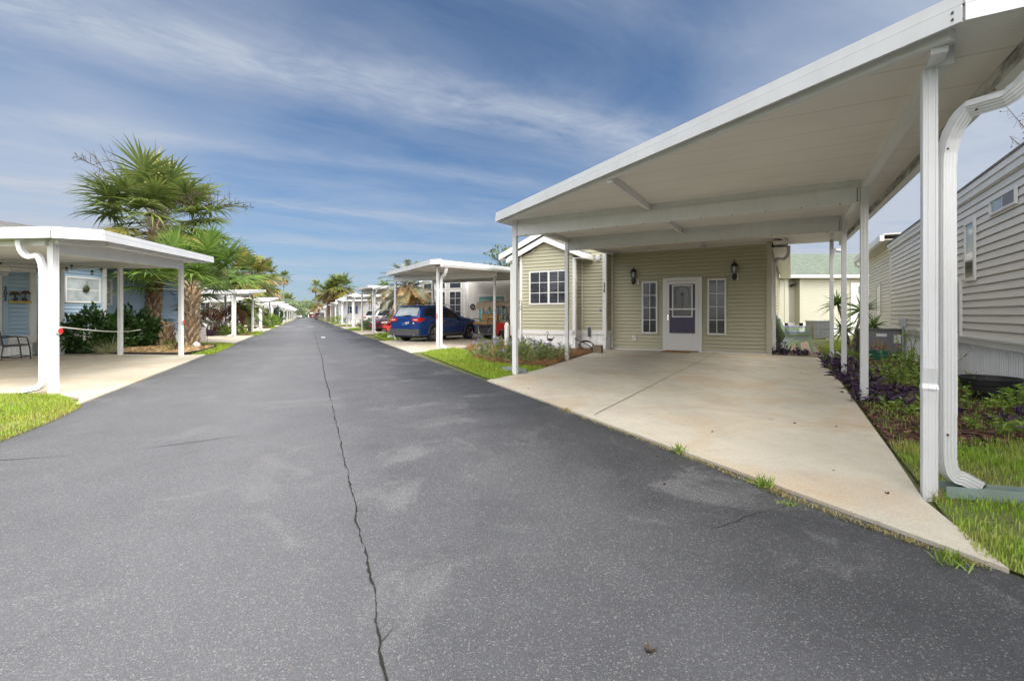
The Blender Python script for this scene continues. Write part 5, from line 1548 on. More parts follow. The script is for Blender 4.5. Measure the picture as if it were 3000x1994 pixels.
bush('glossy_bush', 'dark glossy bush left of the tall palm trunk', 'bush', at(412, 1016), (.62, .55, .62), 2000, .14, M['hedge'], g, HG, aspect=.5)
def grass_clump(label, p, n, ln, w, mat, rng, name='ornamental_grass', cat='grass clump', droop=.5, spread=.8, group=None):
    t = thing(name, label, cat, p, 0, group)
    q = .07 if ln > .3 else .03
    P = np.stack([rng.normal(size=n) * q, rng.normal(size=n) * q, np.zeros(n)], 1); D = rng.normal(size=(n, 3)) * (spread, spread, .2) + (0, 0, 1)
    am = AM(); am.add(*strips(P, D, ln * (.6 + .6 * rng.random(n)), np.full(n, w), droop * rng.random(n), 4, rng=rng)); am.obj('blades', mat, t)
    return t
M['varieg'] = leafmat('striped_grass_leaves', [(.30, .33, .16), (.42, .42, .26), (.20, .26, .08)], .5, .2)
grass_clump('pale striped grass clump at the edge of the tan bark bed', at(318, 1038), 150, .62, .016, M['varieg'], g)
grass_clump('small yellow green tuft beside the palm stump', at(496, 1014), 90, .5, .014, M['shrub_light'], g)
grass_clump('dry brown grass tuft left of the far carport post', at(510, 1028), 120, .5, .014, M['grass_dry'], g)
# burgundy bushes on the next lots
def two_tone(label, p, r, n, rng):
    t = bush('loropetalum_bush', label, 'bush', p, r, n, .07, M['burg'], rng, 'burgundy bushes along the left side', aspect=.6)
    P, d = crown_points(n // 2, (0, 0, r[2] * .98), tuple(x * 1.06 for x in r), rng, .28, .85)
    k = d[:, 2] > .25; P, d = P[k], d[k]; s = .07 * (.6 + .8 * rng.random(len(P)))
    am = AM(); am.add(*leaves(P, d + (0, 0, .5), s, s * .6, rng)); am.obj('bronze_tips', M['burg_tip'], t)
    return t
two_tone('round burgundy bush right of the jagged palm trunk', atY(606, 990, 27.8) * Vector((1, 1, 0)), (.78, .7, .74), 3200, g)
two_tone('wide burgundy bush with bronze top behind the second left carport post', atY(662, 985, 30.2) * Vector((1, 1, 0)), (1.15, .8, .85), 3600, g)
bush('shrub', 'light green low shrub in front of the burgundy bushes', 'shrub', atY(652, 985, 28.2) * Vector((1, 1, 0)), (.42, .3, .27), 700, .09, M['shrub_light'], g, None, False)
bush('shrub', 'light green low shrub with white flowers right of the carport post', 'shrub', atY(700, 985, 29.5) * Vector((1, 1, 0)), (.45, .3, .27), 700, .09, M['shrub_light'], g, None, False)
bush('shrub', 'tiny violet leaved plant at the foot of the burgundy bush', 'shrub', atY(612, 990, 26.9) * Vector((1, 1, 0)), (.35, .25, .16), 400, .08, M['purpleheart'], g, None, False)
sago = thing('feather_palm', 'dark green drooping feather palms under the second left carport roof', 'palm tree', atY(712, 975, 34) * Vector((1, 1, 0)))
a1, st = AM(), MB()
for c in ((-.5, 0, 1.7), (.35, .2, 1.9), (.1, -.3, 1.4)):
    for i in range(22):
        az = i * 2.39996; el = 1.2 - 1.6 * (i + .5) / 22
        feather(a1, st, c, (math.cos(az) * math.cos(el), math.sin(az) * math.cos(el), math.sin(el)), 1.35, g, 26, .035, .4, .6)
    st.tube([(c[0], c[1], 0), (c[0], c[1], c[2])], .11, 7)
a1.obj('crown', M['palm'], sago); st.build('trunk', M['trunk_grey'], sago)
bush('round_shrub', 'round bright green shrub by the third left carport', 'shrub', atY(790, 958, 46) * Vector((1, 1, 0)), (.75, .7, .62), 1600, .13, M['shrub_light'], g, None, False)
SH = 'dark shrubs between the far left carports'
bush('shrub', 'dark green shrub beside the fourth left carport post', 'shrub', atY(806, 950, 60) * Vector((1, 1, 0)), (1.0, .8, 1.1), 1500, .17, M['hedge'], g, SH, False)
bush('shrub', 'low dark green shrub right of the round bright shrub', 'shrub', atY(800, 953, 54) * Vector((1, 1, 0)), (.9, .8, .5), 900, .17, M['shrub'], g, SH, False)
bush('shrub', 'light tall grass-like shrub at the foot of the right palm group', 'shrub', atY(958, 950, 74) * Vector((1, 1, 0)), (1.1, .8, .45), 900, .2, M['varieg'], g, None, False, up=1.2, aspect=.15)
bush('shrub', 'yellow green shrub by the blue-shuttered house', 'shrub', atY(990, 950, 59) * Vector((1, 1, 0)), (.9, .8, .5), 1000, .2, M['shrub_light'], g, None, False, up=1.0, aspect=.2)
fb = bush('flower_bed', 'white and pink flowering bush beside the white post on the right', 'flowers', atY(1082, 962, 39.5) * Vector((1, 1, 0)), (.85, .6, .42), 1500, .10, M['shrub'], g, None, False)
P, d = crown_points(220, (0, 0, .42), (.9, .65, .46), g, .2, .9); k = d[:, 2] > 0; P, d = P[k], d[k]
am = AM(); am.add(*leaves(P, d, np.full(len(P), .10), np.full(len(P), .10), g)); am.obj('blossoms', M['whitepetal'], fb)

# ---- purple flowers (mexican petunia) in the bed left of the driveway
def stem_plant(name, label, cat, p, n, h, r, leafmat_, rng, ll=.12, lw=.016, flowers=0, fmat='lilac', group=None, leafn=14, lean=.35, fs=.05):
    t = thing(name, label, cat, p, 0, group)
    am, fm, st = AM(), AM(), MB()
    for i in range(n):
        a = rng.random() * 2 * PI; q = r * math.sqrt(rng.random()); b = np.array((q * math.cos(a), q * math.sin(a), 0))
        hh = h * (.55 + .6 * rng.random()); tip = b + np.array((rng.normal() * lean * hh * .5, rng.normal() * lean * hh * .5, hh))
        st.tube([tuple(b), tuple((b + tip) / 2 + np.array((0, 0, .03))), tuple(tip)], [.006, .005, .003], 3)
        ts = .15 + .85 * rng.random(leafn); P = b + (tip - b) * ts[:, None]; D = rng.normal(size=(leafn, 3)) * (1, 1, .3) + (0, 0, .7)
        am.add(*strips(P, D, ll * (.6 + .7 * rng.random(leafn)), np.full(leafn, lw), .25 * np.ones(leafn), 3, rng=rng))
        if flowers and rng.random() < flowers:
            fd = unit(rng.normal(size=(6, 3)) * (1, 1, .5) + (0, 0, .3)); fm.add(*leaves(np.repeat(tip[None], 6, 0), fd, np.full(6, fs), np.full(6, fs * .9), rng))
    am.obj('foliage', leafmat_, t); st.build('stems', M['petiole'], t)
    if fm.V: fm.obj('blossoms', M[fmat], t)
    return t
g = np.random.default_rng(71)
RG = 'purple flowered plants in the straw bed'
for (px, py, n, h, lab) in ((1410, 1046, 30, .42, 'purple flowered clump at the left end of the straw bed'), (1452, 1054, 46, .62, 'tall purple flowered clump left of the front left carport post'),
                            (1492, 1060, 46, .64, 'purple flowered clump just left of the front left carport post'), (1530, 1064, 46, .6, 'purple flowered clump just right of the front left carport post'),
                            (1572, 1062, 46, .56, 'purple flowered clump below the metal heron'), (1612, 1058, 40, .52, 'purple flowered clump left of the second left carport post'),
                            (1640, 1048, 26, .40, 'thin purple flowered clump behind the second left carport post'), (1555, 1042, 40, .55, 'purple flowered clump nearest the white skirting')):
    stem_plant('petunia_plant', lab, 'flowers', at(px, py), int(n * .62), h * .9, .42, M['ruellia'], g, .17, .018, .22, 'lilac', RG, 13, .5, .055)

# ---- purple heart along the right edge of the driveway
g = np.random.default_rng(81)
PH = 'dark purple plants along the driveway'
for (u, v, n, r, h, lab) in ((1.02, 9.3, 40, .42, .26, 'dark purple plants at the foot of the second right carport post'), (1.05, 10.6, 44, .45, .30, 'dark purple plants between the second and third right posts'),
                             (.95, 12.2, 44, .45, .32, 'dark purple plants beside the third right carport post'), (1.0, 13.6, 40, .45, .32, 'dark purple plants creeping over the far driveway corner'),
                             (1.15, 8.3, 26, .35, .22, 'dark purple plants right of the second right carport post'), (.85, 8.0, 18, .22, .22, 'small dark purple sprigs in front of the second right post'),
                             (1.55, 9.0, 34, .5, .22, 'dark purple plants in the middle of the bark bed'), (1.6, 7.2, 12, .5, .16, 'scattered purple sprigs on the bark in front'),
                             (2.2, 6.9, 12, .4, .18, 'purple sprigs near the black tub'), (2.45, 7.6, 10, .3, .18, 'few purple sprigs beside the black tub'),
                             (-.15, 16.55, 60, .42, .26, 'dark purple plants at the corner of the sage house wall'), (.35, 16.4, 36, .4, .17, 'dark purple plants in front of the stacked chairs'), (-.42, 16.4, 14, .12, .6, 'tall purple sprig climbing at the tan corner board')):
    stem_plant('purple_plant', lab, 'plants', rp(u, v, .01), max(4, int(n * .38)), h * .8, r * .9, M['purpleheart'], g, .15, .035, .03, 'lilac', PH, 9, .9, .03)

# ---- weeds and green plants in the bark bed
g = np.random.default_rng(91)
WG = 'light green weeds in the bark bed'
for (u, v, n, r, h, mt, lab) in ((1.55, 10.2, 60, .45, .55, 'weed', 'bushy light green weeds in the middle of the bark bed'), (2.05, 11.6, 46, .3, .95, 'weed', 'tall light green weed in front of the grey cabinet'),
                             (1.9, 9.2, 40, .35, .38, 'shrub_light', 'grassy light green weeds nearer the camera'), (2.4, 12.0, 40, .28, .62, 'shrub', 'dark green bush with magenta flowers by the white skirting'),
                             (2.2, 8.2, 26, .3, .26, 'weed', 'ferny weeds in front of the black tub'), (2.45, 8.45, 24, .22, .3, 'weed', 'ferny weeds right of the black tub'),
                             (2.3, 10.3, 24, .3, .34, 'weed', 'ferny weeds left of the black tub'), (1.3, 7.3, 22, .35, .18, 'shrub_light', 'low weeds on the bark near the grass'),
                             (1.9, 6.7, 20, .3, .2, 'shrub_light', 'low weeds behind the downspout'), (1.25, 15.3, 40, .5, .3, 'weed', 'green weeds beside the far right carport posts'),
                             (2.0, 15.5, 30, .5, .4, 'shrub', 'green weeds in front of the spiky plant')):
    stem_plant('weed', lab, 'weeds', rp(u, v, .01), int(n * .55), h * .9, r, M[mt], g, .085, .022, .12 if mt == 'shrub' else 0, 'pink', WG, 15, .45, .05)
tag(lawn([rp(.85, 5.4), rp(2.7, 6.1), rp(2.7, 9), rp(1.0, 12), rp(.8, 8)], 420, .07, .007, M['weed'], g, .6, .012), 'sparse grass coming up through the bark mulch', 'grass')
tag(lawn([rp(.9, 15.5), rp(2.5, 17.4), rp(2.6, 26), rp(1.5, 26), rp(.8, 19)], 500, .08, .01, M['grass'], g, .3, .012), 'patchy grass behind the right carport posts', 'grass')
# spiky dracaena beyond the carport
dr = thing('spiky_plant', 'spiky yucca like plant with several heads behind the far right posts', 'plant', rp(1.55, 17.6))
am, st = AM(), MB()
for (x, y, z, n, ln) in ((-.35, .1, 1.55, 60, .62), (.55, .3, 1.35, 80, .70), (-.30, -.1, .78, 60, .55), (.75, .1, .85, 50, .5)):
    D = unit(g.normal(size=(n, 3)) + (0, 0, .35)); am.add(*strips(np.repeat(np.array([[x, y, z]]), n, 0), D, ln * (.7 + .4 * g.random(n)), np.full(n, .035), .15 * np.ones(n), 3, rng=g))
    st.tube([(0, 0, 0), (x * .4, y * .4, z * .5), (x, y, z)], [.05, .04, .03], 6)
am.obj('leaves', M['palm_fresh'], dr); st.build('stalk', M['trunk_grey'], dr)
# little tufts in the joint between road and driveway
g = np.random.default_rng(95)
for (px, py, n, h, lab) in ((1660, 1203, 60, .05, 'yellowish weed tuft in the joint, farthest from the camera'), (1990, 1325, 50, .11, 'grass tuft with tall stems in the driveway joint'), (2235, 1425, 80, .11, 'larger grass tuft in the driveway joint nearer the camera'),
                       (2275, 1445, 30, .06, 'small dry tuft beside the larger joint tuft'), (2790, 1650, 60, .09, 'green grass tuft at the driveway tip'), (2740, 1460, 50, .10, 'dry tuft at the foot of the dented post'), (2310, 1478, 30, .04, 'flat weed at the end of the road crack')):
    grass_clump(lab, at(px, py), n, h, .006, M['grass_dry'] if 'dry' in lab or 'yellow' in lab else M['shrub_light'], g, 'weed_tuft', 'weed', .3, .5, 'weed tufts along the road edge')
for i in range(1): pass
jn = [at(1445, 1117), at(1700, 1222), at(1990, 1330), at(2250, 1434), at(2500, 1530), at(2890, 1666)]
wp = [jn[0]]
XY = np.concatenate([np.array([(a.x + (b.x - a.x) * t + g.normal() * .012, a.y + (b.y - a.y) * t + g.normal() * .012) for t in g.random(260)]) for a, b in zip(jn[:-1], jn[1:])])
V, T = blade_arrays(XY, .022, .006, g, 0.002, 1.5)
tag(arr_obj('joint_weeds', V, T, M['grass_dry']), 'dry grass litter along the joint between road and driveway', 'weeds', kind='stuff')

# ---- background trees
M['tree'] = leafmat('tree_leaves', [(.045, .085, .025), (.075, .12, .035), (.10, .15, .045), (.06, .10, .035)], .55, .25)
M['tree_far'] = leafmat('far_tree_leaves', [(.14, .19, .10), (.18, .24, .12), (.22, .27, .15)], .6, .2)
M['bark'] = pm('tree_bark', (.12, .09, .065), .9, .3, 6, bmp=.5)
def tree(label, p, h, r, rng, n=2600, ls=.28, mat='tree', trunk_r=.18, group='trees behind the houses', clumps=9, base=.45, name='tree'):
    t = thing(name, label, 'tree', p, 0, group)
    am, st = AM(), MB()
    st.tube([(0, 0, -.1), (.03 * h, 0, h * .3), (0, .02 * h, h * .62)], [trunk_r * 1.2, trunk_r, trunk_r * .6], 8)
    for i in range(clumps):
        a = i * 2.4 + rng.random(); q = rng.random() ** .6 * r * .75; z = h * (base + (1 - base) * (.1 + .8 * rng.random()))
        q *= math.sqrt(max(.15, 1 - ((z / h - .62) / .5) ** 2))
        c = (q * math.cos(a), q * math.sin(a), z); rr = r * (.28 + .22 * rng.random())
        st.tube([(0, 0, h * .3), (c[0] * .5, c[1] * .5, (h * .35 + z) / 2), c], [trunk_r * .45, trunk_r * .3, trunk_r * .1], 5)
        P, d = crown_points(n // clumps, c, (rr, rr, rr * .72), rng, .35, .35)
        s = ls * (.5 + .9 * rng.random(len(P)))
        am.add(*leaves(P, d * .6 + rng.normal(size=(len(P), 3)), s, s * .5, rng))
    am.obj('crown', M[mat], t); st.build('trunk', M['bark'], t, smooth=True)
    return t
g = np.random.default_rng(101)
tree('thin oak tree showing beside the sage house gable', (-.45, 33, 0), 6.0, 1.5, g, 1000, .22)
for (px, Y, h, r, lab) in ((560, 44, 6.4, 3.2, 'leafy tree behind the jagged palm trunk'), (618, 52, 6.0, 3.4, 'leafy tree behind the burgundy bushes'), (690, 60, 6.2, 3.6, 'leafy tree behind the second left carport'),
                           (500, 38, 5.0, 2.6, 'leafy tree behind the tall palm trunk'), (750, 75, 6.0, 3.6, 'leafy tree beyond the third left carport')):
    tree(lab, ((px - CX) / F * Y, Y, 0), h, r, g, 3000, .32)
FT = 'low trees at the far end of the road'
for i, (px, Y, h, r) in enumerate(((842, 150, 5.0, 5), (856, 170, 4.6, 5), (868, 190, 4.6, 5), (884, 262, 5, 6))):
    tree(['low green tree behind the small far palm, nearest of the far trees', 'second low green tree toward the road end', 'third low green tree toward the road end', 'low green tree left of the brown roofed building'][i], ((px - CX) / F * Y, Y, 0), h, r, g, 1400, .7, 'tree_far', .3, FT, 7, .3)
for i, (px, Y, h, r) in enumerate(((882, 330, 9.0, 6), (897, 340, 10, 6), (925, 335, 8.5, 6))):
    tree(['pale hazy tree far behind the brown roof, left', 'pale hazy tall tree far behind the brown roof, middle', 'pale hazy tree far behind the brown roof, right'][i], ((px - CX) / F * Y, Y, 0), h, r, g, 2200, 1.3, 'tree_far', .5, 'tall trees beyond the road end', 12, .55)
V, T = [], []
am = AM()
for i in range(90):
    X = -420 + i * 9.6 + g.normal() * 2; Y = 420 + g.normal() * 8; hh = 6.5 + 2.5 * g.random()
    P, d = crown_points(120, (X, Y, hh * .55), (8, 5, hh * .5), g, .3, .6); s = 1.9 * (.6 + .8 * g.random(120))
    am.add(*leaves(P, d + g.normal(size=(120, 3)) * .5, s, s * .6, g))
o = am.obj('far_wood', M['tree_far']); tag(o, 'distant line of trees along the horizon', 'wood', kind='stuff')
# crape myrtle twig tips at the right edge
cm = thing('crape_myrtle', 'thin twigs with seed heads reaching in at the right edge', 'tree', (8.2, 7.3, 0))
st, am = MB(), AM()
st.tube([(0, 0, 0), (.1, .2, 2.2), (-.2, 0, 4.0)], [.05, .04, .02], 6)
for (x, y, z, tx, tz) in ((-.2, 0, 3.6, -1.05, 4.22), (-.2, 0, 3.4, -1.0, 3.78), (-.15, 0, 3.5, -.75, 4.02), (-.2, 0, 4.0, -.6, 4.5)):
    e = Vector((tx, -.3, tz)); b = Vector((x, y, z)); st.tube([b, (b + e) / 2 + Vector((0, 0, .05)), e], [.010, .006, .003], 4)
    for j in range(12):
        q = b + (e - b) * (.45 + .55 * j / 11); d = Vector((g.normal() * .5, g.normal() * .5, g.normal())).normalized() * .10
        st.tube([q, q + d], [.003, .002], 3)
        if j % 3 == 0: st.lathe([(.0, -.014), (.013, 0), (.0, .014)], 6, tuple(q + d))
    n_ = 5; am.add(*leaves(np.array([tuple(b + (e - b) * .5)] * n_), g.normal(size=(n_, 3)) - (0, 0, .5), np.full(n_, .09), np.full(n_, .04), g))
st.build('branches', M['bark'], cm); am.obj('leaves', M['tree'], cm)
# ================================================================ vehicles
def carpaint(name, col, metal=.5):
    m, nt, b = new_mat(name)
    co = objco(nt)
    c = mix(nt, ramp(nt, noise(nt, co, 1.2, 3), [(.3, 0.0), (.7, 1.0)]), col, tuple(x * .88 for x in col))
    L(nt, c, b.inputs['Base Color']); b.inputs['Metallic'].default_value = metal
    b.inputs['Roughness'].default_value = .26; b.inputs['Coat Weight'].default_value = 1.0; b.inputs['Coat Roughness'].default_value = .03
    return m
M['paint_blue'] = carpaint('blue_car_paint', (.018, .078, .34))
M['paint_red'] = carpaint('red_car_paint', (.33, .015, .02))
M['paint_white'] = carpaint('white_car_paint', (.72, .72, .72), 0.0)
M['taillight'] = pm('red_tail_lens', (.55, .02, .015), .12, .05, coat=1.0)
M['lens'] = pm('clear_lens', (.70, .72, .74), .1, .05, coat=1.0)
M['bumper'] = pm('grey_plastic_bumper', (.075, .078, .082), .5, .1)

def make_wheel(parent, x, y, r, w, s):
    mb = MB()
    mb.lathe([(r * .66, -w / 2), (r * .9, -w / 2), (r, -w * .38), (r, w * .38), (r * .9, w / 2), (r * .66, w / 2)], 28, (x, y, r), 'x')
    o = mb.build('wheel', M['tyre'], parent, smooth=True)
    k = MB(); xo = x + s * w * .36
    k.lathe([(r * .66, x + s * w * .5), (r * .62, x + s * w * .52), (r * .58, x + s * w * .40), (r * .58, x + s * w * .30)], 24, (0, y, r), 'x')
    for i in range(5):
        for da in (-.13, .13):
            a = i * 2 * PI / 5 + .2
            p = (x + s * w * .44, y + r * .12 * math.cos(a), r + r * .12 * math.sin(a)); q = (x + s * w * .46, y + r * .62 * math.cos(a + da), r + r * .62 * math.sin(a + da))
            k.bar(p, q, .022, r * .10, (1, 0, 0))
    k.lathe([(r * .16, x + s * w * .40), (r * .16, x + s * w * .48), (r * .08, x + s * w * .5)], 12, (0, y, r), 'x')
    k.build('rim', M['chrome'], o)
    k = MB(); k.lathe([(r * .57, x + s * w * .16), (r * .57, x + s * w * .2)], 18, (0, y, r), 'x'); k.build('hub', M['darkgrey'], o)
    return o

def make_car(label, loc, rot, paint, kind='suv', cat='car', name='parked_car', group=None, lamp=True):
    t = thing(name, label, cat, loc, rot, group)
    WB = 2.73
    if kind == 'suv':
        hs, W, ro = 1.0, .92, [(-.95, 1.04), (-.88, 1.11), (-.60, 1.555), (-.25, 1.625), (.5, 1.66), (1.1, 1.625), (1.5, 1.53), (2.35, 1.10)]
        belt = lambda y: 1.02 + (.04 if y < 0 else 0) - .02 * max(0, y)
        hood = [(2.35, 1.10), (2.9, 1.05), (3.35, .95), (3.62, .80), (3.68, .62)]
        zb0, wr = .27, .36
    else:
        hs, W, ro = .9, .90, [(-1.0, .98), (-.75, 1.03), (-.35, 1.12), (.25, 1.38), (.7, 1.44), (1.2, 1.43), (1.6, 1.33), (2.3, 1.0)]
        belt = lambda y: .95 - .02 * max(0, y)
        hood = [(2.3, .98), (2.9, .90), (3.35, .80), (3.60, .68), (3.67, .52)]
        zb0, wr = .22, .33
    prof = ro + hood[1:]
    py = [p[0] for p in prof]; pz = [p[1] for p in prof]
    ys = sorted(set([round(v, 3) for v in py] + [round(c + d, 3) for c in (0, WB) for d in (-.44, -.425, -.36, -.26, -.13, 0, .13, .26, .36, .425, .44)] + [.9, 1.35, 1.9, 2.1, -.9]))
    ys = [y for y in ys if py[0] <= y <= py[-1]]
    def ring_(y):
        zr = float(np.interp(y, py, pz)); zb = zb0
        for c in (0, WB):
            if abs(y - c) < .426: zb = max(zb, wr + math.sqrt(max(0, .43 ** 2 - (y - c) ** 2)))
        e = min(1, (y - py[0] + .02) / .45); f = min(1, (py[-1] - y + .02) / .7)
        w = W * (.86 + .14 * min(1, e) ** .5) * (.80 + .20 * max(0, f) ** .5)
        hoodz = y > ro[-1][0] or zr < belt(y) + .04
        zt = min(belt(y), zr - .03)
        wtop = .66 * W / .92 + .0
        g = min(1, max(0, (zr - belt(y)) / .45))
        p = [(0, zb), (w - .06, zb), (w, zb + .06), (w + .005, max(.60 * hs, zb + .09)), (w - .01, max(zt - .10, zb + .12)), (w - .05, max(zt, zb + .15))]
        if hoodz: p += [(w - .12, max(zr - .02, zb + .16)), (w * .6, zr), (0, zr + .015)]
        else:
            w2 = (w - .07) * (1 - g) + wtop * g
            p += [(w2 + .02, zr - .08 * g - .015), (w2 - .07, zr - .01), (0, zr + .02)]
        return p
    mb = MB(); R = [ring_(y) for y in ys]; n = len(R[0]); vs = []
    for y, r in zip(ys, R):
        for x, z in r: vs.append((x, y, z))
        for x, z in r[1:-1][::-1]: vs.append((-x, y, z))
    m = 2 * n - 2; fs = []
    for i in range(len(ys) - 1):
        for j in range(m): fs.append((i * m + j, i * m + (j + 1) % m, (i + 1) * m + (j + 1) % m, (i + 1) * m + j))
    fs.append(tuple(range(m))); fs.append(tuple((len(ys) - 1) * m + j for j in range(m)))
    mb.add(vs, fs); mb.build('body', paint, t, smooth=True)
    def S(y, k, s, off=.012):
        """point on the side between belt and roof, k 0..1"""
        r = ring_(y); a, b = r[5], r[6]
        return (s * (a[0] + (b[0] - a[0]) * k + off), y, a[1] + (b[1] - a[1]) * k + off * .3)
    wins = [[(-.62, .30), (-.42, .88), (.02, .92), (.12, .12)], [(.18, .10), (.10, .92), (.88, .92), (.92, .10)], [(.99, .10), (.97, .92), (1.45, .90), (2.02, .12)]] if kind == 'suv' else \
           [[(-.15, .12), (.22, .85), (.72, .92), (.74, .10)], [(.80, .10), (.79, .92), (1.45, .90), (1.95, .14)]]
    for s in (-1, 1):
        for wn_ in wins:
            g_ = MB(); (y0, k0), (y1, k1), (y2, k2), (y3, k3) = wn_
            N_ = 6; lo = [(y0 + (y3 - y0) * i / N_, k0 + (k3 - k0) * i / N_) for i in range(N_ + 1)]; hi = [(y1 + (y2 - y1) * i / N_, k1 + (k2 - k1) * i / N_) for i in range(N_ + 1)]
            v_ = [S(a, b, s) for a, b in lo] + [S(a, b, s) for a, b in hi]
            g_.add(v_, [(i, i + 1, N_ + 2 + i, N_ + 1 + i) for i in range(N_)]); g_.build('side_window', M['glass_car'], t)
        k = MB(); yy = 2.0 if kind == 'suv' else 1.9
        c = S(yy, .1, s); k.lathe([(.0, -.07), (.06, -.05), (.075, 0), (.06, .06), (.0, .08)], 10, (c[0] + s * .10, c[1], c[2] + .06), 'y'); k.bar((c[0], c[1], c[2]), (c[0] + s * .08, c[1], c[2] + .04), .05, .03)
        k.build('mirror', paint, t)
        k = MB()
        for hy in ((.62, 1.75) if kind == 'suv' else (.55, 1.6)):
            q = ring_(hy); k.bar((s * (q[4][0] + .018), hy - .10, q[4][1] - .0), (s * (q[4][0] + .018), hy + .08, q[4][1]), .02, .022)
        k.build('door_handle', M['chrome'], t)
        k = MB()
        for yy in ((.95, 2.02) if kind == 'suv' else (.78, 1.95)):
            q = ring_(yy); k.tube([(s * (q[3][0] + .002), yy, .36), (s * (q[3][0] + .003), yy, q[3][1]), (s * (q[4][0] + .003), yy, q[4][1]), (s * (q[5][0] + .002), yy, q[5][1])], .005, 4)
        k.build('door_gap', M['black'], t)
        if kind == 'suv':
            k = MB(); k.tube([(s * .60, -.45, 1.62), (s * .60, -.35, 1.70), (s * .62, .5, 1.735), (s * .60, 1.15, 1.69), (s * .60, 1.25, 1.62)], .017, 6); k.build('roof_rail', M['black'], t)
    def quad_on(y0, y1, f0, f1, off, name, mt):
        r0, r1 = ring_(y0), ring_(y1); g_ = MB(); v_ = []
        for (y, r, f) in ((y0, r0, f0), (y1, r1, f1)):
            for q in (-1, -.85, -.5, 0, .5, .85, 1):
                xx = f * q; z = np.interp(abs(xx), [r[8][0], r[7][0], r[6][0]], [r[8][1], r[7][1], r[6][1]])
                v_.append((xx, y + off[0], z + off[1]))
        g_.add(v_, [(i, i + 1, 8 + i, 7 + i) for i in range(6)]); g_.build(name, M[mt], t)
    if kind == 'suv':
        quad_on(-.865, -.615, .64, .57, (-.016, .012), 'rear_window', 'glass_pale' if paint is M['paint_blue'] else 'glass_car')
        quad_on(1.60, 2.30, .60, .72, (.012, .014), 'windshield', 'glass_car')
        k = MB(); k.box(-.60, .60, -.74, -.52, 1.575, 1.61); k.build('spoiler', paint, t)
        k = MB(); k.bar((-.05, -.90, 1.165), (.28, -.885, 1.185), .03, .025); k.build('wiper', M['black'], t)
    else:
        quad_on(-.30, .20, .60, .52, (-.012, .014), 'rear_window', 'glass_car'); quad_on(1.62, 2.26, .56, .70, (.012, .014), 'windshield', 'glass_car')
    wb = ring_(-.93)[3][0]
    k = MB(); k.box(-wb - .01, wb + .01, py[0] - .07, py[0] + .10, .30, .54); k.prism([(-wb - .012, py[0] + .05, .30), (-wb - .012, -.45, .30), (-wb - .012, -.45, .46), (-wb - .012, py[0] + .05, .54)], (.03, 0, 0)); k.prism([(wb - .018, py[0] + .05, .30), (wb - .018, -.45, .30), (wb - .018, -.45, .46), (wb - .018, py[0] + .05, .54)], (.03, 0, 0))
    bp = k.build('rear_bumper', M['bumper'], t)
    k = MB(); k.box(-wb - .012, wb + .012, py[0] - .076, py[0] + .02, .545, .575); k.build('chrome_strip', M['chrome'], bp)
    for s in (-1, 1):
        k = MB(); k.lathe([(.05, py[0] - .085), (.05, py[0] - .02)], 10, (s * .58, 0, .33), 'y'); k.build('exhaust_tip', M['chrome'], bp)
        k = MB(); z0, z1 = (.90, 1.05) if kind == 'suv' else (.78, .93)
        xo = ring_(-.9)[4][0]
        k.prism([(s * .40, py[0] - .02, z0 + .05), (s * (xo - .02), py[0] - .022, z0 - .03), (s * (xo + .02), py[0] + .33, z0 + .06), (s * (xo + .005), py[0] + .36, z1 + .02), (s * (xo - .02), py[0] - .018, z1 + .02), (s * .44, py[0] - .02, z1)], (0, -.012, 0))
        k.prism([(s * (xo - .03), py[0] - .03, z0 - .02), (s * (xo + .03), py[0] + .10, z0), (s * (xo + .042), py[0] + .40, z1 - .02), (s * (xo + .0), py[0] + .05, z1 + .025), (s * (xo - .04), py[0] - .03, z1 + .02)], (s * .012, 0, .004))
        tl_ = k.build('taillight', M['taillight'], t)
        k = MB(); k.box(min(s * (xo - .30), s * (xo - .08)), max(s * (xo - .30), s * (xo - .08)), py[0] - .042, py[0] - .030, z0 + .06, z0 + .10); k.build('reverse_lens', M['lens'], tl_)
        k = MB(); zf = .80 if kind == 'suv' else .66
        q = ring_(3.45)
        k.prism([(s * .42, 3.70, zf - .06), (s * (q[3][0] - .02), 3.52, zf - .03), (s * (q[3][0] + .03), 3.25, zf + .06), (s * (q[3][0] - .05), 3.50, zf + .07), (s * .45, 3.68, zf + .03)], (0, .015, .012)); k.build('headlight', M['lens'], t)
    k = MB(); k.box(-.45, .45, 3.64, 3.70, .48 * hs + .04, .60 * hs + .05); k.box(-.75, .75, 3.60, 3.69, .25, .36); k.build('grille', M['black'], t)
    k = MB(); k.box(-.16, .16, py[0] - .03, py[0] - .012, .74, .86) if kind == 'suv' else k.box(-.16, .16, py[0] - .03, py[0] - .012, .6, .72); k.build('plate_recess', M['navy'] if paint is M['paint_blue'] else M['bumper'], t)
    for y in (0, WB):
        for s in (-1, 1): make_wheel(t, s * (W - .13), y, wr, .23, s)
    if kind == 'suv':
        for s in (-1, 1):
            for yc in (0, WB):
                k = MB(); pts = [(s * (ring_(yc + .45 * math.cos(a))[3][0] + .008), yc + .45 * math.cos(a), wr + .44 * math.sin(a)) for a in [PI * i / 12 for i in range(13)]]
                k.tube(pts, .03, 5); k.build('arch_trim', M['bumper'], t)
            k = MB(); k.prism([(s * (W - .02), .45, .24), (s * (W - .02), WB - .45, .24), (s * (W + .012), WB - .45, .40), (s * (W + .012), .45, .40)], (s * -.03, 0, 0)); k.build('sill_trim', M['bumper'], t)
    k = MB(); k.box(-.75, .75, -.8, 3.5, .20, .42); k.build('underbody', M['black'], t)
    return t
blue = make_car('blue SUV parked nose in under the second right carport', (-4.25, 22.15, 0), rad(-30), M['paint_blue'])
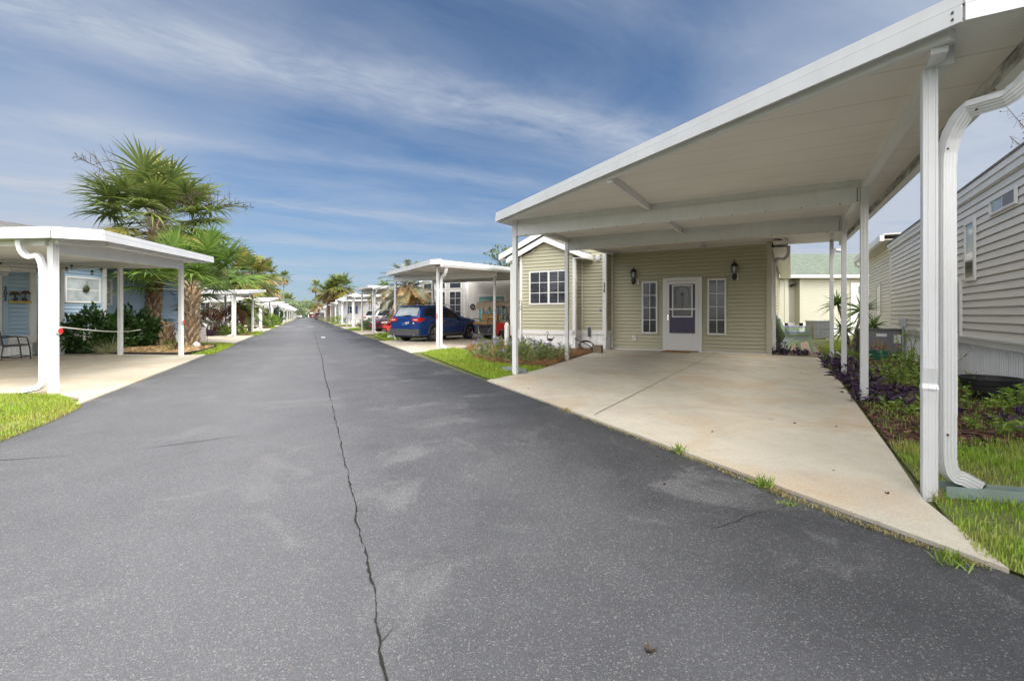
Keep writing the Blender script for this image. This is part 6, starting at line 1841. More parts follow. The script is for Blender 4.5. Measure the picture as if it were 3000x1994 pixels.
k = MB(); k.lathe([(.0, -.985), (.05, -.985), (.05, -.975)], 12, (.10, 0, .84), 'y'); k.lathe([(.0, -.985), (.04, -.985), (.04, -.975)], 12, (.52, 0, .84), 'y'); k.lathe([(.0, -.985), (.045, -.985), (.045, -.975)], 12, (.22, 0, .86), 'y')
k.build('bumper_sticker', M['whitepetal'], blue)
make_car('red car parked nose toward the road under the third right carport', (-7.65, 37.15, 0), rad(150), M['paint_red'], 'sedan')
make_car('white SUV seen from behind under the fourth right carport', (-12.4, 44.6, 0), rad(-30), M['paint_white'])
make_car('white SUV parked beyond the red car by the dry palm fronds', (-10.5, 41.6, 0), rad(-24), M['paint_white'])
make_car('tiny white car facing the camera at the far end of the road', (-83.5, 192, 0), rad(190), M['paint_white'])
make_car('white car under the left carports behind the third one', (-34.2, 66, 0), rad(84), M['paint_white'], 'sedan')
make_car('dark far car under a left carport toward the road end', (-57, 112, 0), rad(84), M['bumper'])
make_car('dark far car under a right carport beyond the palms', (-44.5, 112, 0), rad(-30), M['bumper'])
make_car('red far car on the right near the road end', (-78, 195, 0), rad(150), M['paint_red'], 'sedan')

# ---- golf cart
gc = thing('golf_cart', 'red golf cart with tan rear facing seat and torn tan canopy', 'golf cart', (-.85, 23.7, 0), rad(-44))
mb = MB()
arch = [(.31 * math.cos(a), .22 + .31 * math.sin(a)) for a in [PI - PI * i / 8 for i in range(9)]][::-1]
for s in (-1, 1):
    prof = [(-.52, .42), (-.50, .66), (-.30, .80), (.20, .82), (.55, .70), (.95, .36), (.95, .24), (.36, .24)] + arch + [(-.36, .30)]
    mb.prism([(s * .42, y, z) for y, z in prof], (s * .18, 0, 0))
mb.box(-.42, .42, -.30, .55, .50, .74)
mb.prism([(-.52, 1.35, .26), (-.52, 1.95, .30), (-.52, 2.02, .55), (-.52, 1.75, .78), (-.52, 1.45, .84)], (1.04, 0, 0))
mb.build('body', M['red'], gc, bevel=.03)
mb = MB(); mb.box(-.50, .50, -.45, 1.5, .20, .28); mb.box(-.45, .45, -.55, -.30, .30, .70); mb.build('chassis', M['darkgrey'], gc)
mb = MB(); mb.box(-.50, .50, -1.15, -.55, .26, .30); mb.bar((-.5, -1.15, .30), (.5, -1.15, .30), .04, .04)
for s in (-1, 1): mb.bar((s * .46, -.9, .30), (s * .46, -.60, .74), .035, .035); mb.bar((s * .2, -.58, .30), (s * .2, -.58, .74), .03, .03)
mb.box(-.50, .50, -.92, -.38, .70, .745); mb.build('rear_platform', M['greymetal'], gc)
for (y0, y1, z0, z1, nm) in ((-.95, -.42, .75, .87, 'rear_seat'), (-.44, -.30, .90, 1.22, 'rear_backrest'), (.02, .55, .76, .88, 'front_seat'), (-.20, -.06, .90, 1.24, 'front_backrest')):
    mb = MB(); mb.box(-.50, -.01, y0, y1, z0, z1); mb.box(.01, .50, y0, y1, z0, z1); mb.build(nm, M['tancushion'], gc, bevel=.045)
mb = MB()
for s in (-1, 1):
    mb.tube([(s * .52, -.95, .72), (s * .53, -.95, .98), (s * .53, -.85, 1.02), (s * .53, -.45, 1.0), (s * .52, -.38, .85)], .018, 6)
    mb.tube([(s * .52, .35, .75), (s * .53, .30, 1.0), (s * .53, -.1, 1.02)], .018, 6)
    mb.tube([(s * .50, -.26, .8), (s * .52, -.26, 1.78)], .016, 6); mb.tube([(s * .48, 1.55, .8), (s * .52, 1.25, 1.78)], .016, 6)
build_each(mb, 'frame_rail', M['black'], gc)
mb = MB(); n_ = 26
for i in range(n_): pass
top = [(-.62, -.62), (.62, -.62), (.62, 1.4), (-.62, 1.4)]
mb.box(-.60, .60, -.60, 1.38, 1.76, 1.80)
gq = np.random.default_rng(5); rim_ = []
edge = [(x, -.63) for x in np.linspace(-.62, .62, 9)] + [(.63, y) for y in np.linspace(-.6, 1.4, 13)] + [(x, 1.41) for x in np.linspace(.62, -.62, 9)] + [(-.63, y) for y in np.linspace(1.4, -.6, 13)]
vs = []
for x, y in edge: vs += [(x * .97, y * .98 + .01, 1.82), (x + gq.normal() * .012, y + gq.normal() * .012, 1.66 - .14 * gq.random() - (.18 if gq.random() < .18 else 0))]
m_ = len(edge); mb.add(vs, [(2 * i, 2 * i + 1, (2 * i + 3) % (2 * m_), (2 * i + 2) % (2 * m_)) for i in range(m_)])
mb.add([(-.6, -.62, 1.82), (.6, -.62, 1.82), (.6, 1.39, 1.82), (-.6, 1.39, 1.82), (-.35, .0, 1.87), (.35, .0, 1.87), (.35, 1.0, 1.86), (-.35, 1.0, 1.86)], [(0, 1, 5, 4), (1, 2, 6, 5), (2, 3, 7, 6), (3, 0, 4, 7), (4, 5, 6, 7)])
for x, y, dx, dy in ((-.6, -.62, -.12, -.05), (.6, -.62, .10, -.08), (.6, .2, .08, .12)):
    mb.add([(x - .06, y, 1.68), (x + .06, y, 1.68), (x + dx + .05, y + dy, 1.36), (x + dx - .04, y + dy, 1.40)], [(0, 1, 2, 3)])
mb.build('canopy', M['canvas'], gc)
mb = MB()
st_ = [(-.24 + .17 * math.cos(a), 1.02 + .08 * math.sin(a), 1.12 + .15 * math.sin(a)) for a in [2 * PI * i / 16 for i in range(17)]]
mb.tube(st_, .016, 6); mb.tube([(-.24, 1.02, 1.12), (-.24, 1.45, .75)], .022, 6); mb.bar((-.40, 1.02, 1.12), (-.08, 1.02, 1.12), .03, .02); mb.build('steering_wheel', M['black'], gc)
for y in (0, 1.66):
    for s in (-1, 1): make_wheel(gc, s * .50, y, .225, .2, s)
for s in (-1, 1):
    mb = MB(); mb.box(s * .5 - .06, s * .5 + .06, -.535, -.515, .50, .60); mb.build('taillight', M['taillight'], gc)

# ---- bicycle leaning by the blue shuttered house
bk = thing('bicycle', 'black bicycle standing in front of the house with blue shutters', 'bicycle', (-19.9, 58.9, 0), rad(4))
mb = MB()
for x in (-.52, .52):
    w_ = MB(); w_.tube([(x + .33 * math.cos(a), 0, .34 + .33 * math.sin(a)) for a in [2 * PI * i / 24 for i in range(25)]], .026, 6)
    wh = w_.build('wheel', M['tyre'], bk)
    w_ = MB()
    for i in range(8): w_.tube([(x, 0, .34), (x + .32 * math.cos(i * PI / 4), 0, .34 + .32 * math.sin(i * PI / 4))], .005, 3)
    w_.build('spokes', M['galv'], wh)
for a, b in (((-.52, 0, .34), (-.12, 0, .30)), ((-.52, 0, .34), (-.22, 0, .78)), ((-.12, 0, .30), (-.24, 0, .86)), ((-.12, 0, .30), (.34, 0, .80)), ((-.2, 0, .74), (.34, 0, .84)), ((.52, 0, .34), (.32, 0, .95))): mb.tube([a, b], .022, 6)
mb.build('frame', M['navy'], bk)
mb = MB(); mb.tube([(.24, -.28, 1.05), (.32, -.1, 1.0), (.32, .1, 1.0), (.24, .28, 1.05)], .014, 6); mb.build('handlebar', M['black'], bk)
mb = MB(); mb.lathe([(.0, -.16), (.05, -.12), (.08, .04), (.07, .10), (.0, .12)], 10, (-.26, 0, .90), 'x'); mb.build('saddle', M['black'], bk)

# ================================================================ far houses
def far_house(label, loc, rot, u0, u1, v0, v1, h, rise, wall, roofm='roofgrey', shutters=None, wins=(), group=None, cat='house'):
    t = thing('park_home', label, cat, loc, rot, group)
    mb = MB(); mb.box(u0, u1, v0 + .02, v1, .02, h - .02); um = (u0 + u1) / 2
    mb.prism([(u0 + .02, v0 + .02, h - .02), (u1 - .02, v0 + .02, h - .02), (um, v0 + .02, h + rise - .06)], (0, v1 - v0 - .05, 0)); mb.build('wall_core', M[wall], t)
    mb = MB(); mb.siding((u0, v0), (1, 0), (0, -1), u1 - u0, .5, h, .15); mb.siding((u0, v0), (0, 1), (-1, 0), v1 - v0, .5, h, .15); mb.siding((u1, v0), (0, 1), (1, 0), v1 - v0, .5, h, .15)
    mb.build('wall', M[wall], t)
    mb = MB(); mb.box(u0 - .01, u1 + .01, v0 - .02, v0 + .05, 0, .5); mb.build('skirting', M['skirt'], t)
    mb = MB()
    for x in (u0, u1): mb.box(x - .06, x + .06, v0 - .03, v0 + .06, .3, h)
    mb.build('corner_board', M['trim'], t)
    gable_roof(t, u0 - .35, u1 + .35, um, v0 - .35, v1 + .3, h, h + rise, .2, mat=roofm)
    for (a, b, c, d) in wins:
        window(t, a, b, c, d, v0 - .02, 2, 2, 'glass', w=.06)
        if shutters:
            for x in (a - .32, b + .04):
                mb = MB(); mb.box(x, x + .28, v0 - .05, v0 - .018, c, d); mb.build('shutter', M[shutters], t)
    return t
far_house('white house with blue shutters behind the bicycle', (-19.8, 60.6, 0), rad(-8), -1.9, 2.6, 0, 9, 3.0, .85, 'lilac_siding', shutters='navy', wins=((-.62, .18, 1.35, 2.3),))
mb = MB(); W2 = ['cream_siding', 'white_siding', 'lilac_siding', 'ltgrey_siding']
RH = ['cream house behind the red car', 'white house behind the two white SUVs', 'pale house beyond the house with blue shutters', 'pale grey distant house behind the right palm group', 'cream distant house near the right road end', 'white distant house near the right road end']
for i, k in enumerate(range(2, 8)):
    far_house(RH[i], rp(0, 0, 0, k), RROT, -9.2, -.6, 16.4, 27, 3.1, .55 if k < 4 else .9, W2[i % 4], wins=((-8.2, -7.3, 1.0, 2.6), (-6.9, -6.0, 1.0, 2.6), (-4, -3.1, .9, 2.4), (-2.4, -1.5, .1, 2.2)), group='houses along the right side')
LH = ['pale beige house behind the two big palms', 'white house behind the burgundy bushes', 'pale house behind the third left carport', 'cream distant house on the left side', 'white distant house on the left side', 'pale distant house on the left side', 'cream distant house near the left road end']
for i, k in enumerate(range(1, 8)):
    far_house(LH[i], lp(0, 0, 0, k), LROT, 5.6, 14.2, 15.7, 26, 2.9, .8, ['cream_siding', 'white_siding', 'lilac_siding', 'ltgrey_siding'][i % 4], wins=((6.6, 7.6, 1.1, 2.3), (9, 9.9, .1, 2.1), (11.5, 12.6, 1.1, 2.3)), group='houses along the left side')
end = thing('building', 'brown roofed building with white front across the end of the road', 'building', (-101, 240, 0), rad(8))
mb = MB(); mb.box(-9, 7, 3, 9, 0, 1.75); mb.build('wall', M['darkgrey'], end)
mb = MB(); mb.box(-9.5, 7.5, -.3, .1, 1.75, 2.45); mb.box(-9.5, 7.5, .1, 9, 2.2, 2.4); mb.build('fascia', M['trim'], end)
for x in (-8, -4, 0, 4, 6.8):
    mb = MB(); mb.box(x - .15, x + .15, 0, .3, 0, 1.76); mb.build('post', M['trim'], end)
mb = MB(); mb.add([(-9.7, -.6, 2.46), (7.7, -.6, 2.46), (7.7, 5, 3.8), (-9.7, 5, 3.8), (7.7, 10, 2.4), (-9.7, 10, 2.4)], [(0, 1, 2, 3), (3, 2, 4, 5)]); mb.build('roof', M['brown_roof'], end)

# ================================================================ small things on the right
def resin_chair(name, label, loc, rot, mt, group):
    t = thing(name, label, 'chair', loc, rot, group)
    for s in (-1, 1):
        mb = MB(); x = s * .31
        mb.prism([(x, .34, .56), (x, .47, .56), (x, .62, .0), (x, .53, .0)], (s * .035, 0, 0)); mb.build('leg', mt, t)
        mb = MB(); mb.prism([(x, .45, .43), (x, .44, .36), (x, .08, .31), (x, -.12, .22), (x, -.36, .0), (x, -.47, .0), (x, -.25, .30), (x, -.12, .42)], (s * .03, 0, 0)); mb.build('leg', mt, t)
        mb = MB(); mb.prism([(s * .25, -.28, .56), (s * .40, -.22, .56), (s * .41, .44, .56), (s * .36, .50, .56), (s * .27, .48, .56)], (0, 0, .035)); mb.build('armrest', mt, t)
    mb = MB()
    for i in range(6): y = .44 - i * .105; z = .40 - i * .024; mb.box(-.29, .29, y - .085, y, z - .02 - .0, z + .005)
    mb.build('seat', mt, t)
    mb = MB()
    for i in range(5):
        x = -.24 + i * .12; hgt = .98 - .05 * abs(i - 2) ** 1.5
        mb.bar((x, -.14, .27), (x * 1.12, -.46, hgt), .105, .022, (0, -1, .4))
    mb.bar((-.30, -.29, .56), (.30, -.29, .56), .03, .06)
    mb.build('backrest', mt, t)
    return t
M['resin_green'] = pm('pale_green_resin', (.46, .62, .40), .5, .08)
M['resin_blue'] = pm('lavender_blue_resin', (.42, .46, .66), .5, .08)
CH = ['pale green plastic chair at the bottom of the stack', 'lavender blue plastic chair, second from the bottom of the stack', 'pale green plastic chair in the middle of the stack', 'pale green plastic chair, second from the top of the stack', 'lavender blue plastic chair on top of the stack']
cp = at(2312, 1032)
for i, (lab, mt) in enumerate(zip(CH, ('resin_green', 'resin_blue', 'resin_green', 'resin_green', 'resin_blue'))):
    resin_chair('plastic_chair', lab, (cp.x - .008 * i, cp.y + .004 * i, .02 + .058 * i), rad(-88), M[mt], 'stacked plastic chairs')
ob = thing('patio_chair', 'grey metal patio chair behind the stacked plastic chairs', 'chair', cp + Vector((-.35, 1.0, 0)), rad(-80))
mb = MB()
for s in (-1, 1): mb.tube([(s * .28, .3, 0), (s * .28, .28, .55), (s * .28, -.15, .58), (s * .28, -.30, .95), (s * .26, -.36, 1.0)], .018, 6); mb.tube([(s * .28, -.3, 0), (s * .28, -.2, .55)], .018, 6)
mb.build('frame', M['galv'], ob); mb = MB(); mb.bar((0, .25, .42), (0, -.2, .38), .5, .02); mb.bar((0, -.2, .40), (0, -.36, .98), .5, .02, (0, -1, 0)); mb.build('sling', M['greymetal'], ob)

# brick path
def brickmat():
    m, nt, b = new_mat('brick_path')
    br = nt.nodes.new('ShaderNodeTexBrick'); L(nt, objco(nt), br.inputs['Vector'])
    br.inputs['Color1'].default_value = (.36, .25, .19, 1); br.inputs['Color2'].default_value = (.42, .31, .24, 1); br.inputs['Mortar'].default_value = (.13, .12, .07, 1)
    br.inputs['Scale'].default_value = 1; br.inputs['Mortar Size'].default_value = .012; br.inputs['Brick Width'].default_value = .21; br.inputs['Row Height'].default_value = .105
    c = mix(nt, 1.0, br.outputs[0], ramp(nt, noise(nt, objco(nt), 3, 5), [(.3, .7), (.7, 1.15)]), 'MULTIPLY'); L(nt, c, b.inputs['Base Color']); b.inputs['Roughness'].default_value = .9
    return m
M['brick'] = brickmat()
bp_ = MB(); bp_.box(0, 1.25, 0, 12, -.02, .022); o = tag(bp_.build('brick_path', M['brick']), kind='structure'); o.location = rp(-.45, 16.1); o.rotation_euler = (0, 0, RROT)
for dx in (.62, 1.22):
    ribbon('path_gap', [rp(-.45 + dx, 16.15), rp(-.45 + dx, 26)], .02, M['crack'], .026)

# condenser, post, electric box, fire-red pipe
P_ = at(2398, 992); ac = thing('condenser', 'beige grey air conditioner condenser in front of the cream house', 'air conditioner', (P_.x, P_.y, 0), rad(-6))
mb = MB(); mb.box(-.42, .42, -.42, .42, .05, .88); mb.build('cabinet', M['greymetal'], ac)
mb = MB()
for i in range(14): mb.box(-.40 + i * .06, -.385 + i * .06, -.44, -.425, .08, .84)
for i in range(9): mb.box(-.42, .42, -.445, -.438, .10 + i * .09, .112 + i * .09)
mb.build('grille', M['galv'], ac); mb = MB(); mb.box(-.44, .44, -.45, .44, .88, .92); mb.build('lid', M['galv'], ac)
P_ = at(2374, 1000); wp_ = thing('wooden_post', 'weathered wooden post beside the grey electric box', 'post', P_)
mb = MB(); mb.box(-.065, .065, -.06, .06, -.05, .66); mb.build('post', M['wood'], wp_)
P_ = at(2363, 1000); eb = thing('electric_box', 'grey electric box on two pipes beside the wooden post', 'electric box', P_)
mb = MB(); mb.box(-.075, .075, -.10, .0, .30, .62); mb.build('box', M['galv'], eb); mb = MB(); mb.tube([(-.03, -.05, -.05), (-.03, -.05, .3)], .018, 6); mb.build('pipe', M['galv'], eb); mb = MB(); mb.tube([(.03, -.05, -.05), (.03, -.05, .3)], .018, 6); mb.build('pipe', M['galv'], eb)
P_ = at(2415, 992); rp_ = thing('red_umbrella', 'closed red umbrella standing beside the condenser', 'umbrella', P_); mb = MB(); mb.lathe([(.04, 0), (.09, .1), (.075, .5), (.055, .85), (.02, .95)], 10); mb.build('canopy', M['red'], rp_)

# packaged cooling unit on the grey house
pk = thing('cooling_unit', 'dark grey metal cooling cabinet against the grey house', 'air conditioner', rp(2.22, 17.75), RROT)
mb = MB(); mb.box(-.50, .50, -.45, .45, .02, .76); mb.build('cabinet', M['greymetal'], pk, bevel=.01)
mb = MB(); mb.box(-.53, .53, -.48, .48, .76, .79); mb.build('lid', M['darkgrey'], pk)
for (x0, x1, z0, z1) in ((-.10, .14, .58, .66), (.30, .46, .40, .64)):
    mb = MB(); mb.box(x0, x1, -.456, -.451, z0, z1); mb.build('sticker', M['trim'], pk)
mb = MB()
for i in range(16): mb.box(-.508, -.501, -.42 + i * .052, -.395 + i * .052, .08, .70)
mb.build('grille', M['darkgrey'], pk)

# teal pot with dead plant
P_ = at(2574, 1056); pot = thing('flower_pot', 'teal flower pot with a dead brown plant', 'pot', P_)
mb = MB(); mb.lathe([(.13, .0), (.17, .05), (.20, .18), (.205, .235), (.235, .24), (.235, .275), (.20, .275), (.19, .22)], 20); mb.build('pot', pm('teal_glaze', (.03, .27, .22), .3, .2, 5), pot, smooth=True)
g = np.random.default_rng(55); n_ = 190; am = AM()
am.add(*strips(np.stack([g.normal(size=n_) * .06, g.normal(size=n_) * .06, np.full(n_, .24)], 1), g.normal(size=(n_, 3)) * (.6, .6, .2) + (0, 0, 1), .28 + .2 * g.random(n_), np.full(n_, .010), .9 * g.random(n_), 4, rng=g)); am.obj('dead_plant', M['palm_dead'], pot)
# black tub
P_ = rp(2.42, 9.25, .02); tub = thing('tub', 'shallow black plastic tub lying against the white skirting', 'tub', P_)
mb = MB(); mb.lathe([(.24, .0), (.27, .1), (.285, .11), (.30, .2), (.315, .21), (.325, .28), (.35, .285), (.35, .305), (.32, .305), (.31, .22), (.22, .05)], 24); mb.build('shell', M['blackplastic'], tub, smooth=True)
tag(MB().tube([rp(2.35, 6.9, .03), rp(2.7, 6.2, .03)], .014, 6).build('stick', M['galv']), 'grey stick lying on the bark near the black tub', 'stick')
# metal splash troughs
def trough(label, a, b, w=.13, h=.07, mt='galv'):
    a, b = Vector(a), Vector(b); d = (b - a).normalized(); s = Vector((-d.y, d.x, 0)); mb = MB()
    prof = [(-w / 2, h), (-w / 2, .0), (w / 2, 0), (w / 2, h), (w / 2 - .006, h), (w / 2 - .006, .006), (-w / 2 + .006, .006), (-w / 2 + .006, h)]
    vs = [p + s * x + Vector((0, 0, z)) for p in (a, b) for x, z in prof]
    mb.add(vs, [(i, (i + 1) % 8, 8 + (i + 1) % 8, 8 + i) for i in range(8)])
    return tag(mb.build('splash_trough', M[mt]), label, 'splash trough')
M['trough'] = pm('weathered_green_grey_metal', (.24, .31, .29), .5, .2, 6, dirt=.3)
trough('green grey metal trough under the near downspout on the grass', Vector((2.84, 3.20, .012)), Vector((3.75, 2.93, .012)), .12, .075, 'trough')
trough('pale metal trough behind the front left carport post', at(1478, 1086) + Vector((0, 0, .02)), at(1534, 1096) + Vector((0, 0, .02)), .14, .08, 'galv')
# bed ornaments
P_ = Vector((.335, 16.55, 0)); hk = thing('shepherd_hook', 'thin black garden hook pole in front of the sage bay', 'garden hook', P_)
mb = MB(); mb.tube([(0, 0, 0), (0, 0, 1.62), (-.03, 0, 1.70), (-.08, 0, 1.68), (-.09, 0, 1.60), (-.05, 0, 1.57)], .011, 6); mb.tube([(0, 0, 1.35), (-.06, 0, 1.42), (-.13, 0, 1.40), (-.14, 0, 1.32), (-.09, 0, 1.30), (-.08, 0, 1.36)], .008, 5); mb.tube([(0, 0, 1.5), (-.05, 0, 1.45), (-.10, 0, 1.50)], .008, 5); mb.build('pole', M['black'], hk)
P_ = Vector((1.22, 16.05, 0)); hr = thing('heron_figure', 'dark metal heron figure against the white skirting', 'figurine', P_)
mb = MB(); mb.lathe([(.0, -.15), (.03, -.12), (.06, -.04), (.062, .03), (.035, .10), (.0, .13)], 10, (.06, 0, .46), 'x')
mb.tube([(-.03, 0, .50), (-.08, 0, .58), (-.03, 0, .68), (-.02, 0, .74), (-.06, 0, .77)], [.03, .02, .015, .018, .02], 7); mb.tube([(-.06, 0, .77), (-.16, 0, .71)], [.016, .003], 6); mb.tube([(.16, 0, .50), (.26, 0, .58)], [.03, .006], 6)
mb.build('body', M['black'], hr); hr.scale = (.78, .78, .82)
for x in (.04, .09):
    mb = MB(); mb.tube([(x, 0, .42), (x + .01, 0, .2), (x, 0, 0)], .010, 5); mb.build('leg', M['black'], hr)
P_ = at(1720, 1030); hs_ = thing('garden_hose', 'black hose coil and nozzle rod beside the front step', 'hose', Vector((P_.x - .02, P_.y, .02)))
mb = MB()
for q in range(3): mb.tube([(.26 * math.cos(a) * (1 - .1 * q), .15 * math.sin(a), .16 + .14 * math.sin(a) + .02 * q) for a in [2 * PI * i / 18 for i in range(19)]], .013, 6)
mb.tube([(-.36, .1, .40), (-.1, 0, .28), (.2, -.1, .1)], .016, 6); mb.build('coil', M['blackplastic'], hs_)
P_ = at(1752, 1035); wb_ = thing('wood_block', 'weathered wooden block beside the white corner skirting', 'block', P_, RROT)
mb = MB(); mb.box(-.13, .13, -.09, .09, .0, .26); mb.build('block', M['wood'], wb_, bevel=.008)
P_ = Vector((-.19, 18.0, 0)); vp = thing('fence_post', 'white vinyl fence post with pointed cap beside the sage house', 'fence post', P_, rad(-30))
mb = MB(); mb.box(-.065, .065, -.065, .065, 0, .80); mb.box(-.075, .075, -.075, .075, .74, .77); mb.build('post', M['trim'], vp)
mb = MB(); mb.lathe([(.085, .80), (.085, .82), (.075, .84), (.07, .87), (.04, .91), (.0, .93)], 12); mb.build('cap', M['trim'], vp, smooth=True)
# red bird ornaments in front of the red car
P_ = at(1134, 985); bd = thing('garden_ornament', 'red metal bird ornament on black legs beside the red car', 'garden ornament', P_ , 0)
mb = MB(); mb.lathe([(.0, -.34), (.09, -.22), (.17, 0), (.12, .2), (.0, .42)], 12, (0, 0, .62), 'x'); mb.tube([(.25, 0, .68), (.42, 0, .85), (.40, 0, 1.02), (.30, 0, 1.05)], [.08, .05, .05, .04], 8); mb.tube([(.3, 0, 1.04), (.16, 0, .96)], [.035, .008], 6)
mb.prism([(-.1, -.16, .7), (.15, -.16, .72), (.36, -.17, .44), (.12, -.18, .36)], (0, -.02, 0)); mb.build('body', M['red'], bd)
for x in (-.06, .12):
    mb = MB(); mb.tube([(x, 0, .5), (x + .02, 0, .25), (x, 0, -.02)], .022, 6); mb.build('leg', M['black'], bd)
bd.scale = (.78, .78, .78)
for i, (px, py, w_, h_, lab) in enumerate(((1150, 975, .30, .26, 'white painted rock beside the red bird ornament'), (1143, 990, .35, .16, 'pale rock at the edge of the grass before the blue car'), (1157, 988, .28, .2, 'pale rock beside the front post of the second right carport'))):
    t = thing('rock', lab, 'rock', at(px, py)); mb = MB(); mb.lathe([(.0, .0), (w_ * .5, .03), (w_ * .46, h_ * .5), (w_ * .28, h_ * .9), (.0, h_)], 9); o = mb.build('stone', M['concrete_stone'], t)
    for v in o.data.vertices: v.co.x *= 1 + .25 * math.sin(v.index * 2.1); v.co.y *= 1 + .2 * math.cos(v.index * 1.7)
bush('shrub', 'low green plants round the red bird ornament', 'shrub', at(1138, 988), (.6, .35, .12), 500, .1, M['shrub_light'], np.random.default_rng(4), None, False)
# leaves and debris on the ground
g = np.random.default_rng(66); DG = 'dead leaves lying on the pavement'
for i, (px, py, s, lab) in enumerate(((1888, 1913, .055, 'curled brown leaf on the road near the camera'), (2083, 1272, .035, 'dead leaf in the middle of the driveway'), (2447, 1256, .03, 'small dead leaf left of the second right post'), (2463, 1153, .07, 'dead leaf at the driveway edge near the purple plants'), (2344, 1095, .035, 'small dead leaf far back on the driveway'),
        (1942, 1420, .03, 'small dark leaf on the road below the far grass tuft'), (1920, 1338, .03, 'dark twig on the road left of the far grass tuft'), (2595, 1455, .035, 'dead leaf on the driveway near the dented post'), (2440, 1388, .025, 'tiny dead leaf low on the driveway'), (1545, 1142, .03, 'tiny dead leaf at the left edge of the driveway'), (2160, 1060, .03, 'tiny dead leaf near the door mat'), (2325, 1246, .04, 'dead leaf right of the middle of the driveway'))):
    p = at(px, py); onroad = p.dot(ROADN) < 3.0
    V, T = leaves(np.array([[0, 0, .004], [.2 * s, .1 * s, .006]]), np.array([[1, .3, .06], [.4, 1, .12]]), np.array([s, s * .7]), np.array([s * .5, s * .4]), g, .35)
    o = arr_obj('dead_leaf', V, T, M['rust']); o.location = (p.x, p.y, .003 if onroad else .021); tag(o, lab, 'leaf', DG)

# ================================================================ small things on the left
def lpw(u, v, z): return lp(u, v, z)
# melon ornaments and rope
def melon(label, loc, r):
    t = thing('melon_ornament', label, 'ornament', loc, LROT + rad(10), 'red melon ornaments on the left carport')
    mb = MB(); mb.lathe([(.0, -.012), (r, -.012), (r, .010), (.0, .010)], 20, (0, 0, 0), 'y'); mb.build('rind', M['trim'], t)
    mb = MB(); mb.lathe([(.0, -.018), (r * .88, -.018), (r * .88, -.013)], 20, (0, 0, 0), 'y'); mb.build('flesh', M['red'], t)
    return t
melon('red melon ornament on the near left carport post', lpw(6.60, 7.615, .955), .05)
melon('red melon ornament on the far left carport post', lpw(12.97, 10.95, .99), .06)
a, b, c, d = lpw(6.57, 7.62, 1.02), at(447, 1009) + Vector((0, -.3, .66)), at(447, 1009) + Vector((.3, -.2, .68)), lpw(12.97, 11.1, 1.03)
rp1 = [a + (b - a) * t + Vector((0, 0, -.10 * math.sin(PI * t))) for t in [i / 14 for i in range(15)]]
rp2 = [c + (d - c) * t + Vector((0, 0, -.05 * math.sin(PI * t))) for t in [i / 8 for i in range(9)]]
tag(MB().tube(rp1 + rp2, .010, 6).build('rope', M['rope']), 'white rope strung from the near left carport post past the palms', 'rope')
# string lights
sl = thing('string_lights', 'string of clear bulbs on black wire under the left carport roof', 'string lights', (0, 0, 0))
mb = MB()
A_ = [atY(-30, 767, 12.6), atY(100, 775, 13.2), atY(210, 778, 13.8), atY(352, 786, 14.3)]
B_ = [atY(-30, 778, 12.8), atY(16, 781, 12.9), atY(111, 787, 13.4), atY(195, 785, 13.8), atY(270, 794, 14.0), atY(297, 788, 14.1), atY(355, 790, 14.3)]
mb.tube(A_, .006, 4); mb.tube(B_, .006, 4); mb.build('wire', M['black'], sl)
for p in (A_[2], atY(2, 772, 12.7), atY(112, 776, 13.25), B_[1], B_[2], B_[3], B_[4], B_[5], atY(338, 790, 14.2), atY(435, 790, 14.3)):
    mb = MB(); mb.lathe([(.028, -.03), (.03, .02), (.012, .03)], 8, tuple(p)); s_ = mb.build('socket', M['black'], sl)
    mb = MB(); mb.lathe([(.0, -.115), (.03, -.10), (.036, -.075), (.024, -.03)], 8, tuple(p)); mb.build('bulb', M['glass_pale'], s_)
# wall art, wreath, fan, chair
art = thing('wall_art', 'wooden palm tree cut-out on the sky blue wall', 'wall art', lp(12.24, 15.38, 1.53), LROT)
mb = MB(); mb.prism([(-.30, 0, 0), (.30, 0, 0), (.29, 0, .07), (.1, 0, .085), (0, 0, .065), (-.12, 0, .085), (-.29, 0, .06)], (0, -.02, 0)); mb.build('base', pm('yellow_wood', (.50, .38, .14), .7, .2, 8), art)
for x, h_, dx in ((-.17, .24, .03), (.15, .28, -.04)):
    mb = MB(); mb.tube([(x, -.03, .06), (x + dx, -.03, h_ * .6), (x + dx * .6, -.03, h_)], [.026, .02, .016], 6)
    for i in range(7):
        a = PI * (i / 6) * 1.2 - .3
        mb.tube([(x + dx * .6, -.03, h_), (x + dx * .6 + .08 * math.cos(a), -.03, h_ + .05 * math.sin(a) + .03), (x + dx * .6 + .15 * math.cos(a), -.03, h_ + .07 * math.sin(a) - .015)], [.018, .022, .004], 5)
    mb.build('palm_shape', M['rust'], art)
    mb = MB(); mb.box(x + dx * 2 - .03, x + dx * 2 + .03, -.032, -.018, .07, .16); mb.build('chair_shape', M['black'], art)
wr_ = thing('wreath', 'small round dark ornament hanging on the window of the blue house', 'ornament', lp(14.68, 15.93, 2.08), LROT)
mb = MB(); mb.lathe([(.0, -.05), (.08, -.04), (.115, 0), (.08, .03), (.0, .03)], 16, (0, 0, 0), 'y'); mb.build('disc', pm('dark_mosaic', (.05, .07, .03), .5, .9, 18), wr_)
mb = MB(); mb.tube([(-.05, -.01, .10), (0, -.01, .24), (.05, -.01, .10)], .006, 4); mb.build('cord', M['rust'], wr_)
fp = atY(15, 797, 12.6); fan = thing('ceiling_fan', 'white ceiling fan with lamp under the left carport', 'ceiling fan', fp)
mb = MB(); mb.tube([(0, 0, .10), (0, 0, .42)], .02, 8); mb.lathe([(.05, .22), (.10, .18), (.12, .10), (.10, .04), (.04, .0)], 14); mb.build('motor', M['trim'], fan)
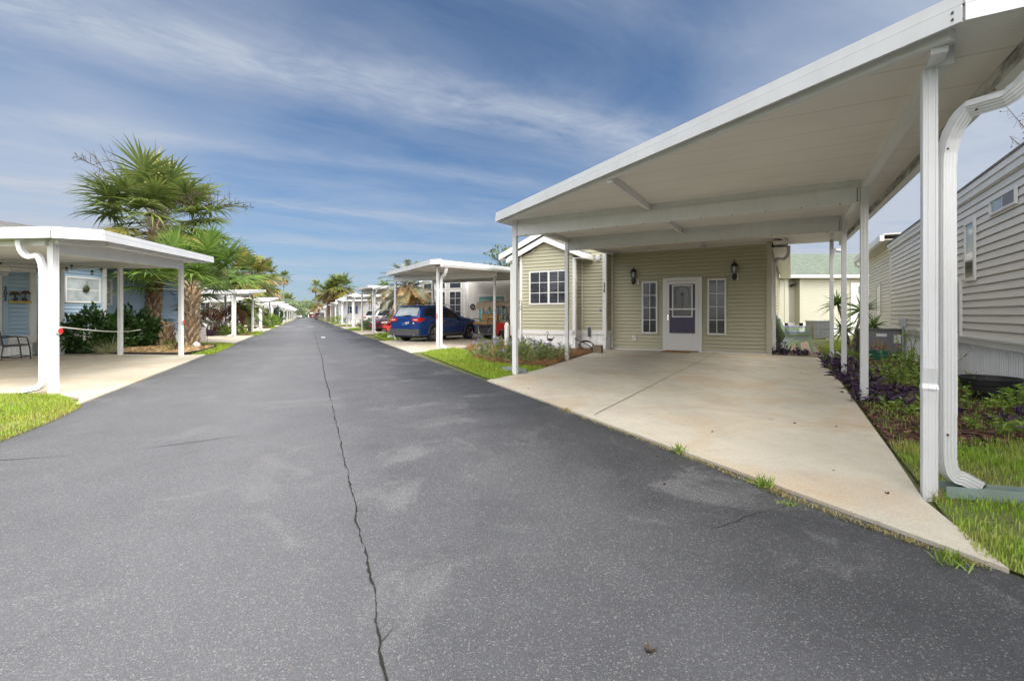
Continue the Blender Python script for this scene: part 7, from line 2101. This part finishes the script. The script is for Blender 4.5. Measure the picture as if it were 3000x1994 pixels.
for i in range(5):
    a = i * 2 * PI / 5 + .25; d = Vector((math.cos(a), math.sin(a), 0)); mb = MB(); mb.bar(d * .12 + Vector((0, 0, .09)), d * .62 + Vector((0, 0, .08)), .13, .012, (.1, 0, 1)); mb.build('blade', M['trim'], fan)
mb = MB(); mb.lathe([(.0, -.10), (.06, -.08), (.09, -.02), (.06, .02)], 12); mb.build('lamp_shade', M['glass_pale'], fan)
cp2 = at(32, 1054); ch = thing('patio_chair', 'black metal patio chair with grey sling at the left edge', 'chair', cp2, LROT + rad(-20))
mb = MB()
for s in (-1, 1):
    y = s * .28
    mb.tube([(.30, y, 0), (.28, y, .30), (.22, y, .60), (-.02, y, .63), (-.28, y, .60)], .017, 6); mb.tube([(-.28, y, 0), (-.24, y, .4), (-.30, y, .75), (-.38, y, 1.0)], .017, 6)
    mb.tube([(.27, y, .40), (-.24, y, .37)], .015, 6); mb.tube([(.28, y, .10), (.0, y, .07), (-.27, y, .10)], .013, 6)
mb.tube([(.27, -.28, .40), (.27, .28, .40)], .015, 6); mb.tube([(.28, -.28, .10), (.28, .28, .10)], .013, 6); mb.build('frame', M['black'], ch)
mb = MB(); mb.bar((.27, 0, .41), (-.25, 0, .385), .54, .012); mb.bar((-.25, 0, .39), (-.38, 0, 1.0), .54, .012, (1, 0, 0)); mb.build('sling', M['greymetal'], ch)
# garden flag, shell, stones, spotlight, edging
fl = thing('garden_flag', 'white garden flag with pink print beside the jagged palm trunk', 'garden flag', at(588, 1008), rad(14))
mb = MB(); mb.tube([(.24, 0, 0), (.24, 0, .72), (-.2, 0, .72)], .008, 5); mb.build('stake', M['black'], fl)
mb = MB(); n_ = 8; vs = []
for i in range(n_ + 1):
    q = i / n_; vs += [(-.17 + .015 * math.sin(q * 5), .02 * math.sin(q * 4), .71 - .52 * q), (.17 + .05 * q, .025 * math.sin(q * 4 + 1), .71 - .52 * q)]
mb.add(vs, [(2 * i, 2 * i + 1, 2 * i + 3, 2 * i + 2) for i in range(n_)])
o = mb.build('cloth', pm('flag_cloth_pink_print', (.78, .72, .74), .8, .1, 4, dirt=.9, dirtcol=(.75, .35, .42)), fl)
sol = o.modifiers.new('thickness', 'SOLIDIFY'); sol.thickness = .004
sh = thing('seashell', 'big white shell at the foot of the garden flag', 'shell', at(575, 1018)); mb = MB(); mb.lathe([(.0, -.12), (.09, -.08), (.12, .0), (.09, .10), (.03, .18), (.0, .2)], 10, (0, 0, .1), 'y'); mb.build('shell', M['trim'], sh)
ss = thing('stepping_stone', 'flat pale blue stepping stone at the back of the tan bark bed', 'stepping stone', at(413, 1012)); mb = MB(); mb.lathe([(.0, .0), (.26, .0), (.27, .04), (.24, .06), (.0, .06)], 18); mb.build('slab', pm('pale_blue_stone', (.42, .55, .56), .8, .15, 6), ss)
rs = thing('round_stone', 'round grey disc leaning behind the pale blue stepping stone', 'stone', at(426, 1008) + Vector((0, .1, .1))); mb = MB(); mb.lathe([(.0, -.02), (.12, -.02), (.13, .0), (.10, .02), (.0, .02)], 16, (0, 0, .02), 'y'); mb.build('disc', M['concrete_stone'], rs)
sp = thing('spotlight', 'small black ground spotlight in the tan bark', 'spotlight', at(511, 1028)); mb = MB(); mb.tube([(0, 0, 0), (0, 0, .12)], .015, 6); mb.lathe([(.03, -.08), (.06, .02), (.075, .10), (.0, .10)], 10, (0, 0, .16), 'x'); mb.build('head', M['black'], sp)
ed = [lp(13.26, 15.8), lp(13.27, 13.0), lp(13.29, 11.3), lp(14.6, 11.68), lp(16, 12.38), lp(17.0, 13.05), lp(17.37, 13.9)]
tag(MB().tube([(p.x, p.y, .045) for p in ed], .03, 6).build('bed_edging', M['blackplastic']), 'black plastic edging round the tan bark bed', 'edging')
